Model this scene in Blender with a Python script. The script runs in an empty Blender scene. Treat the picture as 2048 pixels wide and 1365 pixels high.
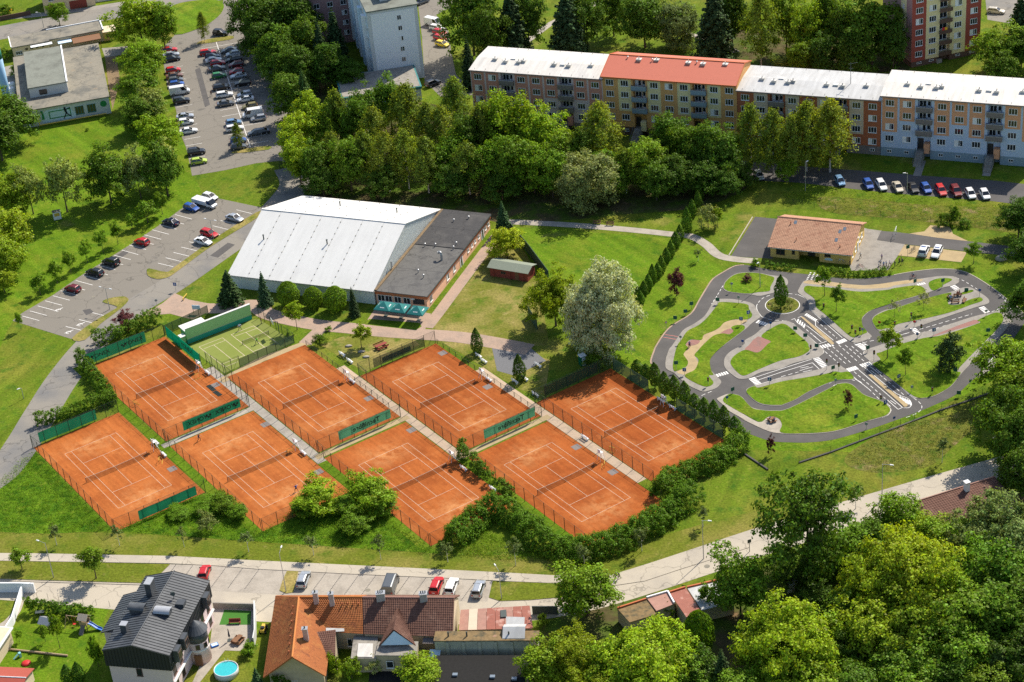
import bpy, bmesh, math, random
import numpy as np
from mathutils import Vector, Matrix, geometry

random.seed(11)
rng = np.random.default_rng(11)
scene = bpy.context.scene
COL = scene.collection
R = math.radians

# ------------------------------------------------------------------ camera, sky, sun, exposure
CAM_H, CAM_Y, PITCH, ROLL, FPX = 209.53,-350.0, R(30.807), R(-5.4326),4017.86
_f = Vector((0, math.cos(PITCH),-math.sin(PITCH)))
_r0 = Vector((1,0,0)); _u0 = _r0.cross(_f)
_r = _r0 * math.cos(ROLL) + _u0 * math.sin(ROLL)
_u = -_r0 * math.sin(ROLL) + _u0 * math.cos(ROLL)
_o = Vector((0, CAM_Y, CAM_H))
camd = bpy.data.cameras.new('camera'); cam = bpy.data.objects.new('camera', camd); COL.objects.link(cam)
camd.sensor_fit = 'HORIZONTAL'; camd.sensor_width = 36.0; camd.lens = FPX * 36.0 / 2048.0
camd.clip_start = 1.0; camd.clip_end = 6000.0
M = Matrix(((_r.x, _u.x, -_f.x),(_r.y, _u.y, -_f.y),(_r.z, _u.z, -_f.z))).to_4x4(); M.translation = _o
cam.matrix_world = M
scene.camera = cam

SUN_AZ, SUN_EL = R(48.5), R(45.0)        # azimuth of the sun counter-clockwise from +X
world = bpy.data.worlds.new('World'); scene.world = world; world.use_nodes = True
wn = world.node_tree.nodes; wl = world.node_tree.links
sky = wn.new('ShaderNodeTexSky'); sky.sky_type = 'NISHITA'; sky.sun_disc = False
sky.sun_elevation = SUN_EL; sky.sun_rotation = math.pi / 2 - SUN_AZ
wl.new(sky.outputs[0], wn['Background'].inputs[0]); wn['Background'].inputs[1].default_value = 0.118
sund = bpy.data.lights.new('sun','SUN'); suno = bpy.data.objects.new('sun', sund); COL.objects.link(suno)
sund.energy = 4.9; sund.angle = R(0.5); sund.color = (1.0,0.925,0.80)
sdir = Vector((math.cos(SUN_AZ) * math.cos(SUN_EL), math.sin(SUN_AZ) * math.cos(SUN_EL), math.sin(SUN_EL)))
suno.rotation_euler = sdir.to_track_quat('Z','Y').to_euler(); suno.location = (60,60,120)
vs = scene.view_settings
vs.view_transform = 'Standard'; vs.look = 'None'; vs.exposure = 0.42; vs.gamma = 1.0; vs.use_curve_mapping = False
cy = scene.cycles
cy.max_bounces = 5; cy.diffuse_bounces = 2; cy.glossy_bounces = 2; cy.transmission_bounces = 3; cy.transparent_max_bounces = 10
cy.caustics_reflective = False; cy.caustics_refractive = False; cy.use_denoising = False
try: cy.denoiser = 'OPENIMAGEDENOISE'
except Exception: pass

# ------------------------------------------------------------------ survey: where a picture point meets a level z
def G(px, py, z=0.0):
    d = _f + _r * ((px - 1024.0) / FPX) - _u * ((py - 682.5) / FPX)
    t = (z - _o.z) / d.z
    return _o + d * t
def g2(px, py, z=0.0):
    q = G(px, py, z); return (q.x, q.y)
def pix(P):
    d = Vector(P) - _o; w = d.dot(_f)
    return 1024 + FPX * d.dot(_r) / w, 682.5 - FPX * d.dot(_u) / w
def height_at(bx, by, ty):
    g = G(bx, by); lo, hi = 0.0,60.0
    for _ in range(40):
        m = (lo + hi) / 2
        if pix(g + Vector((0,0, m)))[1] > ty: lo = m
        else: hi = m
    return lo
ZONE = {'Z1': (1300,520,7.877),'Z2': (1560,520,7.877),'Z3': (1788,520,7.877),'Z4': (1300,690,7.877),'Z5': (1560,690,7.877),
        'Z6': (1788,690,7.877),'Z7': (1480,780,7.877),'Z8': (320,560,6.4),
        'a1': (0,0,4),'a2': (512,0,4),'a3': (1024,0,4),'a4': (1536,0,4),'a5': (0,341,4),'a6': (512,341,4),'a7': (1024,341,4),'a8': (1536,341,4),
        'b1': (0,682,3.992),'b2': (512,682,3.992),'b3': (1024,682,3.992),'b4': (1536,682,3.992),'b5': (0,1024,4),'b6': (512,1024,4),'b7': (1024,1024,4),'b8': (1536,1024,4),'p': (0,0,1)}
def pp(zone, x, y):
    a, b, s = ZONE[zone]; return a + x / s, b + y / s
def Q(*items, z=0.0):
    """survey list: zone name followed by the points read in that zone -> ground points"""
    out = []; zn = 'p'
    for it in items:
        if isinstance(it, str): zn = it
        else: out.append(g2(*pp(zn, *it), z))
    return out

# ------------------------------------------------------------------ materials
MAT = {}
def mat(name, col, rough=0.8, var=0.15, scale=3.0, detail=4.0, bump=0.0, spec=0.3, metal=0.0, alt=None, objcol=False, extra=None, gen=False):
    m = bpy.data.materials.new(name); m.use_nodes = True; MAT[name] = m
    nt = m.node_tree; n = nt.nodes; l = nt.links; b = n['Principled BSDF']
    b.inputs['Roughness'].default_value = rough; b.inputs['Metallic'].default_value = metal
    b.inputs['Specular IOR Level'].default_value = spec
    geo = n.new('ShaderNodeNewGeometry'); pos = geo.outputs['Position']
    if gen:
        tc = n.new('ShaderNodeTexCoord'); pos = tc.outputs['Object']
    no = n.new('ShaderNodeTexNoise'); no.inputs['Scale'].default_value = scale; no.inputs['Detail'].default_value = detail; no.inputs['Roughness'].default_value = .66
    l.new(pos, no.inputs['Vector'])
    c1 = n.new('ShaderNodeRGB'); c1.outputs[0].default_value = (*col, 1); cur = c1.outputs[0]
    if alt is not None:
        items = alt if isinstance(alt, list) else [alt]
        for i, (ac, sc, lo, hi) in enumerate(items):
            n2 = n.new('ShaderNodeTexNoise'); n2.inputs['Scale'].default_value = sc; n2.inputs['Detail'].default_value = 5.0; n2.inputs['Roughness'].default_value = 0.6
            mp = n.new('ShaderNodeVectorMath'); mp.operation = 'ADD'; mp.inputs[1].default_value = (37.0 * i, 91.0 * i, 0)
            l.new(pos, mp.inputs[0]); l.new(mp.outputs[0], n2.inputs['Vector'])
            mr = n.new('ShaderNodeMapRange'); mr.inputs[1].default_value = lo; mr.inputs[2].default_value = hi
            l.new(n2.outputs[0], mr.inputs[0])
            mx = n.new('ShaderNodeMix'); mx.data_type = 'RGBA'; l.new(mr.outputs[0], mx.inputs[0]); l.new(cur, mx.inputs[6]); mx.inputs[7].default_value = (*ac, 1)
            cur = mx.outputs[2]
    if objcol:
        oi = n.new('ShaderNodeObjectInfo'); mo = n.new('ShaderNodeMix'); mo.data_type = 'RGBA'; mo.blend_type = 'MULTIPLY'; mo.inputs[0].default_value = 1.0
        l.new(cur, mo.inputs[6]); l.new(oi.outputs['Color'], mo.inputs[7]); cur = mo.outputs[2]
    mr = n.new('ShaderNodeMapRange'); mr.inputs[1].default_value = 0.25; mr.inputs[2].default_value = 0.75
    mr.inputs[3].default_value = 1 - var; mr.inputs[4].default_value = 1 + var
    l.new(no.outputs[0], mr.inputs[0])
    mv = n.new('ShaderNodeVectorMath'); mv.operation = 'SCALE'; l.new(cur, mv.inputs[0]); l.new(mr.outputs[0], mv.inputs['Scale'])
    cur = mv.outputs[0]
    if extra: cur = extra(n, l, pos, cur)
    l.new(cur, b.inputs['Base Color'])
    if bump > 0:
        bp = n.new('ShaderNodeBump'); bp.inputs['Strength'].default_value = 1.0; bp.inputs['Distance'].default_value = bump
        l.new(no.outputs[0], bp.inputs['Height']); l.new(bp.outputs[0], b.inputs['Normal'])
    return m

def stripes(axis_dir, period, width, dark):
    """seams or courses: a thin band of another tone every `period` metres along a direction"""
    def f(n, l, pos, cur):
        dp = n.new('ShaderNodeVectorMath'); dp.operation = 'DOT_PRODUCT'; dp.inputs[1].default_value = axis_dir; l.new(pos, dp.inputs[0])
        dv = n.new('ShaderNodeMath'); dv.operation = 'DIVIDE'; dv.inputs[1].default_value = period; l.new(dp.outputs['Value'], dv.inputs[0])
        fr = n.new('ShaderNodeMath'); fr.operation = 'FRACT'; l.new(dv.outputs[0], fr.inputs[0])
        lt = n.new('ShaderNodeMath'); lt.operation = 'LESS_THAN'; lt.inputs[1].default_value = width / period; l.new(fr.outputs[0], lt.inputs[0])
        mx = n.new('ShaderNodeMix'); mx.data_type = 'RGBA'; l.new(lt.outputs[0], mx.inputs[0]); l.new(cur, mx.inputs[6]); mx.inputs[7].default_value = (*dark, 1)
        return mx.outputs[2]
    return f

def drag(n, l, pos, cur):
    """long brushed streaks left by the drag mat, along the courts"""
    mp = n.new('ShaderNodeMapping'); mp.vector_type = 'TEXTURE'; mp.inputs['Rotation'].default_value = (0,0,.57); mp.inputs['Scale'].default_value = (.7,8,1); l.new(pos, mp.inputs[0])
    no = n.new('ShaderNodeTexNoise'); no.inputs['Scale'].default_value = 1.0; no.inputs['Detail'].default_value = 4; l.new(mp.outputs[0], no.inputs['Vector'])
    mr = n.new('ShaderNodeMapRange'); mr.inputs[1].default_value = .3; mr.inputs[2].default_value = .7; mr.inputs[3].default_value = .86; mr.inputs[4].default_value = 1.13; l.new(no.outputs[0], mr.inputs[0])
    v = n.new('ShaderNodeVectorMath'); v.operation = 'SCALE'; l.new(cur, v.inputs[0]); l.new(mr.outputs[0], v.inputs['Scale'])
    # dusty scuffed ground behind the baselines, where players stand
    tc = n.new('ShaderNodeTexCoord'); sx = n.new('ShaderNodeSeparateXYZ'); l.new(tc.outputs['Object'], sx.inputs[0])
    def bump(sock, c, w):
        ab = n.new('ShaderNodeMath'); ab.operation = 'ABSOLUTE'; l.new(sock, ab.inputs[0]); su = n.new('ShaderNodeMath'); su.operation = 'SUBTRACT'; su.inputs[1].default_value = c; l.new(ab.outputs[0], su.inputs[0])
        a2 = n.new('ShaderNodeMath'); a2.operation = 'ABSOLUTE'; l.new(su.outputs[0], a2.inputs[0]); m2 = n.new('ShaderNodeMapRange'); m2.inputs[1].default_value = w; m2.inputs[2].default_value = 0; l.new(a2.outputs[0], m2.inputs[0]); return m2.outputs[0]
    n3 = n.new('ShaderNodeTexNoise'); n3.inputs['Scale'].default_value = .45; n3.inputs['Detail'].default_value = 7; n3.inputs['Roughness'].default_value = .7; l.new(pos, n3.inputs['Vector'])
    m3 = n.new('ShaderNodeMapRange'); m3.inputs[1].default_value = .40; m3.inputs[2].default_value = .66; l.new(n3.outputs[0], m3.inputs[0])
    p1 = n.new('ShaderNodeMath'); p1.operation = 'MULTIPLY'; l.new(bump(sx.outputs[1],11.6,5.0), p1.inputs[0]); l.new(bump(sx.outputs[0],0,7.0), p1.inputs[1])
    p2 = n.new('ShaderNodeMath'); p2.operation = 'MULTIPLY'; l.new(p1.outputs[0], p2.inputs[0]); l.new(m3.outputs[0], p2.inputs[1])
    mx = n.new('ShaderNodeMix'); mx.data_type = 'RGBA'; l.new(p2.outputs[0], mx.inputs[0]); l.new(v.outputs[0], mx.inputs[6]); mx.inputs[7].default_value = (.60,.29,.115,1); return mx.outputs[2]
def cracks(n, l, pos, cur):
    """thin wandering cracks and joints"""
    no = n.new('ShaderNodeTexNoise'); no.inputs['Scale'].default_value = .5; l.new(pos, no.inputs['Vector'])
    ad = n.new('ShaderNodeVectorMath'); ad.operation = 'MULTIPLY_ADD'; ad.inputs[1].default_value = (3,3,3); l.new(no.outputs['Color'], ad.inputs[0]); l.new(pos, ad.inputs[2])
    vo = n.new('ShaderNodeTexVoronoi'); vo.feature = 'DISTANCE_TO_EDGE'; vo.inputs['Scale'].default_value = .13; l.new(ad.outputs[0], vo.inputs['Vector'])
    mr = n.new('ShaderNodeMapRange'); mr.inputs[1].default_value = .004; mr.inputs[2].default_value = .016; mr.inputs[3].default_value = .68; mr.inputs[4].default_value = 1.0; l.new(vo.outputs['Distance'], mr.inputs[0])
    v = n.new('ShaderNodeVectorMath'); v.operation = 'SCALE'; l.new(cur, v.inputs[0]); l.new(mr.outputs[0], v.inputs['Scale']); return v.outputs[0]
def streaks(rot, sx, sy, lo, hi):
    def f(n, l, pos, cur):
        mp = n.new('ShaderNodeMapping'); mp.vector_type = 'TEXTURE'; mp.inputs['Rotation'].default_value = (0,0, rot); mp.inputs['Scale'].default_value = (1 / sx, 1 / sy, 3); l.new(pos, mp.inputs[0])
        no = n.new('ShaderNodeTexNoise'); no.inputs['Scale'].default_value = 1.0; no.inputs['Detail'].default_value = 5; l.new(mp.outputs[0], no.inputs['Vector'])
        mr = n.new('ShaderNodeMapRange'); mr.inputs[1].default_value = .3; mr.inputs[2].default_value = .7; mr.inputs[3].default_value = lo; mr.inputs[4].default_value = hi; l.new(no.outputs[0], mr.inputs[0])
        v = n.new('ShaderNodeVectorMath'); v.operation = 'SCALE'; l.new(cur, v.inputs[0]); l.new(mr.outputs[0], v.inputs['Scale']); return v.outputs[0]
    return f
def leafmat(name, col, trans=0.35, hue=0.25):
    m = bpy.data.materials.new(name); m.use_nodes = True; MAT[name] = m
    nt = m.node_tree; n = nt.nodes; l = nt.links
    n.remove(n['Principled BSDF']); out = n['Material Output']
    oi = n.new('ShaderNodeObjectInfo'); geo = n.new('ShaderNodeNewGeometry')
    c = n.new('ShaderNodeRGB'); c.outputs[0].default_value = (*col, 1)
    mo = n.new('ShaderNodeMix'); mo.data_type = 'RGBA'; mo.blend_type = 'MULTIPLY'; mo.inputs[0].default_value = 1
    l.new(c.outputs[0], mo.inputs[6]); l.new(oi.outputs['Color'], mo.inputs[7])
    # random tone per leaf cluster, spread widened to paint in sunlit highlights
    mr = n.new('ShaderNodeMapRange'); mr.inputs[3].default_value = 1 - hue * 2.2; mr.inputs[4].default_value = 1 + hue * 2.2
    l.new(geo.outputs['Random Per Island'], mr.inputs[0])
    sc = n.new('ShaderNodeVectorMath'); sc.operation = 'SCALE'; l.new(mo.outputs[2], sc.inputs[0]); l.new(mr.outputs[0], sc.inputs['Scale'])
    hs = n.new('ShaderNodeHueSaturation'); l.new(sc.outputs[0], hs.inputs['Color'])
    mh = n.new('ShaderNodeMapRange'); mh.inputs[3].default_value = 0.485; mh.inputs[4].default_value = 0.515; l.new(geo.outputs['Random Per Island'], mh.inputs[0]); l.new(mh.outputs[0], hs.inputs['Hue'])
    d = n.new('ShaderNodeBsdfDiffuse'); t = n.new('ShaderNodeBsdfTranslucent'); g = n.new('ShaderNodeBsdfGlossy'); g.inputs['Roughness'].default_value = 0.5; g.inputs['Color'].default_value = (.7,.75,.7,1)
    l.new(hs.outputs[0], d.inputs[0])
    yt = n.new('ShaderNodeMix'); yt.data_type = 'RGBA'; yt.blend_type = 'MULTIPLY'; yt.inputs[0].default_value = 1; yt.inputs[7].default_value = (1.35,1.25,0.5,1); l.new(hs.outputs[0], yt.inputs[6]); l.new(yt.outputs[2], t.inputs[0])
    m1 = n.new('ShaderNodeMixShader'); m1.inputs[0].default_value = trans; l.new(d.outputs[0], m1.inputs[1]); l.new(t.outputs[0], m1.inputs[2])
    m2 = n.new('ShaderNodeMixShader'); m2.inputs[0].default_value = 0.012; l.new(m1.outputs[0], m2.inputs[1]); l.new(g.outputs[0], m2.inputs[2])
    l.new(m2.outputs[0], out.inputs[0])
    return m

def meshmat(name, col, cover):
    """woven wire or net seen from far: part cover, part see-through"""
    m = bpy.data.materials.new(name); m.use_nodes = True; MAT[name] = m
    n = m.node_tree.nodes; l = m.node_tree.links; b = n['Principled BSDF']; b.inputs['Base Color'].default_value = (*col, 1); b.inputs['Roughness'].default_value = .7
    t = n.new('ShaderNodeBsdfTransparent'); mx = n.new('ShaderNodeMixShader'); mx.inputs[0].default_value = cover
    l.new(t.outputs[0], mx.inputs[1]); l.new(b.outputs[0], mx.inputs[2]); l.new(mx.outputs[0], n['Material Output'].inputs[0])
    return m

# ground
mat('grass',(0.105,0.160,0.011),.9,.5,2.4,8, bump=.12, spec=.05,
    alt=[((0.17,0.175,0.024),.06,.46,.66),((0.30,0.235,0.075),.035,.60,.74),((0.052,0.12,0.010),.3,.52,.70),((0.18,0.20,.03),0.9,.55,.75)], extra=streaks(-.4,.5,.04,.82,1.18))
mat('grass_lush',(0.106,0.184,0.009),.9,.5,2.6,8, bump=.12, spec=.05,
    alt=[((0.165,0.200,0.018),.10,.48,.68),((0.058,0.135,0.008),.35,.52,.70),((0.20,0.225,.03),1.1,.56,.74),((.28,.24,.08),.045,.66,.78)], extra=streaks(.6,.45,.035,.80,1.2))
mat('grass_dry',(0.150,0.160,0.024),.9,.44,2.2,8, bump=.10, spec=.05,
    alt=[((0.31,0.245,0.085),.09,.42,.64),((0.085,0.14,0.012),.25,.52,.68),((.36,.29,.12),.5,.60,.78)])
mat('grass_tall',(0.098,0.185,0.010),.9,.5,1.1,9, bump=.35, spec=.05, alt=[((0.040,0.11,0.006),.35,.45,.6),((0.16,0.21,.02),.7,.55,.7)])
mat('grass_olive',(0.125,0.152,0.015),.9,.48,2.4,8, bump=.12, spec=.05, alt=[((0.22,0.195,0.045),.09,.46,.68),((0.085,0.13,0.012),.3,.52,.68),((.27,.23,.07),.6,.62,.78)])
mat('scrub',(0.145,0.150,0.028),.95,.5,1.2,9, bump=.3, spec=.03, alt=[((0.27,0.20,0.10),.25,.54,.68),((0.08,0.125,0.018),.5,.5,.65)])
mat('forest_floor',(0.09,0.075,0.035),.95,.4,.9,6, bump=.1, spec=.03, alt=[((0.07,0.12,0.015),.15,.42,.6),((.20,.13,.07),.3,.6,.7)])
mat('asphalt',(0.21,0.19,0.16),.9,.10,6,6, bump=.01, spec=.2, alt=[((0.22,0.198,0.168),.12,.45,.7),((0.14,0.13,0.115),.3,.6,.72)], extra=cracks)
mat('asphalt_road',(0.25,0.228,0.195),.9,.09,5,6, bump=.01, spec=.2, alt=[((0.165,0.162,0.16),.10,.45,.7)], extra=cracks)
mat('asphalt_dark',(0.098,0.092,0.088),.9,.10,7,6, bump=.01, spec=.2, alt=[((0.125,0.116,0.11),.2,.45,.7)])
mat('concrete_road',(0.46,0.405,0.32),.9,.08,4,6, bump=.01, spec=.2, alt=[((0.36,0.32,0.265),.12,.45,.7),((.30,.27,.22),.6,.64,.74)], extra=cracks)
mat('pavers_pale',(0.40,0.355,0.295),.9,.13,3,6, bump=.01, spec=.15, alt=[((0.30,0.265,0.22),.4,.45,.7)])
mat('pavers_rose',(0.40,0.285,0.215),.9,.14,2.5,6, bump=.01, spec=.15, alt=[((0.31,0.235,0.185),.4,.45,.7)])
mat('walk_tan',(.50,.375,.265),.9,.14,2.5,6, bump=.01, spec=.15, alt=[((.38,.30,.22),.5,.5,.7)])
mat('pavers_gray',(0.30,0.275,0.24),.9,.14,3.5,6, bump=.012, spec=.15, alt=[((0.23,0.21,0.185),.5,.45,.7)])
mat('pavers_red',(0.30,0.155,0.13),.9,.15,4,5, bump=.01, spec=.15, alt=[((.24,.15,.13),.6,.5,.7)])
mat('sand_path',(0.42,0.32,0.18),.95,.14,4,6, bump=.012, spec=.1, alt=[((0.34,0.26,0.15),.5,.45,.7)])
mat('kerb_stone',(0.42,0.37,0.30),.9,.12,3)
mat('clay',(0.375,0.110,0.028),.95,.15,3.0,8, bump=.006, spec=.08, objcol=True, extra=drag,
    alt=[((0.305,0.083,0.021),.16,.44,.62),((0.47,0.175,0.055),.10,.58,.76),((.305,.083,.021),.7,.54,.70),((.45,.150,.043),1.3,.58,.76)])
mat('green_court',(0.20,0.235,0.052),.9,.06,5,5, spec=.1, alt=((0.24,0.265,0.075),.2,.45,.7))
mat('line_paint',(0.62,0.50,0.37),.8,.14,3)
mat('white_paint',(0.78,0.76,0.72),.8,.12,3)
mat('red_paint',(0.62,0.20,0.16),.8,.1)
mat('tarmac_patch',(0.16,0.16,0.165),.95,.2,5,6, bump=.02)
# building surfaces
mat('white_roof',(.70,.69,.655),.6,.04,1.2,6, spec=.3, alt=[((0.66,0.65,0.62),.15,.5,.75),((.56,.54,.50),.9,.66,.8)], extra=streaks(-.405,1.0,.08,.95,1.03))
mat('pale_wall',(.76,.79,.75),.8,.06,2)
mat('white_wall',(0.82,0.83,0.84),.8,.04,1)
mat('felt_mid',(.125,.12,.112),.9,.18,2.2,6, bump=.01, alt=[((.085,.082,.08),.3,.5,.68),((.16,.15,.135),1.1,.6,.74)], extra=cracks)
mat('black_felt',(0.060,0.058,0.058),.9,.22,2.5,6, bump=.01, alt=[((0.095,0.09,0.085),.25,.5,.7),((.12,.105,.09),1.0,.64,.75)], extra=cracks)
mat('grey_felt',(.245,.222,.175),.92,.14,1.5,6, bump=.01, alt=[((0.145,0.14,0.12),.25,.48,.66),((0.26,0.21,0.15),.5,.62,.72)], extra=cracks)
mat('grey_felt_green',(0.205,0.215,0.18),.92,.14,1.5,6, bump=.01, alt=[((0.15,0.155,0.13),.25,.48,.66)])
mat('metal_roof_white',(0.63,0.60,0.55),.55,.06,1.5,6, alt=[((0.55,0.53,0.50),.2,.5,.75),((.42,.38,.33),1.2,.70,.8)], extra=streaks(-.4,1.2,.12,.84,1.08))
mat('metal_roof_grey',(0.50,0.50,0.49),.55,.06,1.5,6, alt=[((0.42,0.41,0.39),.2,.5,.75)], extra=streaks(-.4,1.2,.12,.86,1.08))
mat('orange_sheet',(.55,.155,.095),.55,.05,1.5)
mat('orange_wall',(.88,.50,.335),.85,.06,1.5)
mat('orange_fascia',(0.52,0.15,0.06),.8,.06,1.5)
mat('salmon',(0.58,0.27,0.20),.85,.05,1); mat('pink_grey',(0.62,0.50,0.50),.85,.05,1)
mat('tan',(0.68,0.37,0.14),.85,.05,1); mat('cream',(0.78,0.66,0.36),.85,.05,1); mat('cream_pale',(.62,.50,.38),.85,.05,1)
mat('rust',(0.40,0.13,0.06),.85,.06,1); mat('blue_grey',(0.48,0.57,0.72),.85,.05,1); mat('blue_plinth',(0.24,0.315,0.37),.9,.06,1)
mat('peach',(0.70,0.35,0.19),.85,.05,1); mat('brick_plinth',(0.125,0.075,0.055),.9,.2,3); mat('grey_plinth',(.21,.18,.165),.9,.1,2)
mat('maroon',(0.36,0.08,0.055),.85,.06,1); mat('dusky_pink',(0.40,0.235,0.225),.85,.06,1)
mat('beige_wall',(0.74,0.58,0.37),.85,.08,1.5); mat('yellow_wall',(0.78,0.52,0.16),.85,.05,1.5)
mat('villa_pink',(0.74,0.58,0.56),.85,.05,1.5); mat('grey_wall',(.60,.61,.60),.85,.08,1.5); mat('mural_blue',(.60,.74,.84),.8,.05)
mat('teal',(0.05,0.21,0.21),.7,.08,2); mat('teal_umbrella',(0.02,0.175,0.165),.8,.06,3)
mat('slate_metal',(0.066,0.072,0.080),.45,.12,1.2,5, spec=.45, alt=((0.10,0.106,0.113),.3,.5,.7))
mat('slate_seam',(0.022,0.024,0.027),.5,.1,2)
mat('tile_orange',(0.36,0.118,0.035),.8,.18,2.0,6, bump=.01, alt=[((0.45,0.19,0.055),.4,.52,.7),((0.25,0.08,0.03),.8,.56,.7)])
mat('tile_brown',(0.14,0.068,0.048),.85,.2,2.0,6, bump=.01, alt=[((0.19,0.105,0.075),.5,.5,.7)])
mat('tile_salmon',(.43,.235,.145),.8,.14,2.2,6, bump=.01, alt=[((0.34,0.165,0.10),.7,.5,.68)])
mat('ridge_tile',(0.55,0.20,0.055),.8,.12,3)
mat('sheet_red',(0.31,0.105,0.07),.6,.14,1.5,6, alt=[((0.52,0.30,0.24),.6,.52,.66)])
mat('sheet_rose',(0.38,0.205,0.155),.7,.16,1.5,6, alt=[((.36,.18,.14),.8,.5,.68)])
mat('cream_wall',(0.66,0.54,0.38),.85,.08,1.5); mat('olive_wall',(0.52,0.52,0.38),.9,.12,1.2,6, alt=((.40,.40,.30),.4,.5,.7)); mat('plaster_tan',(.50,.41,.28),.9,.14,1.2)
mat('old_slab',(0.30,0.275,0.235),.95,.26,2.5,7, bump=.02, alt=((.20,.18,.155),.8,.5,.68))
mat('yard_shade',(.018,.017,.016),.95,.25,2,6)  # near-black: the shadow of the workshop wall is put into the colour
mat('moss_roof',(0.22,0.15,0.07),.95,.3,2,6, alt=[((.10,.085,.05),.8,.5,.65),((.40,.22,.18),.4,.6,.7)])
mat('wood',(0.22,0.11,0.055),.8,.2,4); mat('wood_red',(0.27,0.06,0.04),.8,.15,3); mat('wood_pale',(0.42,0.30,0.18),.8,.15,3)
mat('shed_roof',(0.225,0.25,0.19),.85,.1,2)
mat('bark',(0.10,0.075,0.055),.95,.3,5); mat('bark_birch',(0.48,0.45,0.41),.9,.3,4); mat('bark_white',(0.62,0.60,0.55),.9,.1,4)
mat('window_white',(0.80,0.79,0.77),.6,.03,2); mat('window_brown',(.12,.07,.05),.7,.1); mat('door_dark',(0.05,0.045,0.04),.6,.1)
mat('shade_inside',(0.055,0.05,0.05),.9,.2,1); mat('steel',(0.42,0.43,0.44),.45,.06,3, metal=.6); mat('steel_dark',(0.07,0.085,0.08),.6,.1,3)
mat('fence_green',(0.030,0.062,0.042),.6,.1,3); 
mat('screen_dark',(0.045,0.085,0.045),.8,.12,1)
mat('wall_green',(0.34,0.58,0.24),.8,.05,1); mat('wall_green_low',(0.03,0.33,0.22),.8,.05,1); mat('print_black',(0.012,0.02,0.018),.8,.05); mat('print_white',(.78,.78,.76),.8,.03); mat('print_green',(.03,.25,.07),.8,.05)
mat('plastic_white',(0.80,0.80,0.79),.5,.03,3); mat('yellow_pipe',(0.66,0.45,0.07),.5,.05); mat('sign_blue',(0.02,0.085,0.30),.5,.05); mat('sign_red',(0.55,0.03,0.03),.5,.05); mat('sign_grey',(.30,.32,.33),.5,.05); mat('sign_green',(.03,.13,.09),.5,.05)
mat('tyre',(0.016,0.016,0.017),.85,.1); mat('rim',(0.42,0.43,0.44),.4,.05, metal=.5); mat('lamp_clear',(.72,.74,.76),.2,.03); mat('lamp_red',(.40,.02,.02),.3,.03)
mat('pool_rim',(.60,.62,.62),.5,.05); mat('pool_water',(0.045,0.46,0.50),.08,.12,3, spec=.5, bump=.04); mat('turf',(.05,.17,.02),.9,.1,6)
mat('chimney_clad',(.42,.43,.45),.5,.08,3, metal=.4); mat('stack_blue',(0.30,0.48,0.66),.6,.05,1); mat('stack_green',(.02,.16,.10),.6,.05)
mat('skin',(0.52,0.31,0.22),.7,.04); mat('hair_dark',(.035,.022,.014),.8,.1); mat('cloth',(1,1,1),.85,.06,5, objcol=True); mat('cloth_dark',(.045,.05,.07),.85,.06)
mat('car_trim',(0.02,0.02,0.021),.6,.05); mat('rubber_red',(.55,.03,.03),.5,.05); mat('toy_blue',(.03,.16,.55),.4,.04); mat('toy_teal',(.25,.55,.58),.5,.04); mat('rock',(.34,.31,.27),.95,.2,3,6, bump=.05); mat('flower_yellow',(.75,.40,.02),.8,.2,6)
mat('bank_earth',(.20,.14,.08),.95,.3,1.5,6)
def clothmat(name, col, tr=.6):
    m = bpy.data.materials.new(name); m.use_nodes = True; MAT[name] = m; n = m.node_tree.nodes; l = m.node_tree.links; n.remove(n['Principled BSDF'])
    no = n.new('ShaderNodeTexNoise'); no.inputs['Scale'].default_value = 1.3; mr = n.new('ShaderNodeMapRange'); mr.inputs[3].default_value = .7; mr.inputs[4].default_value = 1.3; l.new(no.outputs[0], mr.inputs[0])
    sc = n.new('ShaderNodeVectorMath'); sc.operation = 'SCALE'; sc.inputs[0].default_value = col; l.new(mr.outputs[0], sc.inputs['Scale'])
    d = n.new('ShaderNodeBsdfDiffuse'); t = n.new('ShaderNodeBsdfTranslucent'); mx = n.new('ShaderNodeMixShader'); mx.inputs[0].default_value = tr
    for q in (d, t): l.new(sc.outputs[0], q.inputs[0])
    l.new(d.outputs[0], mx.inputs[1]); l.new(t.outputs[0], mx.inputs[2]); l.new(mx.outputs[0], n['Material Output'].inputs[0])
clothmat('screen_green',(0.025,0.27,0.125)); clothmat('screen_pale',(0.12,0.42,0.22)); clothmat('screen_teal',(.03,.40,.26))
mat('slate_dark',(.030,.033,.038),.55,.12,1.5)
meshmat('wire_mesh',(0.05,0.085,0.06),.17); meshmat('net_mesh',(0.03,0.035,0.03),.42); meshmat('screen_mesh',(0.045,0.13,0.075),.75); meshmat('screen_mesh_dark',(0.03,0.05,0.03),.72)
def glassmat(name, col, rough=.06):
    m = bpy.data.materials.new(name); m.use_nodes = True; MAT[name] = m; b = m.node_tree.nodes['Principled BSDF']
    b.inputs['Base Color'].default_value = (*col, 1); b.inputs['Roughness'].default_value = rough; b.inputs['Specular IOR Level'].default_value = .8
glassmat('glass',(0.022,0.028,0.034)); glassmat('car_glass',(0.012,0.014,0.017),.04); glassmat('roof_glass',(.20,.24,.28),.1)
def paint(name, col, metal=0.0):
    m = bpy.data.materials.new('car_paint_' + name); m.use_nodes = True; b = m.node_tree.nodes['Principled BSDF']
    b.inputs['Base Color'].default_value = (*col, 1); b.inputs['Roughness'].default_value = .32; b.inputs['Metallic'].default_value = metal; b.inputs['Coat Weight'].default_value = .35; b.inputs['Coat Roughness'].default_value = .1
    MAT['paint_' + name] = m
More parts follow.
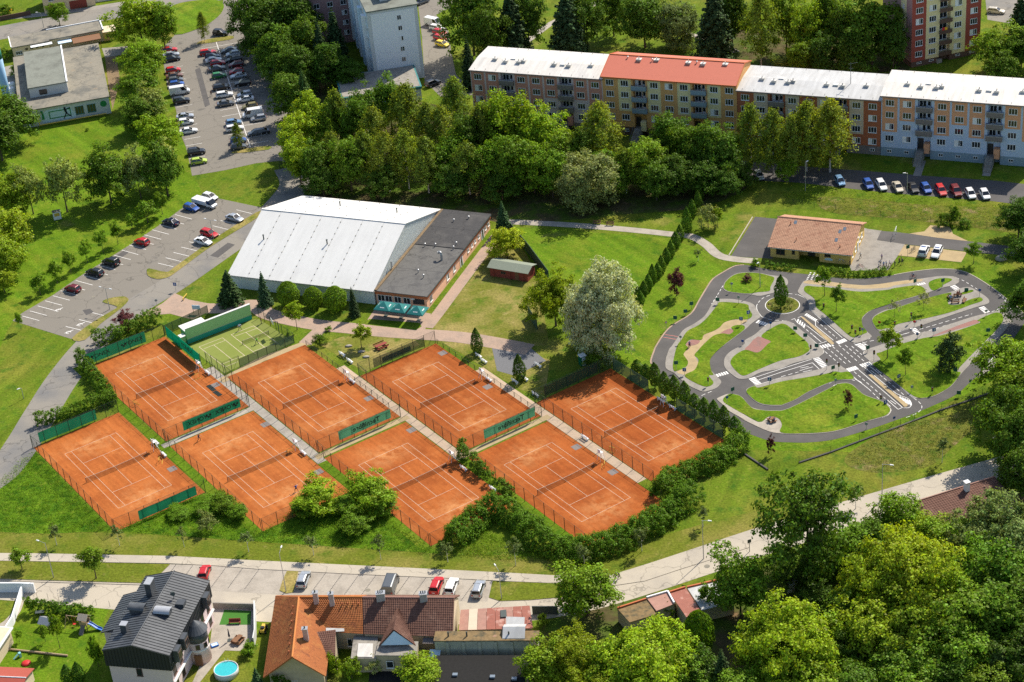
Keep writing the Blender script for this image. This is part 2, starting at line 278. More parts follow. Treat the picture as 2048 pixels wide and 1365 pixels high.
for k, c, me in [('white',(.74,.74,.73),0),('silver',(.46,.48,.50),.5),('grey',(.13,.14,.145),.4),('black',(.012,.013,.015),0),('darkblue',(.012,.02,.055),.2),('blue',(.02,.09,.36),.1),('skyblue',(.16,.30,.48),.3),
                 ('red',(.50,.012,.014),0),('darkred',(.16,.012,.018),.2),('green',(.02,.20,.045),.1),('lime',(.42,.56,.05),0),('brown',(.22,.11,.075),.3),('yellow',(.72,.53,.02),0),('beige',(.52,.46,.36),.2),('olive',(.22,.18,.05),.2)]: paint(k, c, me)
leafmat('leaf_dark',(0.108,0.190,0.015)); leafmat('leaf_mid',(0.175,0.270,0.016)); leafmat('leaf_bright',(0.305,0.405,0.020),.4); leafmat('leaf_birch',(0.215,0.275,0.032),.42)
leafmat('leaf_silver',(0.56,0.62,0.34),.3,.14); leafmat('leaf_spruce',(0.066,0.112,0.040),.18); leafmat('leaf_purple',(0.12,0.036,0.040),.3); leafmat('leaf_hedge',(0.130,0.225,0.014),.32)
leafmat('leaf_pale',(0.34,0.36,0.14),.35); leafmat('leaf_thuja',(0.105,0.190,0.014),.2); leafmat('grass_blades',(0.150,0.260,0.014),.4); leafmat('leaf_grey',(0.245,0.290,0.09),.3)

# ------------------------------------------------------------------ mesh building
def setp(o, label=None, cat=None, group=None, kind=None):
    if label: o['label'] = label
    if cat: o['category'] = cat
    if group: o['group'] = group
    if kind: o['kind'] = kind
    return o
def link(name, data, parent=None):
    o = bpy.data.objects.new(name, data); COL.objects.link(o)
    if parent is not None: o.parent = parent
    return o
def empty(name, loc=(0,0,0), rz=0.0, label=None, cat=None, group=None):
    o = link(name, None); o.empty_display_size = .3; o.location = loc; o.rotation_euler = (0,0, rz)
    return setp(o, label, cat, group)

class MB:
    def __init__(s): s.v = []; s.f = []; s.m = []
    def add(s, vs, fs, m=0):
        b = len(s.v); s.v += [tuple(q) for q in vs]; s.f += [tuple(i + b for i in f) for f in fs]; s.m += [m] * len(fs); return s
    def box(s, x0, x1, y0, y1, z0, z1, m=0):
        return s.add([(x0, y0, z0),(x1, y0, z0),(x1, y1, z0),(x0, y1, z0),(x0, y0, z1),(x1, y0, z1),(x1, y1, z1),(x0, y1, z1)],
                     [(0,3,2,1),(4,5,6,7),(0,1,5,4),(1,2,6,5),(2,3,7,6),(3,0,4,7)], m)
    def obox(s, p, q, w, z0, z1, m=0):
        """upright box along the ground segment p-q, w wide"""
        p = Vector(p[:2]); q = Vector(q[:2]); d = (q - p).normalized(); n = Vector((-d.y, d.x)) * (w / 2)
        c = [p + n * -1, q + n * -1, q + n, p + n]
        return s.add([(k.x, k.y, z0) for k in c] + [(k.x, k.y, z1) for k in c],[(0,3,2,1),(4,5,6,7),(0,1,5,4),(1,2,6,5),(2,3,7,6),(3,0,4,7)], m)
    def tube(s, p, q, r0, r1=None, n=6, cap=True, m=0):
        r1 = r0 if r1 is None else r1
        p = Vector(p); q = Vector(q); d = (q - p)
        if d.length < 1e-6: return s
        d.normalize(); a = d.orthogonal().normalized(); b = d.cross(a)
        vs = []
        for k in range(n):
            t = 2 * math.pi * k / n; e = a * math.cos(t) + b * math.sin(t); vs += [p + e * r0, q + e * r1]
        fs = [(2 * k, 2 * ((k + 1) % n),2 * ((k + 1) % n) + 1,2 * k + 1) for k in range(n)]
        if cap: fs += [tuple(2 * k for k in reversed(range(n))), tuple(2 * k + 1 for k in range(n))]
        return s.add(vs, fs, m)
    def prism(s, pts, z0, z1, m=0):
        n = len(pts)
        ar = sum(pts[i][0] * pts[(i + 1) % n][1] - pts[(i + 1) % n][0] * pts[i][1] for i in range(n))
        if ar < 0: pts = list(reversed(pts))
        return s.add([(x, y, z0) for x, y in pts] + [(x, y, z1) for x, y in pts],[tuple(reversed(range(n))), tuple(range(n, 2 * n))] + [(i, (i + 1) % n, (i + 1) % n + n, i + n) for i in range(n)], m)
    def lathe(s, prof, c=(0,0,0), n=12, m=0):
        vs = []; fs = []
        for r, z in prof:
            for k in range(n):
                t = 2 * math.pi * k / n; vs.append((c[0] + r * math.cos(t), c[1] + r * math.sin(t), c[2] + z))
        for i in range(len(prof) - 1):
            for k in range(n):
                fs.append((i * n + k, i * n + (k + 1) % n, (i + 1) * n + (k + 1) % n, (i + 1) * n + k))
        fs.append(tuple(reversed(range(n)))); fs.append(tuple((len(prof) - 1) * n + k for k in range(n)))
        return s.add(vs, fs, m)
    def face(s, *pts, m=0): return s.add(pts, [tuple(range(len(pts)))], m)
    def slab(s, pts, t, m=0):
        """a planar 3-D polygon given thickness t along its normal"""
        P = [Vector(q) for q in pts]; nn = Vector((0,0,0))
        for i in range(len(P)): nn += P[i].cross(P[(i + 1) % len(P)])
        nn.normalize(); k = len(P); P2 = [q - nn * t for q in P]
        return s.add(P + P2,[tuple(range(k)), tuple(reversed(range(k, 2 * k)))] + [(i, i + k, (i + 1) % k + k, (i + 1) % k) for i in range(k)], m)
    def data(s, name, mats, smooth=False):
        me = bpy.data.meshes.new(name); me.from_pydata(s.v, [], s.f)
        for k in ([mats] if isinstance(mats, str) else mats): me.materials.append(MAT[k])
        me.polygons.foreach_set('material_index', s.m)
        if smooth: me.polygons.foreach_set('use_smooth',[True] * len(s.f))
        me.update(); return me
    def build(s, name, mats, parent=None, smooth=False): return link(name, s.data(name, mats, smooth), parent)

def catmull(pts, n=6, closed=True):
    out = []; L = len(pts); rngi = range(L if closed else L - 1)
    for i in rngi:
        if closed: p0, p1, p2, p3 = (pts[(i + k - 1) % L] for k in range(4))
        else: p0, p1, p2, p3 = pts[max(i - 1,0)], pts[i], pts[i + 1], pts[min(i + 2, L - 1)]
        for k in range(n):
            t = k / n
            out.append(tuple(.5 * (2 * b + (c - a) * t + (2 * a - 5 * b + 4 * c - d) * t * t + (3 * b - a - 3 * c + d) * t ** 3) for a, b, c, d in zip(p0, p1, p2, p3)))
    if not closed: out.append(tuple(pts[-1]))
    return out
def sheet(name, pts, z, m, thick=0.0, curve=0, parent=None, side=None):
    """level surface over a ground outline; with thick it is a raised slab with an upright edge"""
    if curve: pts = catmull(pts, curve)
    n = len(pts)
    ar = sum(pts[i][0] * pts[(i + 1) % n][1] - pts[(i + 1) % n][0] * pts[i][1] for i in range(n))
    if ar < 0: pts = list(reversed(pts))
    tri = geometry.tessellate_polygon([[Vector((x, y, 0)) for x, y in pts]])
    b = MB(); fs = []
    for t in tri:
        (x0, y0),(x1, y1),(x2, y2) = pts[t[0]], pts[t[1]], pts[t[2]]
        fs.append(tuple(t) if (x1 - x0) * (y2 - y0) - (x2 - x0) * (y1 - y0) > 0 else (t[0], t[2], t[1]))
    b.add([(x, y, z) for x, y in pts], fs)
    if thick:
        b.add([(x, y, z) for x, y in pts] + [(x, y, z - thick) for x, y in pts],[(i, i + n, (i + 1) % n + n, (i + 1) % n) for i in range(n)],1 if side else 0)
    o = b.build(name, [m] + ([side] if side else []), parent)
    if parent is None: o['kind'] = 'structure'
    return o
def offset_line(pts, w):
    L = []; Rr = []
    for i, p in enumerate(pts):
        a = Vector(pts[max(i - 1,0)]); b = Vector(pts[min(i + 1, len(pts) - 1)]); d = (b - a).normalized(); n = Vector((-d.y, d.x)) * w / 2
        L.append((p[0] + n.x, p[1] + n.y)); Rr.append((p[0] - n.x, p[1] - n.y))
    return L, Rr
def ribbon(name, pts, w, z, m, curve=6, parent=None):
    if curve: pts = catmull(pts, curve, False)
    L, Rr = offset_line(pts, w); n = len(pts)
    b = MB(); b.add([(x, y, z) for x, y in L] + [(x, y, z) for x, y in Rr],[(i + n, i + n + 1, i + 1, i) for i in range(n - 1)])
    o = b.build(name, m, parent)
    if parent is None: o['kind'] = 'structure'
    return o
def kerb(name, pts, m='kerb_stone', w=.22, z1=.11, curve=0, closed=False, parent=None):
    if curve: pts = catmull(pts, curve, closed)
    b = MB()
    for i in range(len(pts) - (0 if closed else 1)): b.obox(pts[i], pts[(i + 1) % len(pts)], w, -.05, z1)
    o = b.build(name, m, parent)
    if parent is None: o['kind'] = 'structure'
    return o
def clone(root, loc, rz=0.0, scale=None, label=None, cat=None, group=None):
    """copy a thing with its parts and sub-parts; mesh data is shared"""
    def rec(o, par):
        c = o.copy(); COL.objects.link(c); c.parent = par
        for ch in o.children: rec(ch, c)
        return c
    r = rec(root, None); r.location = loc; r.rotation_euler = (0,0, rz)
    if scale is not None: r.scale = scale
    return setp(r, label, cat, group)
def drop(root):
    for ch in list(root.children): drop(ch)
    bpy.data.objects.remove(root)
ORD = ['first','second','third','fourth','fifth','sixth','seventh','eighth','ninth','tenth','eleventh','twelfth','thirteenth','fourteenth','fifteenth','sixteenth','seventeenth','eighteenth','nineteenth','twentieth','twenty-first','twenty-second','twenty-third','twenty-fourth','twenty-fifth','twenty-sixth','twenty-seventh','twenty-eighth','twenty-ninth','thirtieth']

# ================================================================== GROUND, ROADS, PATHS
b = MB(); b.face((-2500,-2500,0),(2500,-2500,0),(2500,3000,0),(-2500,3000,0)); gnd = b.build('ground','grass'); gnd['kind'] = 'structure'

def S(name, z, m, *items, **kw): return sheet(name, Q(*items), z, m, **kw)
# lawns of their own tone
S('lawn',.008,'grass_lush','p',(-20,700),(25,645),(105,595),(160,556),(265,492),(320,453),(400,397),(375,345),(300,330),(120,300),(-20,330), curve=4)
S('lawn',.006,'grass_lush','p',(45,262),(225,232),(330,250),(375,300),(380,340),(250,345),(-30,330),(-30,300), curve=4)
S('lawn',.008,'grass_lush','p',(1030,455),(1150,462),(1350,478),(1330,520),(1268,590),(1130,660),(1085,590))
S('lawn',.010,'grass_dry','p',(868,655),(945,555),(985,490),(1030,480),(1078,560),(1090,640),(1090,690),(1010,684),(930,668), curve=4)
S('lawn',.011,'grass_lush','p',(1268,600),(1345,480),(1400,500),(1440,530),(1445,545),(1380,620),(1310,680),(1305,740),(1260,735),(1215,725),(1230,660))
S('lawn',.012,'grass_lush','p',(1480,900),(1700,905),(1990,760),(2060,690),(2060,560),(1990,505),(1930,520),(1800,540),(1700,560),(1560,600),(1400,700),(1440,860))
S('lawn',.010,'grass_dry','p',(640,690),(700,668),(830,680),(840,690),(730,745))
S('lawn',.010,'grass_dry','p',(880,682),(1000,690),(1100,720),(1090,790),(1040,780))
S('verge',.010,'grass_olive','p',(-20,1062),(220,1066),(400,1075),(640,1090),(860,1105),(1100,1115),(1230,1100),(1400,1050),(1600,1000),(1800,985),(1990,940),(2060,920),(2060,950),(1862,985),(1560,1080),(1400,1120),(1230,1160),(900,1152),(600,1130),(340,1116),(-20,1114))
S('meadow_bank',.014,'grass_tall','p',(-20,985),(45,918),(72,905),(150,985),(225,1062),(100,1068),(-20,1064))
S('meadow_bank',.014,'grass_tall','p',(232,1062),(300,1030),(400,990),(520,1068),(600,1010),(690,975),(860,1096),(880,1108),(640,1092),(400,1076))
S('scrub_bank',.015,'scrub','p',(1690,915),(1800,850),(1900,830),(1955,800),(1970,830),(1900,900),(1850,935),(1740,945), curve=5)
S('scrub_bank',.015,'scrub','p',(1640,395),(1750,400),(1850,410),(1960,415),(2050,425),(2050,465),(1940,455),(1800,438),(1660,425), curve=4)
S('wood_floor',.013,'forest_floor','p',(558,345),(575,200),(640,120),(760,185),(940,225),(1000,262),(1250,300),(1480,325),(1500,372),(1400,415),(1240,430),(1120,442),(1000,446),(895,422),(610,392), curve=3)
S('wood_floor',.013,'forest_floor','p',(1420,1180),(1620,1100),(1800,1010),(2080,960),(2120,1400),(1050,1400),(1080,1250),(1250,1190))
S('wood_floor',.012,'forest_floor','p',(1380,120),(1480,60),(1800,60),(1820,140),(1700,150),(1500,130))

# streets
ribbon('road', Q('p',(-60,985),(0,948),(45,888),(85,822),(130,752),(190,680),(262,620),(340,572),(430,510),(520,446),(572,395),(590,365),(578,335)),7.4,.024,'asphalt_road')
S('car_park',.020,'asphalt','p',(25,642),(45,626),(107,590),(160,553),(265,487),(320,450),(360,420),(402,393),(440,398),(525,416),(505,445),(420,500),(345,560),(255,612),(144,679))
S('car_park',.020,'asphalt','p',(327,95),(350,70),(397,57),(443,28),(448,-10),(520,-10),(545,60),(590,180),(596,330),(560,322),(512,327),(450,341),(384,352),(381,335),(372,295),(360,265),(352,220),(335,175),(327,125))
ribbon('road', Q('p',(-40,74),(60,55),(150,40),(250,20),(340,4),(450,-14)),11,.018,'asphalt_road')
ribbon('path', Q('p',(-40,40),(60,32),(150,22),(260,5)),3,.022,'pavers_gray')
sheet('grass_island', Q('a1',(1340,170),(1330,100),(1400,40),(1560,8),(1720,0),(1790,40),(1770,110),(1690,180),(1590,232),(1400,282)),.11,'grass_lush',.12,3, side='kerb_stone')
sheet('grass_island', Q('a1',(1580,345),(1650,320),(1840,290),(1870,300),(1840,320),(1600,357)),.11,'grass_dry',.12,2, side='kerb_stone')
sheet('grass_island', Q('a1',(1865,1215),(1960,1195),(2150,1170),(2150,1200),(1870,1232)),.11,'grass_dry',.12,2, side='kerb_stone')
sheet('grass_island', Q('p',(144,678),(170,681),(200,650),(237,622),(256,604),(255,597),(246,594),(222,597),(205,605),(234,614),(222,624),(185,646)),.12,'grass_dry',.13,3, side='kerb_stone')
sheet('grass_island', Q('a5',(1175,815),(1195,788),(1330,816),(1400,775),(1700,560),(2060,335),(2070,375),(1700,605),(1440,795),(1350,856),(1260,873),(1190,850)),.12,'grass_dry',.13,3, side='kerb_stone')
S('path',.016,'pavers_gray','a1',(815,388),(1020,372),(1035,430),(840,462))
S('path',.016,'bank_earth','a1',(840,462),(930,450),(960,640),(900,880),(870,700))
S('path',.016,'pavers_gray','a1',(20,540),(110,520),(140,900),(60,900))
# hall paths
S('plaza',.028,'pavers_rose','p',(280,633),(325,607),(350,587),(378,600),(420,608),(415,625),(385,640),(340,628))
ribbon('path', Q('p',(395,617),(450,617),(505,610),(535,628),(585,641),(640,651),(700,657),(770,664),(840,669),(920,675),(1000,688),(1060,700)),4.2,.032,'pavers_rose')
ribbon('path', Q('p',(854,656),(873,632),(934,550),(997,467)),2.6,.030,'pavers_rose',0)
S('terrace',.026,'pavers_rose','p',(735,640),(758,606),(862,628),(850,660),(760,650))
S('lawn',.036,'grass_lush','a6',(870,1235),(905,1190),(1310,1222),(1325,1250),(1280,1280))
ribbon('path', Q('a7',(-40,412),(300,428),(640,450),(1000,482),(1280,512),(1430,528),(1550,592),(1680,692),(1960,728)),2.3,.028,'pavers_pale')
S('asphalt_pad',.020,'asphalt_dark','p',(1462,513),(1510,434),(1570,440),(1545,518))
S('asphalt_pad',.022,'tarmac_patch','p',(983,692),(1046,684),(1092,722),(1030,752),(994,742))
kerb('kerb', Q('a7',(1735,682),(1925,375)))
# round the traffic school
S('plaza',.030,'pavers_gray','a8',(690,440),(800,470),(910,484),(875,560),(1095,592),(1040,682),(1000,740),(960,800),(660,805),(640,600))
S('road',.034,'asphalt_dark','a8',(905,486),(1050,498),(1600,568),(2120,630),(2120,702),(1690,662),(1400,628),(1090,592),(872,558))
S('plaza',.040,'sand_path','a8',(1130,507),(1250,490),(1300,440),(1455,455),(1480,510),(1600,568),(1350,540))
S('plaza',.038,'sand_path','a8',(1092,596),(1592,656),(1545,737),(1040,682))
S('road',.018,'asphalt_dark','p',(1440,318),(1600,333),(1711,341),(1850,352),(1990,362),(2080,372),(2080,416),(2026,408),(1986,403),(1898,396),(1811,389),(1711,379),(1600,366),(1480,360))
S('car_park',.018,'asphalt','a2',(1290,-20),(1580,-20),(1560,60),(1440,120),(1540,250),(1560,400),(1600,600),(1760,760),(1480,780),(1350,650),(1328,300))
ribbon('path', Q('a3',(0,400),(150,310),(330,180),(560,90),(760,-30)),2.2,.02,'pavers_pale')
ribbon('path', Q('a3',(1400,270),(1600,330),(1800,420)),2.0,.02,'pavers_pale')
S('car_park',.02,'asphalt_road','p',(1970,-10),(2100,-10),(2100,60),(1975,40))
for k, (x0, x1) in enumerate([(1830,1846),(1968,1984)]):
    S('path',.02,'pavers_gray','p',(x0 - 4,352),(x1 - 4,353),(x1 + 6,322),(x0 + 6,321))

for k, pts in enumerate([(['a5',(660,1120),(720,1108),(750,1135),(690,1160)]),(['a5',(900,700),(1000,640),(1030,660),(930,725)]),(['a1',(1560,560),(1600,540),(1680,840),(1640,860)]),(['p',(150,745),(163,738),(190,702),(180,700)]),(['p',(420,512),(436,516),(470,490),(456,486)])]): sheet('repair_patch', Q(*pts),.0285,'asphalt_dark')
# bottom street
S('pavement',.10,'concrete_road','p',(-30,1107),(85,1108),(180,1110),(340,1113),(512,1122),(760,1134),(1024,1147),(1110,1152),(1225,1151),(1275,1146),(1340,1122),(1400,1101),(1486,1080),(1498,1096),(1350,1143),(1290,1163),(1230,1172),(1125,1168),(1024,1164),(985,1162),(887,1157),(700,1149),(512,1139),(425,1132),(340,1128),(165,1125),(-30,1122), thick=.12, side='kerb_stone')
ribbon('road', Q('p',(-60,1168),(60,1176),(200,1188),(330,1200),(480,1212),(640,1220),(800,1223),(950,1219),(1070,1212),(1180,1192),(1290,1160),(1400,1124),(1520,1084),(1640,1047),(1760,1011),(1900,970),(2060,925)),7.6,.020,'concrete_road')
S('car_park',.026,'pavers_pale','p',(338,1129),(425,1132),(512,1139),(700,1149),(887,1157),(986,1163),(975,1203),(880,1203),(720,1198),(560,1190),(430,1182),(300,1172))
S('grass_island',.11,'grass_dry','p',(559,1182),(566,1160),(574,1143),(597,1144),(592,1165),(587,1186),(572,1188), thick=.12, side='kerb_stone')
S('grass_island',.11,'grass_olive','p',(-30,1123),(165,1126),(340,1130),(320,1150),(282,1167),(140,1163),(-30,1158), thick=.12, side='kerb_stone')
S('grass_island',.11,'grass_olive','p',(978,1196),(985,1164),(1024,1165),(1125,1169),(1180,1170),(1116,1196),(1060,1201),(1000,1203), thick=.12, side='kerb_stone')
kerb('kerb', Q('p',(-30,1161),(140,1166),(284,1170)),'kerb_stone')
for i in range(19):                                    # dark joints between the paved bays
    x = 352 + i * 33.3; y = 1130 + i * 1.78
    if 548 < x < 600: continue
    b = MB(); p = G(x, y); q = G(x - 30, y + 41)
    for k in range(14):
        t0 = k / 14; t1 = t0 + .045
        b.obox(p.lerp(q, t0), p.lerp(q, t1),.16,.02,.031)
    o = b.build('bay_joint','asphalt_dark'); o['kind'] = 'structure'

# ------------------------------------------------------------------ parking lines
def painted(name, p, q, w=.13, z=.03, m='white_paint', dash=None, parent=None):
    b = MB(); p = Vector((*p[:2],0)); q = Vector((*q[:2],0)); L = (q - p).length; d = (q - p) / L
    segs = [(0, L)] if not dash else [(t, min(t + dash[0], L)) for t in np.arange(0, L, dash[0] + dash[1])]
    for t0, t1 in segs:
        a = p + d * t0; c = p + d * t1; n = Vector((-d.y, d.x, 0)) * w / 2
        b.face((*(a - n)[:2], z),(*(c - n)[:2], z),(*(c + n)[:2], z),(*(a + n)[:2], z))
    o = b.build(name, m, parent)
    if parent is None: o['kind'] = 'structure'
    return o
for k in range(21): painted('parking_line', g2(*pp('a5',1400 - 61 * k, 355 + 40.6 * k)), g2(*pp('a5',1534 - 61 * k, 391 + 40.6 * k)), z=.03)
for k in range(11): painted('parking_line', g2(*pp('a5',1890 - 62.7 * k, 317 + 42.6 * k)), g2(*pp('a5',2014 - 62.7 * k, 347 + 42.6 * k)), z=.03)
for k in range(3): painted('parking_line', g2(*pp('a5',740 - 107 * k, 1140 + 55 * k)), g2(*pp('a5',850 - 92 * k, 1168 + 58 * k)), z=.03)
for (x, y) in [(640,1236),(548,1298),(465,1120)]:
    c = G(*pp('a5', x, y)); b = MB()
    for a0 in range(10):
        t = a0 * .5; b.obox((c.x + .5 * math.cos(t), c.y + .5 * math.sin(t)),(c.x + .5 * math.cos(t + .5), c.y + .5 * math.sin(t + .5)),.14,.02,.03)
    b.obox((c.x, c.y + .2),(c.x + .9, c.y + .9),.16,.02,.031); b.obox((c.x - .8, c.y - .2),(c.x + .1, c.y + .2),.15,.02,.0315)
    o = b.build('bay_symbol','white_paint'); o['kind'] = 'structure'
painted('parking_line', g2(*pp('a1',1730,340)), g2(*pp('a1',2003,1180)),.16,.03)
for k in range(17):
    x, y = 1322 + k * 12.8,500 + k * 51.5
    painted('parking_line', g2(*pp('a1', x, y)), g2(*pp('a1', x + 128, y - 22)),.12,.03)
for k in range(17):
    x, y = 1742 + k * 15.6,372 + k * 49
    painted('parking_line', g2(*pp('a1', x - 135, y + 24)), g2(*pp('a1', x + 155, y - 28)),.12,.03)

# ================================================================== TENNIS COURTS
TH = .57; AX = Vector((math.cos(TH), math.sin(TH),0)); BX = Vector((math.sin(TH),-math.cos(TH),0))
COURTS = {'A': (-70.38,-3.66),'B': (-40.48,-12.58),'C': (-13.40,-17.08),'D': (21.04,-33.12),'E': (-76.70,-32.10),'F': (-49.70,-36.30),'G': (-19.67,-45.48),'H': (7.40,-49.91)}
CDESC = {'A': 'beside the green hard court','B': 'below the green hard court','C': 'below the picnic lawn','D': 'beside the row of columnar trees','E': 'nearest the left edge road','F': 'with the yellowish worn baseline','G': 'above the grey van','H': 'ringed by the thick hedge'}
def cp(n, a, b_, z=0.0):
    x, y = COURTS[n]; q = Vector((x, y, 0)) + AX * a + BX * b_; return Vector((q.x, q.y, z))
NETP = None
CTINT = {'A': (1,1,1,1),'B': (.98,.97,.95,1),'C': (.92,.88,.85,1),'D': (.90,.82,.78,1),'E': (1.10,1.12,1.1,1),'F': (1.12,1.18,1.2,1),'G': (1.02,1.0,.98,1),'H': (.96,.90,.86,1)}
for n in COURTS:
    hw, hl = 9.15,18.25
    o = sheet('clay_court',[(-hw, -hl),(hw, -hl),(hw, hl),(-hw, hl)],.05,'clay',.06, side='kerb_stone'); o.color = CTINT[n]; o.location = (*COURTS[n],0); o.rotation_euler = (0,0, TH)
    b = MB(); lw = .056
    def ln(a0, b0, a1, b1):
        b.obox((a0,-b0),(a1,-b1), lw, .045,.056 + .0004 * (len(b.f) // 6))
    for a0 in (-5.485,5.485,-4.115,4.115): ln(a0,-11.885, a0,11.885)
    for b0 in (-11.885,11.885): ln(-5.485, b0,5.485, b0)
    for b0 in (-6.40,6.40): ln(-4.115, b0,4.115, b0)
    ln(0,-6.40,0,6.40)
    b.build('court_line','line_paint', o)
    # net: two posts, netting, white band, centre strap
    t = empty('tennis_net', cp(n, 0,0,.05), TH, 'tennis net on the clay court ' + CDESC[n],'tennis net','nets of the clay courts')
    if NETP is None:
        nb = MB(); pts = [(-6.4,1.07),(-3,.95),(0,.914),(3,.95),(6.4,1.07)]
        for (x0, z0),(x1, z1) in zip(pts, pts[1:]): nb.face((x0,0,.02),(x1,0,.02),(x1,0, z1 - .06),(x0,0, z0 - .06))
        tb = MB()
        for (x0, z0),(x1, z1) in zip(pts, pts[1:]): tb.add([(x0,-.02, z0 - .07),(x1,-.02, z1 - .07),(x1,-.02, z1),(x0,-.02, z0),(x0,.02, z0 - .07),(x1,.02, z1 - .07),(x1,.02, z1),(x0,.02, z0)],[(0,1,2,3),(7,6,5,4),(3,2,6,7),(0,4,5,1)])
        pb = MB().tube((0,0,0),(0,0,1.1),.05, n=8); sb = MB().box(-.03,.03,-.025,.025,0,.92)
        NETP = [('netting', nb.data('netting','net_mesh'),(0,0,0)),('band', tb.data('band','line_paint'),(0,0,0)),('post', pb.data('post','steel_dark'),(-6.42,0,0)),('post', pb.data('post','steel_dark'),(6.42,0,0)),('centre_strap', sb.data('centre_strap','line_paint'),(0,0,0))]
    for nm, me, lc in NETP: link(nm, me, t).location = lc

POST = {}
def post_mesh(h, r=.06, m='fence_green'):
    k = (round(h, 2), r, m)
    if k not in POST: POST[k] = MB().tube((0,0,0),(0,0, h), r, n=6).data('post', m)
    return POST[k]
def fence(label, pts, h=3.0, gap=3.0, mesh='wire_mesh', m='fence_green', brace=True, r=.06, rail=True, group='chain link fences', name='chain_link_fence'):
    """posts, rails and wire along ground points"""
    o = empty(name, (pts[0][0], pts[0][1],0),0, label, 'fence', group); o0 = Vector((pts[0][0], pts[0][1],0))
    wb = MB(); rb = MB()
    for i in range(len(pts) - 1):
        p = Vector((*pts[i][:2],0)) - o0; q = Vector((*pts[i + 1][:2],0)) - o0; L = (q - p).length; k = max(1, round(L / gap))
        for j in range(k + (1 if i == len(pts) - 2 else 0)):
            po = link('post', post_mesh(h, r, m), o); po.location = p.lerp(q, j / k)
        if mesh: wb.face((p.x, p.y, .05),(q.x, q.y, .05),(q.x, q.y, h - .05),(p.x, p.y, h - .05))
        if rail: rb.tube((p.x, p.y, h - .04),(q.x, q.y, h - .04),.02, n=4)
        if brace:
            d = (q - p) / L
            for e, s in ((p, 1),(q, -1)): 
                f = e + d * s * min(1.8, L * .4); rb.tube((e.x, e.y, h * .92),(f.x, f.y, .05),.03, n=4)
    if mesh: wb.build('wire_mesh', mesh, o)
    if rb.f: rb.build('rail', m, o)
    return o
fence('tall wire fence along the left side of the clay court nearest the left road',[cp('E',-9.3,-18.2), cp('E',-9.3,18.2)])
fence('tall wire fence between the two leftmost columns of clay courts',[cp('A',-9.35,-18.2), cp('A',-9.35,18.2), cp('F',-9.35,-18), cp('F',-9.35,18.2)])
fence('tall wire fence on the paved walk between second and third columns of courts',[cp('B',-9.35,-18.2), cp('B',-9.35,18.2), cp('G',-9.35,-18), cp('G',-9.35,18.2)])
fence('tall wire fence on the pink walk below the white hall',[cp('C',-9.35,-18.2), cp('C',-9.35,18.2), cp('H',-9.35,-18), cp('H',-9.35,18.2)])
fence('tall wire fence on the left of the court by the columnar trees',[cp('D',-9.35,-18.2), cp('D',-9.35,18.2)])
fence('low wire fence along the right side of the court below the hard court',[cp('B',9.35,-18), cp('B',9.35,14)], h=1.1, gap=2.2, brace=False)
fence('low wire fence beside the white benches on the pink walk',[cp('C',9.35,-18), cp('C',9.35,16)], h=1.1, gap=2.2, brace=False)
fence('tall wire fence at the right of the court beside the hard court',[cp('A',9.5,2), cp('A',9.5,17)], gap=2.2, mesh=None, brace=False)
for n, nm in (('A','upper left'),('B','second'),('C','third')):
    fence('wire fence behind the near baseline of the %s upper clay court' % nm, [cp(n, -9.2,18.45), cp(n, 9.2,18.45)], gap=2.6)
fence('wire fence behind the near baseline of the lower left clay court',[cp('E',-9.2,18.45), cp('E',9.2,18.45)], gap=3)
fence('wire fence behind the near baseline above the grey van',[cp('G',-9.2,18.45), cp('G',-2,18.45)], gap=3)
fence('wire fence behind the near baseline beside the round bushes',[cp('F',-9.2,18.45), cp('F',0,18.45)], gap=3)
for n, nm in (('A','with lettered green screens'),('E','in front of the clipped hedge'),('C','below the picnic table')):
    fence('wire fence behind the far baseline ' + nm, [cp(n, -9.2,-18.45), cp(n, 9.2,-18.45)], gap=2.6)
fence('wire fence behind the far baseline under the silver willow',[cp('D',-9.2,-18.45), cp('D',9.2,-18.45)], gap=2.6)

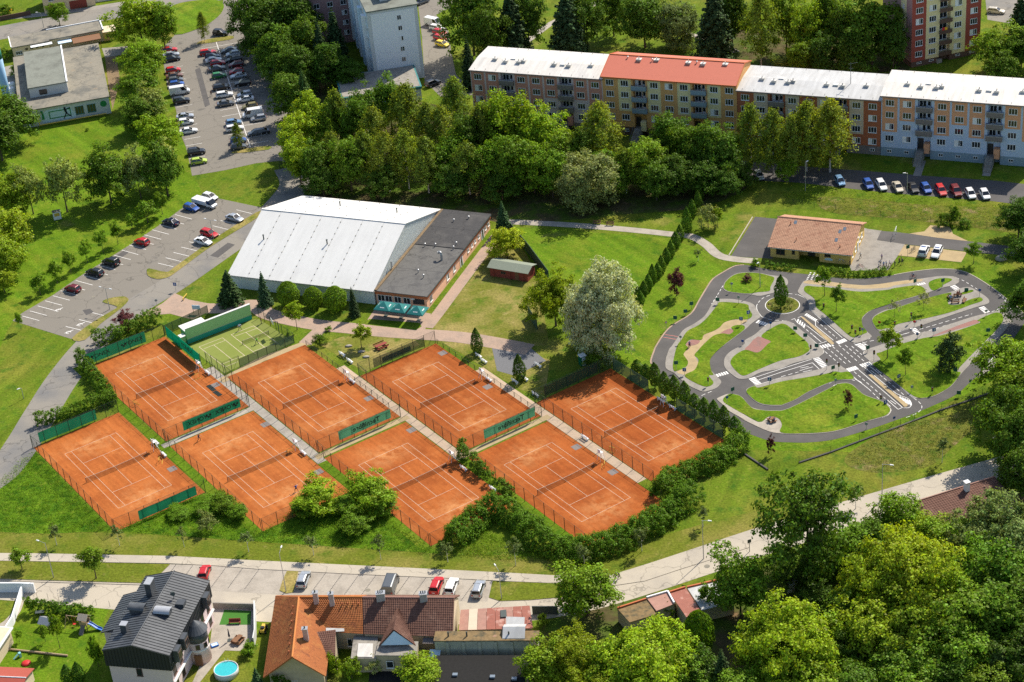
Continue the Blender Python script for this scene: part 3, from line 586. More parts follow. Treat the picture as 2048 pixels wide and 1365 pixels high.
def lettering(parent, body, size, loc, rot, m='print_black', ext=.004):
    cu = bpy.data.curves.new('lettering','FONT'); cu.body = body; cu.size = size; cu.align_x = 'CENTER'; cu.align_y = 'CENTER'; cu.extrude = ext; cu.resolution_u = 3; cu.offset = size * .012
    tmp = bpy.data.objects.new('lettering_curve', cu); COL.objects.link(tmp); me = bpy.data.meshes.new_from_object(tmp.evaluated_get(bpy.context.evaluated_depsgraph_get())); bpy.data.objects.remove(tmp); bpy.data.curves.remove(cu)
    me.name = 'lettering'; me.materials.clear(); me.materials.append(MAT[m]); o = link('lettering', me, parent); o.location = loc; o.rotation_euler = rot; return o
def screen(label, n, a0, a1, bb, z0, z1, m, words=(), side=1, logo=None, mat_l='print_black', size=1.0):
    """cloth screen tied to a baseline fence; words printed on it read from the court side"""
    c = cp(n, (a0 + a1) / 2, bb); t = empty('windscreen',(c.x, c.y, 0), TH, label, 'windscreen','green windscreens'); w = (a1 - a0) / 2
    b = MB(); k = 6
    for i in range(k):                                # cloth sags a little between its posts
        x0 = -w + 2 * w * i / k; x1 = -w + 2 * w * (i + 1) / k
        d0 = .04 * math.sin(i * 1.7); d1 = .04 * math.sin((i + 1) * 1.7)
        b.face((x0, d0, z0),(x1, d1, z0),(x1, d1 * .4, z1 - .04 * (i % 2)),(x0, d0 * .4, z1 - .04 * ((i + 1) % 2)))
    b.build('cloth', m, t)
    rb = MB().tube((-w, 0, z1 + .02),(w, 0, z1 + .02),.018, n=4); rb.build('top_wire','steel_dark', t)
    for (x, s) in words:
        lettering(t, s, size, (x * w, -.09,(z0 + z1) / 2),(R(90),0,0 if side > 0 else R(180)), mat_l)
        if logo: 
            lb = MB(); lx = x * w + logo * side * -1; zc = (z0 + z1) / 2; s2 = .34
            for dx, dz in ((-.36,.16),(.36,.16),(0,-.22)): lb.add([(lx + dx - s2 * .8,-.085, zc + dz + .12),(lx + dx + s2 * .3,-.085, zc + dz + .26),(lx + dx + s2 * .8,-.085, zc + dz - .1),(lx + dx - s2 * .3,-.085, zc + dz - .26)],[(0,1,2,3)])
            lb.build('emblem', mat_l, t)
    return t
screen('green windscreen lettered twice in black, behind the far baseline by the road','A',-8.6,5.0,-18.6,.35,2.9,'screen_green',[(-.52,'YONEX'),(.60,'YONEX')],1,2.3, size=1.25)
screen('green windscreen lettered twice, seen from behind, above the paved cross walk','A',-5.3,7.3,18.6,.9,2.95,'screen_green',[(-.50,'YONEX'),(.46,'YONEX')],-1,2.4, size=1.25)
screen('pale green windscreen with long mirrored name, second upper court','B',-4.7,7.0,18.6,.9,2.95,'screen_pale',[(.05,'Tecnifibre')],-1, size=1.5)
screen('pale green windscreen with long mirrored name, third upper court','C',-4.2,7.6,18.6,.9,2.95,'screen_pale',[(.05,'Tecnifibre')],-1, size=1.5)
screen('plain green windscreen in front of the clipped hedge by the road','E',-7.6,4.6,-18.6,.3,2.6,'screen_green')
screen('plain green windscreen at the near end of the lower left court','E',-4.4,7.4,18.6,.5,2.5,'screen_green')
screen('dark green windscreen with black banner below the picnic table','C',-5.6,6.6,-18.6,.3,2.4,'screen_mesh')
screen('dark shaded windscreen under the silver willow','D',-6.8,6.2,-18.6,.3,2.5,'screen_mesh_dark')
t = screen('long black advertising banner tied to the screen below the picnic table','C',-3.4,3.4,-18.72,.55,1.7,'print_black')
for i, (b0, b1, kk) in enumerate([(-17.5,-6.5,'upper'),(2.0,15.5,'lower')]):    # torn screens by the columnar trees
    p = cp('D',9.3, b0); q = cp('D',9.3, b1)
    t = fence('green screened fence beside the columnar trees, %s stretch' % kk, [p, q], h=2.8, gap=2.8, mesh='screen_mesh', brace=False)
b = MB(); p = cp('A',9.2,-17.2); q = cp('A',9.2,-2.0)
t = empty('advertising_banner',(p.x, p.y, 0), math.atan2(BX.y, BX.x),'tall teal banner with dark lettering between clay court and hard court','banner')
L = (q - p).length; b.box(0, L, -.03,.03,.55,3.0); b.build('cloth','screen_teal', t)
for k in range(6): link('post', post_mesh(3.1), t).location = (L * k / 5,.12,0)
lettering(t, 'YONEX',1.5,(L * .62,-.05,1.8),(R(90),0,0))

# walks between the columns of courts
def gap_walk(name, n, b0, b1, m, w=1.9, z=.035): ribbon(name, [tuple(cp(n, -10.3, k)[:2]) for k in np.linspace(b0, b1,3)], w, z, m, 0)
gap_walk('path','B',-24,21.5,'pavers_pale'); gap_walk('path','C',-24,20,'walk_tan'); gap_walk('path','D',-36,16,'walk_tan',2.0)
gap_walk('lawn','B',21.5,57,'grass_lush',1.9,.03); gap_walk('lawn','C',20,57,'grass_lush',1.9,.03); gap_walk('lawn','D',16,20,'grass_lush',1.9,.03)
ribbon('lawn',[tuple(cp('A',-10.3, k)[:2]) for k in (-20,57)],1.9,.03,'grass_lush',0)
for n, m in (('A','pavers_pale'),('B','sand_path'),('C','sand_path')): ribbon('path',[tuple(cp(n, k, 19.4)[:2]) for k in (-10.5,10.3)],1.5,.041, m, 0)
ribbon('path', Q('p',(610,688),(640,660),(652,648)),3.0,.037,'pavers_rose')
ribbon('path', Q('Z8',(780,1300),(1300,1020),(1880,810)),2.0,.036,'sand_path',0)

# ------------------------------------------------------------------ green hard court with practice wall
hc = sheet('hard_court', Q('Z8',(370,850),(1180,515),(1260,500),(1720,800),(820,1200),(600,1040)),.045,'green_court',.05, side='kerb_stone')
b = MB()
for i, (p, q) in enumerate([((500,862),(800,745)),((800,745),(1085,975)),((500,862),(830,1120)),((790,1085),(1085,968)),((830,1120),(1000,1050)),((555,890),(830,780)),((690,838),(930,1030)),
             ((910,705),(1200,592)),((910,705),(1225,950)),((1200,592),(1520,825)),((960,725),(1250,622)),((1100,675),(1340,868)),((1195,920),(1490,812))]):
    b.obox(g2(*pp('Z8', *p)), g2(*pp('Z8', *q)),.10,.04,.051 + i * .0005)
b.build('court_line','line_paint', hc)
w0 = G(*pp('Z8',360,825)); w1 = G(*pp('Z8',1182,505)); ang = math.atan2(w1.y - w0.y, w1.x - w0.x); L = (w1 - w0).length
t = empty('practice_wall',(w0.x, w0.y, 0), ang, 'long green tennis practice wall with darker lower band','practice wall')
MB().box(0, L, 0,.35,0,1.15).build('lower_band','wall_green_low', t); MB().box(0, L, .012,.35,1.15,3.6).build('upper_band','wall_green', t)
MB().box(-.05, L + .05,-.05,.45,3.6,3.72).build('coping','white_roof', t); MB().box(0, L, -.012,.01,1.12,1.18).build('painted_line','line_paint', t)
for k in range(5): MB().box(L * (.1 + .2 * k), L * (.1 + .2 * k) + .4,.35,.9,0,2.6).build('buttress','wall_green', t)
t2 = empty('equipment_shed',(w0.x, w0.y, 0), ang, 'low flat roofed store behind the practice wall','shed')
MB().box(.3,5.2,1.0,3.6,0,2.5).build('wall','wall_green', t2); MB().box(.1,5.5,.92,3.9,2.5,2.68).build('roof','white_roof', t2); MB().box(1.5,2.4,3.6,3.65,0,2.0).build('door','door_dark', t2)
t3 = empty('equipment_box',(w0.x, w0.y, 0), ang, 'small white topped cabinet at the end of the practice wall','cabinet')
MB().box(-1.2,-.15,.3,1.5,0,1.9).build('body','wall_green', t3); MB().box(-1.3,-.08,.2,1.6,1.9,2.0).build('lid','white_roof', t3)
fence('dark screened fence along the near side of the hard court', Q('Z8',(1025,1120),(1720,810)), h=2.0, gap=2.2, mesh='screen_mesh', brace=False)
fence('wire fence at the lower corner of the hard court', Q('Z8',(600,1070),(820,1205),(1025,1120)), h=2.8, gap=2.2)
fence('wire fence along the right side of the hard court', Q('Z8',(1270,490),(1720,810)), h=2.4, gap=2.4, brace=False)
nt = MB(); p = G(*pp('Z8',1060,830)); q = G(*pp('Z8',1395,700))
t = empty('mini_net',(p.x, p.y, .05), math.atan2(q.y - p.y, q.x - p.x),'short training net on the green hard court','tennis net'); L = (q - p).length
MB().face((0,0,.05),(L, 0,.05),(L, 0,.8),(0,0,.8)).build('netting','net_mesh', t); MB().box(0, L, -.02,.02,.8,.87).build('band','line_paint', t)
for k in (0,1): MB().tube((L * k, 0,0),(L * k, 0,.95),.05).build('post','steel_dark', t)

# ================================================================== CHILDREN'S TRAFFIC PARK
tp = S('traffic_road',.030,'asphalt_dark','Z1',(100,1363),(240,1150),(380,1020),(650,850),(780,640),(900,440),(1000,300),(1170,190),(1340,100),(1480,85),(1570,92),'Z2',(0,185),(450,232),(800,278),(1250,300),(1740,250),
       'Z3',(0,240),(300,190),(640,150),(850,150),(1000,165),(1200,230),(1500,410),(1800,640),(1960,760),(2060,880),(2120,960),(2048,1010),(1890,1230),(1760,1363),'Z6',(1640,130),(1390,390),(1300,510),(1200,590),(1000,770),(750,900),(400,1050),(0,1200),
       'Z7',(2048,620),(1500,780),(1100,830),(850,832),(560,820),(380,780),(100,680),'Z4',(1100,1250),(850,1080),(640,900),(400,700),(200,560),(60,420),(15,250),(60,110), curve=3)
kerb('kerb', Q('Z4',(20,300),(15,240),(60,110),'Z1',(95,1363),(235,1150),(375,1020),(645,850),(775,640),(895,440),(995,300),(1165,190),(1335,100),(1480,83)), curve=4, m='pavers_rose', w=.3, z1=.06)
kerb('kerb', Q('Z3',(0,240),(300,188),(640,148),(850,148),(1000,163),(1200,228),(1500,408),(1800,638),(1960,758),(2060,880)), curve=4, z1=.08, w=.18)
def island(outline, lawns=(), base='pavers_gray', others=(), curve=4, edge='kerb_stone'):
    o = sheet('pavement', Q(*outline),.10, base, .09, curve, side=edge)
    for i, (m, pts) in enumerate(others): sheet('paving', Q(*pts),.106 + .004 * i, m, 0,2, parent=o)
    for i, l_ in enumerate(lawns): sheet('lawn', Q(*l_),.135,'grass_lush',.03,4, parent=o)
    return o
island(['Z1',(1155,425),(1195,335),(1330,235),(1500,203),(1720,213),(1900,248),(2040,262),'Z2',(60,275),(118,320),(122,385),(60,440),'Z1',(1985,510),(1870,545),(1720,575),(1560,550),(1290,522),(1180,487)],
       [['Z1',(1165,430),(1205,340),(1330,245),(1500,210),(1720,220),(1890,262),(1960,300),(1900,430),(1880,498),(1700,518),(1560,540),(1290,514),(1190,478)]])
island(['Z1',(1020,640),(1090,622),(1300,625),(1480,655),(1600,690),(1660,740),(1680,790),(1740,890),(1690,945),(1600,1010),(1480,1120),(1200,1330),'Z4',(1040,110),(950,220),(935,300),(960,400),(1040,490),(1115,570),(1110,620),(1040,690),(920,730),(830,742),(700,692),(620,650),(500,560),(380,450),(280,400),(245,350),(250,230),(300,80),'Z1',(345,1363),(450,1210),(540,1100),(700,1010),(860,890),(960,730)],
       [['Z1',(1060,720),(1100,675),(1300,680),(1530,710),(1560,780),(1610,880),(1540,945),(1350,945),(1180,990),(1100,1070),(1000,1130),(850,1190),(810,1270),(640,1265),(565,1335),'Z4',(570,20),(600,60),(530,150),(560,210),(600,280),(560,360),(400,425),(362,370),(370,250),(425,30),'Z1',(500,1260),(590,1130),(760,1040),(900,920)],
        ['Z1',(1280,1075),(1350,1040),(1470,1040),(1488,1100),(1350,1210),(1200,1322),'Z4',(1045,115),(955,225),(945,310),(970,420),(1000,480),(930,490),(960,540),(1000,600),(960,650),(860,665),(700,600),(545,492),(700,405),(758,290),(755,225),(700,170),(760,95),(835,10),'Z1',(1000,1205),(1150,1168),(1250,1182),(1315,1130)]],'pavers_gray',
       [('sand_path',['Z1',(1530,950),(1280,955),(1130,1005),(1080,1080),(900,1145),(820,1230),(780,1290),(560,1345),'Z4',(525,150),(560,210),(600,280),(560,375),(415,430),(540,480),(700,405),(765,290),(700,165),(835,15),'Z1',(1000,1205),(1150,1165),(1300,1065),(1400,1035),(1490,1010)]),
        ('pavers_red',['Z1',(1110,1165),(1250,1090),(1315,1130),(1240,1185)]),('pavers_red',['Z1',(565,1340),(650,1270),(780,1270),(760,1330),(640,1363)])])
island(['Z1',(1655,1180),(1780,1070),(1900,1000),(2040,975),'Z2',(100,965),(200,1005),(330,1110),(590,1335),'Z5',(640,35),(690,90),(670,150),(620,190),(500,225),(200,300),(0,385),'Z4',(1750,440),(1560,530),(1430,545),(1340,510),(1200,390),(1165,300),(1190,190),(1300,90),(1480,0),'Z1',(1500,1270)],
       [['Z1',(1860,1120),(2030,1025),'Z2',(80,1022),(180,1090),(280,1180),(430,1310),(450,1363),'Z5',(460,100),(300,190),(0,260),'Z4',(1700,400),(1500,490),(1400,460),(1290,340),(1270,270),(1330,180),(1500,88),(1700,130),(1850,0),'Z1',(1900,1290),(1755,1215)]],'pavers_gray',
       [('pavers_red',['Z1',(1700,1215),(1900,1287),'Z4',(1850,5),(1700,128),(1490,90),'Z1',(1560,1350)])])
island(['Z2',(285,520),(300,460),(350,370),(400,335),(570,330),(820,355),(1000,380),(1320,405),(1700,375),'Z3',(0,350),(400,305),(650,270),(800,260),(950,270),(1020,310),(1010,370),(900,415),(790,440),(600,500),(330,590),'Z2',(1700,710),(1450,800),(1320,900),(1285,980),(1310,1080),(1430,1190),(1430,1230),(1300,1290),(1160,1310),(980,1200),(740,1000),(470,780),(455,680),(400,610)],
       [['Z2',(385,500),(410,420),(560,430),(750,440),(1000,480),(1300,510),(1700,480),'Z3',(0,455),(380,412),(500,510),(350,575),(50,660),'Z2',(1690,715),(1430,805),(1305,905),(1290,980),(1310,1060),(1370,1140),(1345,1165),(1220,1210),(1110,1215),(840,980),(690,850),(570,750),(540,620)],
        ['Z3',(545,375),(680,305),(870,300),(910,330),(780,400),(760,430),(610,490)]],'pavers_gray',
       [('sand_path',['Z2',(370,372),(420,335),(560,333),(820,358),(1320,410),'Z3',(0,355),(395,310),(430,345),(0,412),'Z2',(1700,445),(1250,465),(900,430),(560,395)])])
island(['Z2',(1450,950),(1500,880),(1650,800),'Z3',(0,770),(400,640),(900,510),(1080,445),(1200,440),(1300,490),(1440,580),(1500,650),(1470,700),(1300,750),(900,880),(400,1050),(250,1080),(120,1120),(0,1140),'Z2',(1640,1150),(1540,1110),(1480,1040)],
       [['Z2',(1455,955),(1520,880),(1700,800),'Z3',(0,778),(400,645),(850,530),(900,560),(850,680),(900,720),(1050,705),(1180,640),(1330,600),(1390,620),(1380,660),(1200,720),(900,830),(500,930),(100,1010),'Z2',(1780,1060),(1560,1105),(1490,1040)],
        ['Z3',(1065,525),(1220,482),(1240,510),(1060,558)]])
island(['Z5',(1320,130),(1360,80),(1480,40),'Z3',(0,1275),(350,1170),(600,1110),(1250,900),(1530,840),(1640,800),(1750,830),(1840,940),(1830,1000),(1700,1170),(1500,1363),'Z6',(1350,150),(1080,440),(1000,540),(900,660),(750,760),(620,820),(480,850),(380,842),(300,830),(0,590),'Z5',(1460,310),(1380,235),(1320,180)],
       [['Z5',(1520,150),(1600,120),'Z3',(130,1330),(470,1240),(780,1190),(1340,1005),(1315,960),(1560,850),(1680,850),(1720,920),(1700,1000),(1560,1170),(1360,1363),'Z6',(1000,400),(985,430),(1050,455),(900,650),(750,750),(620,812),(480,842),(310,815),(0,580),'Z5',(1500,350),(1465,305),(1580,240)]],'pavers_gray',
       [('pavers_red',['Z3',(635,1190),(1255,955),(1330,1000),(900,1130),(645,1205)])])
island(['Z4',(1540,690),(1660,645),(1750,620),(2048,530),'Z5',(200,490),(400,440),(620,390),(800,330),(900,325),(1000,365),(1080,430),(1175,548),(960,560),(860,580),(770,610),(450,750),(250,870),(60,950),'Z4',(2048,965),(1850,960),(1700,920),(1570,820),(1515,740)],
       [['Z4',(1520,745),(1550,695),(1650,660),(1720,680),(2048,592),'Z5',(300,540),(700,470),(850,428),(960,442),(1085,435),(1160,540),(960,555),(770,603),(450,743),(250,863),(60,942),'Z4',(2048,955),(1850,950),(1700,910),(1572,812)]])
island(['Z4',(1060,850),(1190,790),(1240,780),(1350,785),(1450,830),(1520,910),(1600,990),(1750,1030),(1950,1040),'Z5',(150,1000),(850,650),(900,620),(1050,605),(1150,640),(1250,730),(1350,800),(1600,890),(1720,980),(1745,1040),(1700,1110),(1600,1150),(1300,1230),'Z7',(2040,490),(1500,660),(1000,702),(630,692),(400,640),(0,450),'Z4',(1500,1190),(1250,1050),(1150,950),(1080,890)],
       [['Z4',(1150,885),(1240,787),(1350,792),(1450,837),(1600,997),(1750,1035),(1950,1047),'Z5',(150,1006),(850,656),(905,627),(1050,612),(1145,645),(1250,737),(1350,807),(1600,897),(1712,985),(1735,1040),(1690,1104),(1600,1143),(1300,1222),'Z7',(2040,483),(1500,652),(1000,694),(645,680),(662,560),(600,455),(450,432),(300,515),(0,352),'Z4',(1700,1220),(1300,1000)]],'pavers_pale')
S('pavement',.09,'pavers_gray','Z6',(1080,440),(990,410),(1340,0),'Z3',(1500,1200),(1640,1210),'Z6',(1450,50), thick=.08)
S('pavement',.09,'pavers_gray','Z6',(1310,515),(1400,522),(1560,380),(1720,200),(1890,0),(1760,0),(1640,150),(1480,320), thick=.08)
# roundabout
c = G(1565,611); r = 3.35
def circ(cx, cy, rr, n=40): return [(cx + rr * math.cos(2 * math.pi * k / n), cy + rr * math.sin(2 * math.pi * k / n)) for k in range(n)]
sheet('roundabout_island', circ(c.x, c.y, r),.14,'scrub',.13, side='kerb_stone')
def pline(pts, w=.11, z=.038, m='white_paint', closed=False, dash=None, curve=0):
    if curve: pts = catmull(pts, curve, closed)
    if closed: pts = pts + [pts[0]]
    b = MB(); acc = 0.0; n = len(pts)
    for i in range(n - 1):
        p = Vector(pts[i]); q = Vector(pts[i + 1]); L = (q - p).length
        if L < 1e-4: continue
        d = (q - p) / L; nn = Vector((-d.y, d.x)) * w / 2; t = 0.0
        while t < L - 1e-6:
            if dash:
                per = dash[0] + dash[1]; ph = (acc + t) % per
                if ph < dash[0] - 1e-6: e = min(L, t + dash[0] - ph); on = True
                else: e = min(L, t + per - ph); on = False
                e = max(e, t + 1e-3)
            else: e = L; on = True
            if on:
                a = p + d * t; c_ = p + d * e
                b.face((a.x - nn.x, a.y - nn.y, z),(c_.x - nn.x, c_.y - nn.y, z),(c_.x + nn.x, c_.y + nn.y, z),(a.x + nn.x, a.y + nn.y, z))
            t = e
        acc += L
    o = b.build('lane_marking', m); o.parent = tp; return o
pline(circ(c.x, c.y, r + .14),.14, closed=True)
D1 = (.9,.6)
for pts, dash, cv in [
    (['Z1',(1890,560),(1790,600),(1720,660),(1680,720)], D1,3),(['Z1',(1680,720),(1690,800),(1760,900)], None, 3),(['Z1',(1760,900),(1900,945),'Z2',(60,962)], D1,3),(['Z1',(1150,410),(1050,580),(970,700)], D1,0),
    (['Z2',(280,550),(400,610),(460,690),(465,780)], None, 4),(['Z2',(465,780),(980,1230)], None, 0),(['Z2',(560,950),(560,1040),(840,1270)], None, 0),(['Z2',(180,945),(340,895)], D1,0),
    (['Z2',(235,940),(280,1000),(340,1035),(430,1045),(740,1285),(590,1335)], None, 0),(['Z2',(200,1000),(590,1330)], None, 0),(['Z2',(350,1050),(560,1220)], D1,0),(['Z2',(520,1190),(650,1300)], None, 0),(['Z2',(580,970),(900,1240)], D1,0),(['Z2',(130,532),(260,550)], D1,0),
    (['Z5',(710,110),(920,290)], D1,0),(['Z5',(740,50),(1060,320)], D1,0),(['Z5',(830,30),(1135,305)], D1,0),(['Z5',(925,5),(1240,280)], D1,0),(['Z5',(1030,10),(1330,265)], D1,0),(['Z5',(1130,25),(1290,160)], D1,0),
    (['Z5',(1165,425),(1660,850)], D1,0),(['Z5',(1240,575),(1400,700)], None, 0),(['Z5',(1400,700),(1580,875)], D1,0),(['Z5',(1235,392),(1930,990),(1860,1020),(1690,870)], None, 0),(['Z5',(1090,445),(1240,580)], None, 0),
    (['Z5',(1325,358),(1480,320),(2048,800),'Z6',(310,840)], None, 0),(['Z5',(1420,345),(1560,455)], None, 0),(['Z5',(1570,470),(1960,800)], D1,0),(['Z5',(1330,360),(1830,770),(1900,800)], None, 0),
    (['Z6',(85,800),(220,850),(275,930),(240,990),(150,995)], None, 4),(['Z6',(310,840),(400,910),(440,980),(400,1050),(300,1110),(180,1150)], D1,4),
    (['Z5',(640,40),(690,90),(675,140),(620,190)], None, 4),(['Z5',(500,228),(0,388),'Z4',(1660,515)], None, 0),(['Z4',(1710,555),(2048,440),'Z5',(510,285),(620,388)], None, 0),(['Z4',(1750,615),(2048,525),'Z5',(200,497),(420,440)], None, 0),(['Z5',(20,505),(290,430)], D1,0),
    (['Z5',(360,430),(500,400)], None, 0),(['Z5',(310,410),(520,350)], None, 0),(['Z5',(320,370),(450,345)], None, 0),
    (['Z5',(740,365),(830,330),(930,330),(1005,368)], None, 4),(['Z5',(770,612),(900,562),(1060,552),(1180,565)], None, 4),(['Z5',(840,648),(930,612),(1060,605),(1150,640),(1250,735),(1350,805),(1600,895)], None, 3),(['Z5',(1180,540),(1290,600)], None, 0),(['Z5',(1650,920),(1725,985),(1747,1040),(1700,1110),(1610,1148)], None, 4),
    (['Z5',(1380,235),(1325,180),(1320,120),(1370,75),(1470,45)], None, 4),(['Z2',(1480,1270),(1180,1340)], D1,0),(['Z2',(1160,1320),(1300,1290),(1420,1240)], None, 0),(['Z2',(1300,1300),(1400,1363)], None, 0),
    (['Z2',(1780,1165),(2030,1085)], None, 0),(['Z2',(1830,1210),(2040,1145)], D1,0),(['Z2',(1780,1285),(2040,1205)], None, 0),(['Z3',(70,1200),(270,1140)], D1,0),(['Z3',(400,1100),(1230,855)], D1,0),(['Z3',(440,1150),(1280,895)],(.7,.9),0),(['Z3',(0,1275),(380,1165)], None, 0),
    (['Z3',(980,285),(1100,335),(1310,465)],(.7,.7),3),(['Z3',(1650,545),(1720,600),(1755,660),(1740,720),(1620,790),(1510,830)],(.7,.6),4),(['Z3',(1755,745),(1870,700)], None, 0),(['Z4',(970,735),(800,810),(740,870)], D1,3),
    (['Z6',(1640,120),(1400,385)], D1,0),(['Z6',(1560,200),(1480,300)], None, 0),(['Z5',(1740,880),(1830,940)], None, 0),(['Z5',(1640,890),(1740,975)], None, 0),(['Z5',(1430,405),(1520,475)], None, 0),(['Z5',(1510,385),(1600,455)], None, 0)]:
    pline(Q(*pts), dash=dash, curve=cv, z=.038 + .0004 * random.random())
pline(Q('Z1',(240,1180),(440,1212)),.12,.0375,'red_paint'); pline(Q('Z1',(210,1222),(410,1256)),.12,.0375,'red_paint')
def zebra(zone, p, q, d, n, w=.34, z=.0385):
    """n stripes whose starts run from p to q; each stripe runs by the picture vector d"""
    b = MB()
    for k in range(n):
        t = k / (n - 1); x = p[0] + (q[0] - p[0]) * t; y = p[1] + (q[1] - p[1]) * t
        b.obox(g2(*pp(zone, x, y)), g2(*pp(zone, x + d[0], y + d[1])), w, z - .006, z)
    o = b.build('zebra_crossing','white_paint'); o.parent = tp
zebra('Z1',(1720,955),(1855,1000),(-45,42),5); zebra('Z4',(1045,465),(1195,422),(35,40),5); zebra('Z4',(1560,545),(1665,640),(95,-28),6)
zebra('Z2',(395,880),(545,970),(35,-30),7); zebra('Z2',(290,935),(390,1010),(-15,55),4,.28); zebra('Z2',(890,1290),(1000,1245),(50,40),5); zebra('Z5',(630,15),(790,-25),(50,45),5)
zebra('Z5',(520,225),(665,372),(95,-28),8); zebra('Z5',(1205,15),(1300,85),(85,-25),6,.28); zebra('Z2',(1180,1345),(1260,1363),(95,-25),3,.28); zebra('Z5',(1020,385),(1175,340),(55,48),6); zebra('Z5',(1260,310),(1400,268),(55,42),5)
zebra('Z3',(890,430),(960,485),(80,-28),4); zebra('Z3',(1340,765),(1420,840),(85,-25),5); zebra('Z3',(250,1085),(330,1168),(80,-22),5); zebra('Z3',(365,385),(465,365),(30,25),4,.3,.112)
zebra('Z2',(405,330),(470,205),(25,4),6,.3); zebra('Z2',(470,330),(530,210),(25,4),6,.3); zebra('Z2',(530,330),(580,240),(25,4),5,.3); zebra('Z6',(1560,190),(1480,300),(100,20),4,.16); zebra('Z5',(1890,820),(2040,880),(25,75),5)
for (zn, x, y, rz) in (('Z3',1835,752, R(200)),):
    g_ = G(*pp(zn, x, y)); lt = lettering(tp, 'STOP',1.25,(g_.x, g_.y, .037),(0,0, rz),'white_paint',.001); lt.name = 'road_lettering'
# medians
S('pavement',.11,'sand_path','Z2',(328,908),(345,900),(385,920),(800,1262),(855,1325),(820,1345),(745,1290), thick=.09, side='kerb_stone')
S('pavement',.11,'sand_path','Z5',(1390,482),(1445,472),(2010,945),(2008,968),(1985,985),(1955,982),(1915,940), thick=.09, side='kerb_stone')
# park boundary fence, low wire
fence('low wire fence with thin posts along the lower edge of the traffic park', Q('Z7',(60,1015),(440,1270),'Z7',(930,1150),(1430,985),(1880,820),'Z6',(100,1280),(320,1190),(750,1025),(960,950),(1180,880),(1390,800),(1600,730)), h=1.5, gap=5.5, brace=False, rail=False, r=.035)
b = MB(); pts = Q('Z7',(60,1010),(440,1265)) ; b.obox(pts[0], pts[1],.3,0,.25)
o = b.build('low_wall','asphalt_dark'); setp(o, 'low dark footing wall at the bottom corner of the traffic park','wall')
b = MB(); pts = Q('Z7',(930,1155),(1430,990),(2048,755),'Z6',(100,1287),(750,1030),(1180,885),(1600,733))
for i in range(len(pts) - 1): b.obox(pts[i], pts[i + 1],.3,0,.22)
o = b.build('low_wall','asphalt_dark'); setp(o, 'long low dark footing wall below the traffic park fence','wall')
fence('low wire fence on the bank behind the traffic school', Q('a8',(200,280),(540,320),(900,375),(1300,420),(1600,445),(1900,480)), h=1.6, gap=5, brace=False, rail=False, r=.035)

# ------------------------------------------------------------------ signs and signals
SIGNN = {}
def sign(zone, x, y, h, kind, label, ang=None):
    p = G(*pp(zone, x, y)); t = empty('traffic_sign',(p.x, p.y, 0), random.uniform(-.5,.5) if ang is None else ang, label, 'traffic sign','signs in the traffic park')
    link('post', post_mesh(h, .04,'steel'), t)
    b = MB()
    if kind in ('round_blue','round_grey','round_red'):
        b.tube((0,-.06, h - .28),(0,-.03, h - .28),.30, n=14); b.build('plate', {'round_blue': 'sign_blue','round_grey': 'sign_grey','round_red': 'sign_red'}[kind], t)
    elif kind == 'square': b.box(-.36,.36,-.06,-.03, h - .8, h - .02); b.build('plate','sign_blue', t); MB().box(-.05,.05,-.07,-.061, h - .7, h - .12).build('pictogram','print_white', t); MB().box(-.2,.2,-.075,-.066, h - .45, h - .37).build('pictogram','print_white', t)
    elif kind == 'back': b.box(-.4,.4,-.05,-.02, h - .85, h - .05); b.build('plate','sign_green', t)
    elif kind == 'tri': b.add([(-.36,-.06, h - .6),(.36,-.06, h - .6),(0,-.06, h),(-.36,-.03, h - .6),(.36,-.03, h - .6),(0,-.03, h)],[(0,1,2),(5,4,3),(0,3,4,1),(1,4,5,2),(2,5,3,0)]); b.build('plate','sign_red', t); MB().add([(-.22,-.066, h - .53),(.22,-.066, h - .53),(0,-.066, h - .14)],[(0,1,2)]).build('pictogram','print_white', t)
    elif kind == 'light':
        b.box(-.16,.16,-.2,.06, h - .85, h); b.build('housing','car_trim', t)
        for i, mm in enumerate(('sign_red','yellow_pipe','print_green')): MB().tube((0,-.24, h - .15 - .27 * i),(0,-.2, h - .15 - .27 * i),.10, n=10).build('lens', mm, t)
        t.name = 'traffic_light'; t['category'] = 'traffic light'; t['group'] = 'signals in the traffic park'
    return t
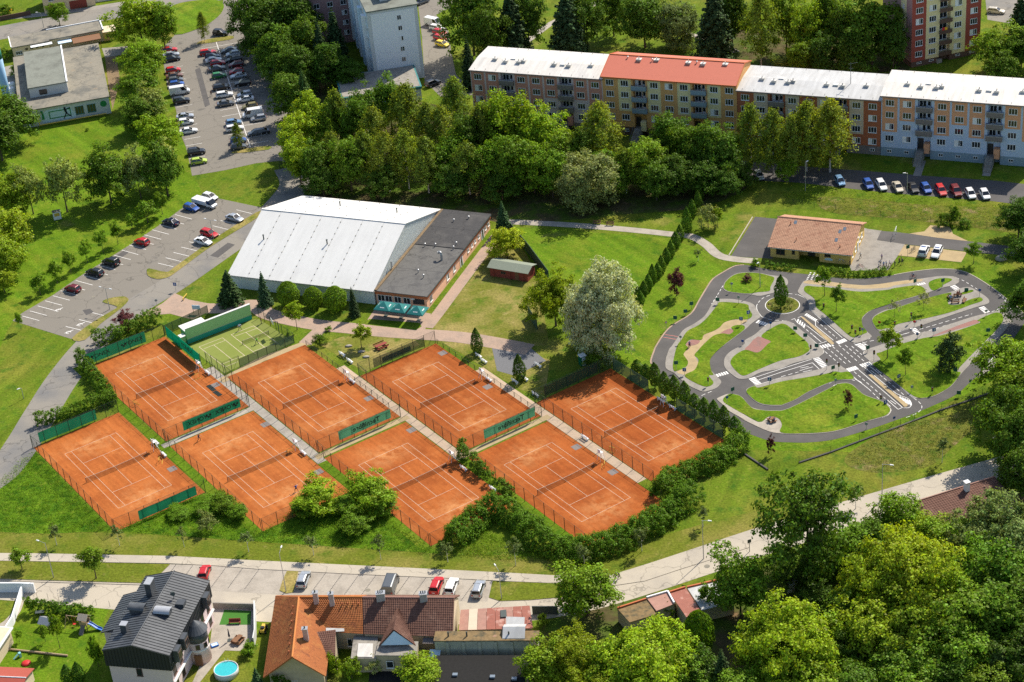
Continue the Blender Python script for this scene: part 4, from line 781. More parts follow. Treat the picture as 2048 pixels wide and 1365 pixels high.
for a in [('Z1',1290,500,2.2,'round_grey','pale round sign on the lawn north of the upper left road fork'),('Z1',1068,700,1.6,'back','thin sign at the corner of the sand path island'),('Z1',1398,700,2.0,'round_grey','sign on the upper edge of the sand path island'),
          ('Z1',1550,945,2.2,'square','blue sign beside the start of the sand path'),('Z1',1437,1035,2.0,'square','blue sign standing on the sand path'),('Z1',655,770,1.7,'back','uppermost dark backed sign on the outer left lawn'),('Z1',560,870,1.4,'back','middle dark backed sign on the outer left lawn'),('Z1',400,985,1.6,'back','lower dark backed sign on the outer left lawn'),
          ('Z1',257,1110,2.3,'tri','triangular sign above the red road lines'),('Z1',485,1320,1.9,'round_grey','pale sign on the pavement by the red road lines'),('Z1',1900,1080,1.6,'round_blue','blue sign at the crossing south of the roundabout'),('Z1',1460,1345,1.3,'round_blue','short sign by the red paved pad'),
          ('Z4',415,415,2.4,'back','dark sign at the lower tip of the sand path island'),('Z4',545,480,1.7,'square','blue sign where the sand path meets the ring road'),('Z4',918,650,2.0,'light','small signal at the lower left crossing'),('Z4',1302,770,1.5,'back','dark twin sign at the lower left fork'),('Z4',1215,930,1.8,'round_blue','blue sign on the lower lawn tip'),('Z4',1885,645,1.9,'square','blue sign beside the long straight lane'),
          ('Z2',685,770,1.2,'light','low signal under the two street trees'),('Z2',240,1145,1.5,'back','large dark backed sign board on the centre lawn'),('Z2',398,1250,1.4,'back','smaller dark backed sign beside the sign board'),('Z2',1130,1130,1.5,'light','signal on the left of the pair by the crossing'),('Z2',1185,1225,1.8,'light','signal on the right of the pair by the crossing'),('Z2',1300,1180,1.6,'round_grey','white sign by the signals at the inner bend'),('Z2',1255,1170,1.6,'light','dark signal behind the white sign'),('Z2',1565,1030,1.0,'round_red','little red sign on the lawn by the pale sapling'),('Z2',1805,1050,1.2,'light','small signal at the lawn edge below the pale sapling'),
          ('Z3',765,430,2.1,'back','dark sign on the small lawn at the top right bend'),('Z3',1345,590,2.0,'round_blue','double dark sign at the tip of the bench island'),('Z3',1140,500,.9,'back','litter bin sized sign by the benches'),('Z3',270,990,2.4,'light','tall signal beside the zebra near the bright tree'),('Z3',320,1060,1.6,'round_red','red sign beside the tall signal'),('Z3',425,1190,2.6,'light','signal on the near side of the long straight'),('Z3',365,1270,1.8,'round_blue','thin sign at the left of the near side signal'),('Z3',628,1190,1.7,'square','blue sign at the end of the red paved band'),('Z3',1450,890,1.6,'round_grey','sign at the right hand zebra crossing'),('Z3',1480,1170,1.4,'back','dark backed sign on the right lawn'),('Z3',328,420,1.8,'back','thin post sign by the upper paved crossing'),
          ('Z5',735,395,2.6,'light','tall signal at the left arm of the main crossing'),('Z5',925,420,2.0,'light','signal at the lower left corner of the main crossing'),('Z5',835,420,1.4,'back','thin sign between the two lower left signals'),('Z5',485,110,1.6,'light','signal at the upper left corner of the main crossing'),('Z5',578,60,1.2,'back','thin post beside the upper left signal'),('Z5',1478,260,2.5,'light','signal at the right corner of the main crossing'),('Z5',1380,120,1.6,'back','thin sign at the right arm of the main crossing'),('Z5',878,665,1.9,'round_grey','pale sign inside the hairpin lane'),('Z5',1590,910,1.7,'light','signal at the lower end of the dual lanes'),('Z5',1660,935,.9,'square','small dark board at the lower lane end'),('Z5',1195,1200,1.5,'back','sign on the lower lawn right of the purple sapling'),('Z5',1360,1330,1.5,'round_grey','pale sign outside the lower ring road'),('Z5',1795,1240,1.6,'round_blue','dark sign outside the lower ring road bend'),('Z5',1870,560,1.4,'square','large blue lane board right of the dual lanes'),
          ('Z6',280,745,1.5,'round_grey','pale sign on the lawn above the lower bend'),('Z6',600,780,1.6,'light','dark signal on the lawn at the right bend'),('Z6',965,465,1.5,'back','dark backed sign by the right pavement end'),('Z6',1305,565,1.5,'round_grey','turquoise sign outside the right bend'),('Z6',1195,650,1.5,'round_blue','blue sign outside the right bend'),('Z6',1020,820,1.4,'back','thin pale sign near the park fence'),('a8',1117,690,2.8,'back','green sign board beside the two white cars'),('a5',1408,965,2.1,'square','blue double sign where the hall path leaves the road'),('a5',1260,1105,2.3,'round_grey','sign at the grass corner opposite the car park mouth')]:
    sign(*a)

# ================================================================== BUILDINGS
WINM = {}
def window(par, x, y, z, w=1.5, h=1.45, rz=0.0, panes=3, frame='window_white', sill=True, name='window', curtain=.3):
    """frame standing proud of the wall with glass set back in it; (x, y, z) is the middle of the opening"""
    k = (w, h, panes, frame, sill)
    if k not in WINM:
        b = MB(); t = .09
        b.box(-w / 2, w / 2,-.07,.02, h / 2 - t, h / 2); b.box(-w / 2, w / 2,-.07,.02,-h / 2,-h / 2 + t)
        b.box(-w / 2,-w / 2 + t, -.068,.02,-h / 2 + t, h / 2 - t); b.box(w / 2 - t, w / 2,-.068,.02,-h / 2 + t, h / 2 - t)
        for i in range(1, panes): xx = -w / 2 + w * i / panes; b.box(xx - .05, xx + .05,-.066,.02,-h / 2 + t, h / 2 - t)
        if sill: b.box(-w / 2 - .06, w / 2 + .06,-.16,.02,-h / 2 - .08,-h / 2 - .003)
        p = MB().box(-w / 2 + t * .6, w / 2 - t * .6,-.03,.015,-h / 2 + t * .6, h / 2 - t * .6)
        c_ = MB().box(-w / 2 + t, -w / 2 + w * .5,-.035,.0,-h / 2 + t, h / 2 - t)
        WINM[k] = (b.data('window', frame), p.data('pane','glass'), c_.data('curtain','window_white'))
    f, p, c_ = WINM[k]; o = link(name, f, par); o.location = (x, y, z); o.rotation_euler = (0,0, rz); link('pane', p, o)
    if random.random() < curtain: link('curtain', c_, o)
    return o
def vent(par, x, y, z, kind=0):
    b = MB()
    if kind == 0: b.box(x - .55, x + .55, y - .45, y + .45, z, z + .5); b.box(x - .65, x + .65, y - .55, y + .55, z + .5, z + .6); b.tube((x, y, z + .6),(x, y, z + 1.05),.13); return b.build('roof_vent','metal_roof_white', par)
    if kind == 1: b.lathe([(.10,0),(.10,.7),(.22,.72),(.22,.82),(.05,.92)],(x, y, z),10); return b.build('roof_vent','steel', par)
    if kind == 2: b.box(x - .6, x + .6, y - .5, y + .5, z, z + .35); return b.build('roof_hatch','white_roof', par)
def tiles(par, p00, p10, p11, p01, cw=.36, rh=.40, m='tile_orange', name='roof_tiles', lift=.05):
    """courses of overlapping ridged tiles on the slope p00 p10 (eave) p11 p01 (ridge)"""
    P = [np.array(q, float) for q in (p00, p10, p11, p01)]
    W = max(np.linalg.norm(P[1] - P[0]), np.linalg.norm(P[2] - P[3])); H = np.linalg.norm((P[2] + P[3]) / 2 - (P[0] + P[1]) / 2)
    nc = max(2, int(W / cw)); nr = max(2, int(H / rh)); nn = np.cross(P[1] - P[0], P[3] - P[0]); nn /= np.linalg.norm(nn)
    if nn[2] < 0: nn = -nn
    def at(s, t): return (P[0] * (1 - s) + P[1] * s) * (1 - t) + (P[3] * (1 - s) + P[2] * s) * t
    vs = []; fs = []
    for r in range(nr):
        t0 = r / nr; t1 = min(1,(r + 1.12) / nr)
        for c in range(nc):
            s0, s2 = c / nc, (c + 1) / nc; s1 = s0 + (s2 - s0) * .5; j = random.uniform(-.008,.008)
            lo, hi = nn * (lift + j), nn * (lift * .25 + j); rg = nn * .055; k = len(vs)
            vs += [at(s0, t0) + lo, at(s1, t0) + lo + rg, at(s2, t0) + lo, at(s0, t1) + hi, at(s1, t1) + hi + rg, at(s2, t1) + hi]
            fs += [(k, k + 1, k + 4, k + 3),(k + 1, k + 2, k + 5, k + 4)]
    me = bpy.data.meshes.new(name); me.from_pydata([tuple(v) for v in vs],[], fs); me.materials.append(MAT[m]); me.update()
    o = link(name, me, par); o['kind'] = 'stuff'; return o
def gable_ends(b, x0, x1, y0, y1, z0, zr, m=0):
    ym = (y0 + y1) / 2
    b.add([(x0, y0, z0),(x0, y1, z0),(x0, ym, zr)],[(2,1,0)], m); b.add([(x1, y0, z0),(x1, y1, z0),(x1, ym, zr)],[(0,1,2)], m)

# ------------------------------------------------------------------ sports hall with white roof
HALL_A = -R(23.2)
hall = empty('sports_hall',(-60.15,35.35,0), HALL_A, 'large sports hall with white pitched roof and pale walls','hall')
HW, HD, HE, HR = 34.95,37.9,3.5,9.75; ym = HD / 2
b = MB(); b.box(.25, HW - .25,.25, HD - .25,0, HE - .12); b.build('wall','pale_wall', hall)
b = MB(); gable_ends(b, .3, HW - .3,.3, HD - .3, HE - .12, HR - .2); b.build('gable_wall','pale_wall', hall)
b = MB()
for k in range(60): b.box(HW - .25, HW - .19,.4 + k * .62,.55 + k * .62, HE - .2, HE + (1 - abs(.475 + k * .62 - ym) / ym) * (HR - HE) - .45)
b.build('cladding_rib','pale_wall', hall)
n = 7; pw = HW / n
for i in range(n):
    for s in (0,1):
        b = MB(); x0, x1 = i * pw + .02,(i + 1) * pw - .02; dz = .012 * (i % 2)
        if s == 0: b.slab([(x0,-.35, HE - .1 + dz),(x1,-.35, HE - .1 + dz),(x1, ym, HR + dz),(x0, ym, HR + dz)],.14)
        else: b.slab([(x0, ym + .015, HR + dz),(x1, ym + .015, HR + dz),(x1, HD + .3, HE - .1 + dz),(x0, HD + .3, HE - .1 + dz)],.14)
        b.build('roof_panel','white_roof', hall)
b = MB()
for i in range(1, n):
    for k in range(11):
        t = .06 + k * .086; y = -.35 + t * (ym + .35); z = HE - .1 + t * (HR - HE + .1)
        b.box(i * pw - .09, i * pw + .09, y - .11, y + .11, z + .03, z + .11)
        if k % 2 == 0: y = HD - y; b.box(i * pw - .1, i * pw + .1, y - .1, y + .1, z + .03, z + .12)
b.build('seam_clip','grey_felt', hall)
for i in range(1, n): MB().slab([(i * pw - .04,-.3, HE - .06),(i * pw + .04,-.3, HE - .06),(i * pw + .04, ym, HR + .04),(i * pw - .04, ym, HR + .04)],.03).build('seam_strip','metal_roof_grey', hall)
b = MB()
for k in range(46): b.box(.3 + k * .76,.62 + k * .76,-.44,-.30, HE - .42, HE - .02)
b.build('eave_bracket','metal_roof_grey', hall)
b = MB().slab([(-.05, ym - .3, HR + .05),(HW + .05, ym - .3, HR + .05),(HW + .05, ym + .3, HR + .05),(-.05, ym + .3, HR + .05)],.05); b.build('ridge_cap','white_roof', hall)
for x, t in ((4.2,.55),(19.4,.58),(13.5,1.6),(28,1.55)):
    y = t * ym; z = HE + (HR - HE) * (t if t < 1 else 2 - t)
    MB().tube((x, y, z - .1),(x, y, z + 1.0),.14).tube((x, y, z + 1.0),(x + .01, y, z + 1.15),.22).build('roof_pipe','steel_dark', hall)
MB().tube((HW - .1,9.0,3.6),(HW + .3,9.0,4.2),.18).tube((HW + .3,9,4.2),(HW + .3,9,5.8),.18).build('duct','steel', hall)
# annexe with black felt roof
ax = empty('restaurant_annexe',(-60.15,35.35,0), HALL_A, 'low orange restaurant annexe with black felt roof beside the hall','building')
X0, X1, AD, AH = 35.1,47.0,37.6,3.45
MB().box(X0, X1 - .25,.35, AD - .2,0, AH - .35).build('wall','orange_wall', ax)
MB().box(X0 - .02, X1,.1, AD, AH - .75, AH - .02).build('fascia','orange_fascia', ax)
for i, (ya, yb, dz) in enumerate([(0,10.4,0),(10.4,21,.02),(21,29.4,.16),(29.4, AD + .1,.18)]): MB().box(X0 - .05, X1 + .15, ya - .05, yb - .05, AH - .02, AH + .12 + dz).build('roof_section','felt_mid' if i < 2 else 'black_felt', ax)
MB().box(X0 - .1, X0 + .5,.0, AD, AH + .1, AH + .34).build('flashing','bank_earth', ax)
MB().box(X1 + .15, X1 + .22,-.05, AD, AH - .1, AH + .2).build('gutter','steel_dark', ax)
for f in (.07,.32,.42,.64,.70,.75,.81,.92,.97): window(ax, X1 - .25, f * AD, 1.65,1.3 if f < .5 else .9,1.4 if f < .5 else .8, R(90),2)
for f in (.53,.87): MB().box(X1 - .27, X1 - .18, f * AD - .8, f * AD + .8,0.02,2.3).build('door','window_white', ax); MB().box(X1 - .26, X1 - .15, f * AD - .35, f * AD + .35,.15,2.15).build('door_glass','glass', ax)
for x in (36.3,38.0,40.1,42.2): window(ax, x, .35,1.75,1.6,1.5,0,2, curtain=0)
MB().box(43.6,46.2,.30,.36,1.2,2.5).build('service_hatch','shade_inside', ax); MB().box(43.2,44.0,.26,.35,2.2,2.5).build('air_unit','plastic_white', ax)
for x, y, k in ((38.2,20.5,1),(40.5,20.9,1),(44.8,22.5,1),(44.9,20.6,1),(43,34.5,1),(40.2,32.5,1),(41.3,9.2,1),(43.3,7.4,1)): vent(ax, x, y, AH + .1, k)
bd = MB(); pts = [(44.2,15.5, AH + .1),(44.2,15.5, AH + 1.3),(44.1,15.6, AH + 1.75),(43.8,15.75, AH + 1.95),(43.45,15.9, AH + 1.8),(43.35,15.95, AH + 1.5)]
for p, q in zip(pts, pts[1:]): bd.tube(p, q, .28, n=10)
bd.build('flue','steel', ax)
for i, (x, y) in enumerate(((1025,1055),(1148,1070),(1290,1090))):
    p = G(*pp('a6', x, y),3.35); t = empty('parasol',(p.x, p.y, 0), HALL_A, 'teal square parasol with white prints on the terrace, %s' % ['leftmost','middle one','rightmost'][i],'parasol','teal parasols in front of the restaurant')
    MB().tube((0,0,0),(0,0,3.3),.035).build('pole','steel', t); MB().box(-.4,.4,-.4,.4,0,.12).build('base','steel_dark', t)
    s = 1.78; b = MB(); b.add([(-s, -s, 2.4),(s, -s, 2.4),(s, s, 2.4),(-s, s, 2.4),(0,0,3.55)],[(0,1,4),(1,2,4),(2,3,4),(3,0,4)])
    for a, c_ in (((-s, -s),(s, -s)),((s, -s),(s, s)),((s, s),(-s, s)),((-s, s),(-s, -s))): b.face((*a, 2.2),(*c_, 2.2),(*c_, 2.4),(*a, 2.4))
    b.build('canopy','teal_umbrella', t)
    for q in range(4):
        lb = MB(); zc, yc = 2.72,-1.30
        for k, dx in enumerate((-.34,0,.34)): lb.add([(dx - .15, yc - .05, zc - .03),(dx + .15, yc - .05, zc - .03),(dx + .12, yc + .12, zc + .09),(dx - .12, yc + .12, zc + .09)],[(0,1,2,3)])
        lb.build('printed_mark','print_white', t).rotation_euler = (0,0, q * math.pi / 2)
    for q in range(4): MB().tube((0,0,3.46),(s * .97 * (1 if q in (0,3) else -1), s * .97 * (1 if q < 2 else -1),2.36),.015, n=4).build('rib','steel', t)

# ------------------------------------------------------------------ red garden shed
p = (-3.3,29.6); sh = empty('garden_shed',(*p, 0),-R(28.5),'small red board shed with grey green roof on the lawn','shed')
MB().box(0,9.0,0,3.6,0,2.3).build('wall','wood_red', sh); b = MB(); b.add([(0,0,2.3),(0,3.6,2.3),(0,1.8,2.95)],[(2,1,0)]); b.add([(9,0,2.3),(9,3.6,2.3),(9,1.8,2.95)],[(0,1,2)]); b.build('gable_board','wood_red', sh)
b = MB().slab([(-.4,-.5,2.28),(9.4,-.5,2.28),(9.4,1.8,3.05),(-.4,1.8,3.05)],.1).slab([(-.4,1.8,3.05),(9.4,1.8,3.05),(9.4,4.1,2.28),(-.4,4.1,2.28)],.1); b.build('roof','shed_roof', sh)
for x in (1.0,5.0,8.0): MB().box(x - .06, x + .06,-.5,-.38,0,2.2).build('post','wood_red', sh)
window(sh, 3.2,0,1.3,1.2,.7,0,2,'wood', False, curtain=0); MB().box(6,6.9,-.05,.0,0,1.95).build('door','wood', sh)
for i, (pts, h) in enumerate([(Q('p',(1022,466),(1060,512),(1098,563)),2.6),(Q('p',(1057,632),(1075,661)),2.4)]):
    b = MB()
    for p, q in zip(pts, pts[1:]): b.obox(p, q, .12,0, h)
    o = b.build('board_fence','screen_dark'); setp(o, ['long dark green board fence behind the red shed','short dark green board fence in front of the lime bush'][i],'fence','dark board fences')

# ------------------------------------------------------------------ four joined apartment blocks
APU = math.atan2(-.388,.9215); APO = Vector((-4.0,109.0,0)); APD = Vector((.9215,-.388,0))
def apartment(s0, L, H, lab, base, panel, plinth, cells, rows, roofm, gable=0.0, ncol=9, bal=(2,6), doors=True, steps='old_slab'):
    o_ = APO + APD * s0; t = empty('apartment_block',(o_.x, o_.y, 0), APU, lab, 'apartment block','row of joined apartment blocks')
    D = 13.2; gap = L / ncol; xs = [gap * (k + .5) for k in range(ncol)]
    b = MB(); cur = 0.0
    for k in bal: b.box(cur, xs[k] - 1.55,0, D, 2.2, H); b.box(xs[k] - 1.55, xs[k] + 1.55,1.2, D, 2.2, H); cur = xs[k] + 1.55
    b.box(cur, L, 0, D, 2.2, H); b.build('wall', base, t)
    b = MB(); cur = 0.0
    for k in bal: b.box(cur, xs[k] - 1.55,.04, D - .04,0,2.2); b.box(xs[k] - 1.55, xs[k] + 1.55,1.24, D - .04,0,2.2); cur = xs[k] + 1.55
    b.box(cur, L, .04, D - .04,0,2.2); b.build('plinth', plinth, t)
    if gable:
        y0, y1, yr = -.7, D + .5, D * .56
        b = MB().slab([(-.2, y0, H - .05),(L + .2, y0, H - .05),(L + .2, yr, H + gable),(-.2, yr, H + gable)],.18).slab([(-.2, yr, H + gable),(L + .2, yr, H + gable),(L + .2, y1, H + .2),(-.2, y1, H + .2)],.18); b.build('roof', roofm, t)
        b = MB(); b.add([(0,0, H),(0, D, H),(0, yr, H + gable - .2)],[(2,1,0)]); b.add([(L, 0, H),(L, D, H),(L, yr, H + gable - .2)],[(0,1,2)]); b.build('gable_wall', base, t)
        MB().box(-.25, L + .25, yr - .18, yr + .18, H + gable, H + gable + .1).build('ridge_cap','orange_fascia', t); MB().box(-.2, L + .2,-.85,-.68, H - .35, H - .02).build('gutter','orange_fascia', t); MB().box(-.2, L + .2,.9,1.05, H + .12, H + .42).build('snow_guard','orange_sheet', t)
        for e in (-.25, L + .1): MB().slab([(e, y0, H + .05),(e + .16, y0, H + .05),(e + .16, yr, H + gable + .1),(e, yr, H + gable + .1)],.25).slab([(e, yr, H + gable + .1),(e + .16, yr, H + gable + .1),(e + .16, y1, H + .3),(e, y1, H + .3)],.25).build('verge_trim','orange_fascia', t)
    else:
        yr = D * .46
        npan = 3
        for i in range(npan):
            xa, xb = L * i / npan, L * (i + 1) / npan
            ea = -.25 if i == 0 else 0; eb = .25 if i == npan - 1 else 0; g_ = .015 * (i % 2)
            MB().slab([(xa + ea, -.45, H + .02 + g_),(xb + eb, -.45, H + .02 + g_),(xb + eb, yr, H + .75 + g_),(xa + ea, yr, H + .75 + g_)],.16).build('roof_section', roofm, t)
            MB().slab([(xa + ea, yr + .01, H + .75 + g_),(xb + eb, yr + .01, H + .75 + g_),(xb + eb, D + .4, H + .45 + g_),(xa + ea, D + .4, H + .45 + g_)],.16).build('roof_section', roofm, t)
        MB().box(-.25, L + .25,-.56,-.44, H - .22, H + .06).build('gutter','grey_plinth', t); b = MB()
        for k in range(int(L / 2.8)): b.tube((1.2 + k * 2.8,.3, H + .1),(1.2 + k * 2.8,.3, H + .42),.05, n=5); b.tube((2.4 + k * 2.8, D - .3, H + .5),(2.4 + k * 2.8, D - .3, H + .9),.05, n=5)
        b.build('roof_stub','grey_felt', t)
    zr = H + (gable * .86 if gable else .72)
    for k, (fx, dy, kd) in enumerate([(.14,-.3,0),(.23,-1.2,0),(.27,.8,2),(.33,-1.1,0),(.36,-.4,0),(.60,-1.0,0),(.66,-.6,2),(.71,-1.2,0),(.87,-.2,0)]):
        if gable: vent(t, L * fx, yr - .9 + dy * .5, zr - .35,1 if k % 3 == 0 else kd)
        else: vent(t, L * fx, yr - .5 + dy, zr - .1, kd)
    zs = [H - 1.75 - 2.95 * k for k in range(4)]
    for k in range(ncol):
        if k in bal: continue
        nrow = cells.get(k, 0)
        if nrow: MB().box(xs[k] - gap * .44, xs[k] + gap * .44,-.02,.02, zs[nrow - 1] - 1.35, H - .3).build('facade_panel', panel, t)
        for z in zs: window(t, xs[k],-.02 if nrow else 0, z, 1.95,1.5,0,3)
        window(t, xs[k],.04,1.25,1.1,.75,0,2, sill=False, curtain=0)
    for k in bal:
        for j, z in enumerate(zs):
            if j: 
                MB().box(xs[k] - 1.85, xs[k] + 1.85,-.75,1.2, z + 1.35 - .0, z + 1.5).build('balcony_slab','old_slab', t)
            fl = z - 1.25
            if j < 3: 
                pb = MB().box(xs[k] - 1.85, xs[k] + 1.85,-.80,-.72, fl - .1, fl + .95); pb.box(xs[k] - 1.85, xs[k] - 1.78,-.72,.0, fl - .1, fl + .95); pb.box(xs[k] + 1.78, xs[k] + 1.85,-.72,.0, fl - .1, fl + .95); pb.build('balcony_parapet','grey_plinth' if base != 'tan' else 'blue_plinth', t)
                MB().box(xs[k] - 1.9, xs[k] + 1.9,-.84,-.70, fl + .95, fl + 1.02).build('balcony_rail','metal_roof_grey', t)
                window(t, xs[k] - .55,1.2, z - .1,1.6,1.6,0,2); MB().box(xs[k] + .45, xs[k] + 1.25,1.12,1.21, fl + .05, z + .7).build('balcony_door','window_white', t); MB().box(xs[k] + .55, xs[k] + 1.15,1.10,1.2, fl + .75, z + .6).build('door_glass','glass', t)
        if doors:
            MB().box(xs[k] - 1.5, xs[k] - .2,1.14,1.25,2.0,4.6).build('entrance_door','door_dark', t); MB().box(xs[k] + .1, xs[k] + 1.4,-.6,.9,1.6,4.0).build('entrance_panel', panel, t)
            b = MB()
            for i in range(9): b.box(xs[k] - 1.6, xs[k] + .2,-.8 - (i + 1) * .42,-.8 - i * .42,0,1.95 - i * .21)
            b.box(xs[k] - 1.6, xs[k] + .2,-.8,1.2,0,1.98); b.build('steps', steps, t)
            for e in (-1.68,.28): MB().slab([(xs[k] + e - .06,-4.6,.95),(xs[k] + e + .06,-4.6,.95),(xs[k] + e + .06,-.8,2.95),(xs[k] + e - .06,-.8,2.95)],.1).build('handrail','steel_dark', t)
    return t
apartment(0,34.2,14.4,'apartment block with pinkish walls and white flat roof, leftmost of the row','pink_grey','salmon','grey_plinth', {0: 3,1: 4,3: 3,4: 4,5: 2,7: 2,8: 4}, 4,'metal_roof_white')
apartment(34.2,33.2,15.4,'apartment block with orange sheet roof and cream and tan walls','tan','cream','brick_plinth', {1: 3,3: 3,5: 3,7: 3}, 4,'orange_sheet',2.3)
a3 = apartment(67.5,33.9,14.0,'apartment block with rust brown walls and grey roof, partly behind birches','rust','cream_pale','grey_plinth', {1: 3,3: 3,5: 3,7: 3}, 4,'metal_roof_grey')
apartment(101.5,35.6,15.2,'apartment block with light blue and peach walls, rightmost of the row','blue_grey','peach','blue_plinth', {0: 3,1: 2,3: 3,4: 2,5: 3,7: 2,8: 3}, 4,'metal_roof_white')
b = MB().tube((25.6,6.2,14.5),(25.6,6.2,20.0),.07); b.tube((25.0,6.2,19.6),(27.2,6.2,20.2),.05, n=4); b.tube((25.2,6.2,18.6),(26.2,6.2,18.6),.04, n=4); b.build('aerial_mast','steel_dark', a3)

# ------------------------------------------------------------------ white tower block, pink block, low teal building
tw = empty('tower_block',(-29.2,138.1,0), R(10.5),'white seven storey tower block with grey corner bands','tower block')
W, D, H = 13.2,34,20.3
MB().box(0, W, 0, D, 0, H).build('wall','grey_wall', tw); MB().box(.9, W - .9,-.05,.02,1.6, H - .7).build('facade_panel','white_wall', tw)
for k in range(6): MB().box(-.05,.02,1 + k * 5.5,5.6 + k * 5.5,1.6, H - .6).build('side_panel','white_wall' if k % 2 else 'mural_blue', tw)
MB().box(-.2, W + .2,-.2, D, H, H + .35).build('roof','grey_felt_green', tw); MB().box(4.5,8,5.5,10, H + .35, H + 2.6).build('lift_house','grey_wall', tw); MB().box(4.3,8.2,5.3,10.2, H + 2.6, H + 2.8).build('lift_house_roof','grey_felt', tw)
for k in range(6): window(tw, W * .62,-.05, H - 2.6 - 2.9 * k, 1.1,1.3,0,2, sill=False, curtain=.4)
for r_ in range(6):
    for k in range(10): window(tw, -.05,2.2 + k * 3.1, H - 2.4 - 2.9 * r_, 1.6,1.4, R(-90),2, sill=False)
for k in range(5): MB().box(-1.0,-.04,3.2 + k * 6.2,5.2 + k * 6.2,2.2, H - 2).build('balcony_stack','mural_blue' if k % 2 else 'white_wall', tw)
pb = empty('tower_block',(-46.5,168,0), R(10.5),'dusky pink tower block behind the white tower','tower block')
MB().box(0,12,0,30,0,20).build('wall','dusky_pink', pb); MB().box(-.2,12.2,-.2,30,20,20.4).build('roof','grey_felt', pb)
for r_ in range(6):
    for k in range(3): window(pb, 2.2 + k * 3.7,0,17.6 - 2.9 * r_, 1.6,1.4,0,2)
    for k in range(8): window(pb, 0,2.2 + k * 3.4,17.6 - 2.9 * r_, 1.6,1.4, R(-90),2)
lt = empty('low_building',(-37.2,123.0,0), R(7.5),'low flat roofed building with teal edging at the foot of the white tower','building')
MB().box(0,20.3,0,14.2,0,3.7).build('wall','grey_wall', lt); MB().box(-.25,20.55,-.25,14.45,3.4,4.05).build('fascia','teal', lt); MB().box(.15,20.15,.15,14.05,4.05,4.12).build('roof','old_slab', lt)
for k in range(5): window(lt, 2.2 + k * 4,0,1.9,1.8,1.3,0,2)

# ------------------------------------------------------------------ tower top right
tr = empty('tower_block',(107.1,117.1,0), math.atan2(4.87,18.5),'tall red brown and cream apartment tower at the upper right','tower block')
W, D, H = 19.2,16,33.0
b = MB(); bx0, bx1 = 7.7,10.7; b.box(0, bx0,0, D, 1.5, H); b.box(bx0, bx1,1.2, D, 1.5, H); b.box(bx1, W, 0, D, 1.5, H); b.build('wall','cream', tr)
b = MB(); b.box(.05, bx0,.05, D - .05,0,1.5); b.box(bx0, bx1,1.25, D - .05,0,1.5); b.box(bx1, W - .05,.05, D - .05,0,1.5); b.build('plinth','brick_plinth', tr)
MB().box(-.02,3.9,-.03,.02,1.5, H).build('facade_panel','maroon', tr); MB().box(15.0, W + .02,-.03,.02,1.5, H).build('facade_panel','maroon', tr); MB().box(-.04,.02,-.02,3.0,1.5, H).build('side_panel','dusky_pink', tr); MB().box(-.04,.02,6, D, 1.5, H).build('side_panel','dusky_pink', tr)
MB().box(-.2, W + .2,-.2, D + .2, H, H + .4).build('roof','grey_felt', tr)
for r_ in range(11):
    z = 3.4 + 2.92 * r_
    for x in (2.0,5.7,12.8,17.2): window(tr, x, -.03 if x in (2.0,17.2) else 0, z, 1.95,1.5,0,3)
    if r_ < 10: window(tr, -.0,4.5, z, .9,1.0, R(-90),1)
    MB().box(bx0 - .2, bx1 + .2,-.75,1.2, z - 1.45, z - 1.3).build('balcony_slab','old_slab', tr); MB().box(bx0 - .2, bx1 + .2,-.8,-.72, z - 1.5, z - .45).build('balcony_parapet','brick_plinth', tr)
    window(tr, (bx0 + bx1) / 2,1.2, z, 2.2,1.7,0,2)
for i, mm in enumerate(('rubber_red','flower_yellow')): MB().box(bx0 + .3 + i * .75, bx0 + .98 + i * .75,-.9,-.86,3.4 + 2.92 * 2 - .45,3.4 + 2.92 * 2 + .35).build('laundry', mm, tr)
for x in (2.2,5.6,13.0,17): window(tr, x, .05,.9,1.3,.5,0,1, sill=False, curtain=0)
MB().box(6.9,8.3,-.7,.0,0,1.0).build('cellar_door','old_slab', tr)

# ------------------------------------------------------------------ yellow traffic school
ys = empty('traffic_school',(56.1,25.5,0), math.atan2(-7.2,16.7),'yellow single storey building with salmon tiled roof by the traffic park','building')
W, D, E_, RZ = 18.2,14.9,2.85,5.3; yr = 9.3
b = MB(); b.box(.4,6.4,1.0, D - .6,0, E_ - .05); b.box(6.4,11.2,3.2, D - .6,0, E_ - .05); b.box(11.2, W - .4,1.0, D - .6,0, E_ - .05)
for x in (.4, W - .4): b.add([(x, 1.0, E_ - .05),(x, D - .6, E_ - .05),(x, yr, RZ - .35)],[(0,1,2) if x > 5 else (2,1,0)])
b.build('wall','yellow_wall', ys)
MB().slab([(0,0, E_),(W, 0, E_),(W, yr, RZ),(0, yr, RZ)],.12).slab([(0, yr, RZ),(W, yr, RZ),(W, D, E_ + .1),(0, D, E_ + .1)],.12).build('roof_deck','tile_salmon', ys)
tiles(ys, (0,0, E_),(W, 0, E_),(W, yr, RZ),(0, yr, RZ), m='tile_salmon'); tiles(ys, (W, D, E_ + .1),(0, D, E_ + .1),(0, yr, RZ),(W, yr, RZ), m='tile_salmon')
MB().tube((-.1, yr, RZ + .08),(W + .1, yr, RZ + .08),.14, n=8).build('ridge_tile','tile_salmon', ys); MB().box(0, W, -.14,-.01, E_ - .14, E_ - .02).build('gutter','steel', ys)
for x, f in ((4.2,.86),(15.0,.80),(14.2,.70),(14.0,.42)):
    y = f * yr; z = E_ + f * (RZ - E_); MB().slab([(x - .3, y - .4, z - .02),(x + .3, y - .4, z - .02),(x + .3, y + .4, z + .40),(x - .3, y + .4, z + .40)],.2).build('roof_window','roof_glass', ys)
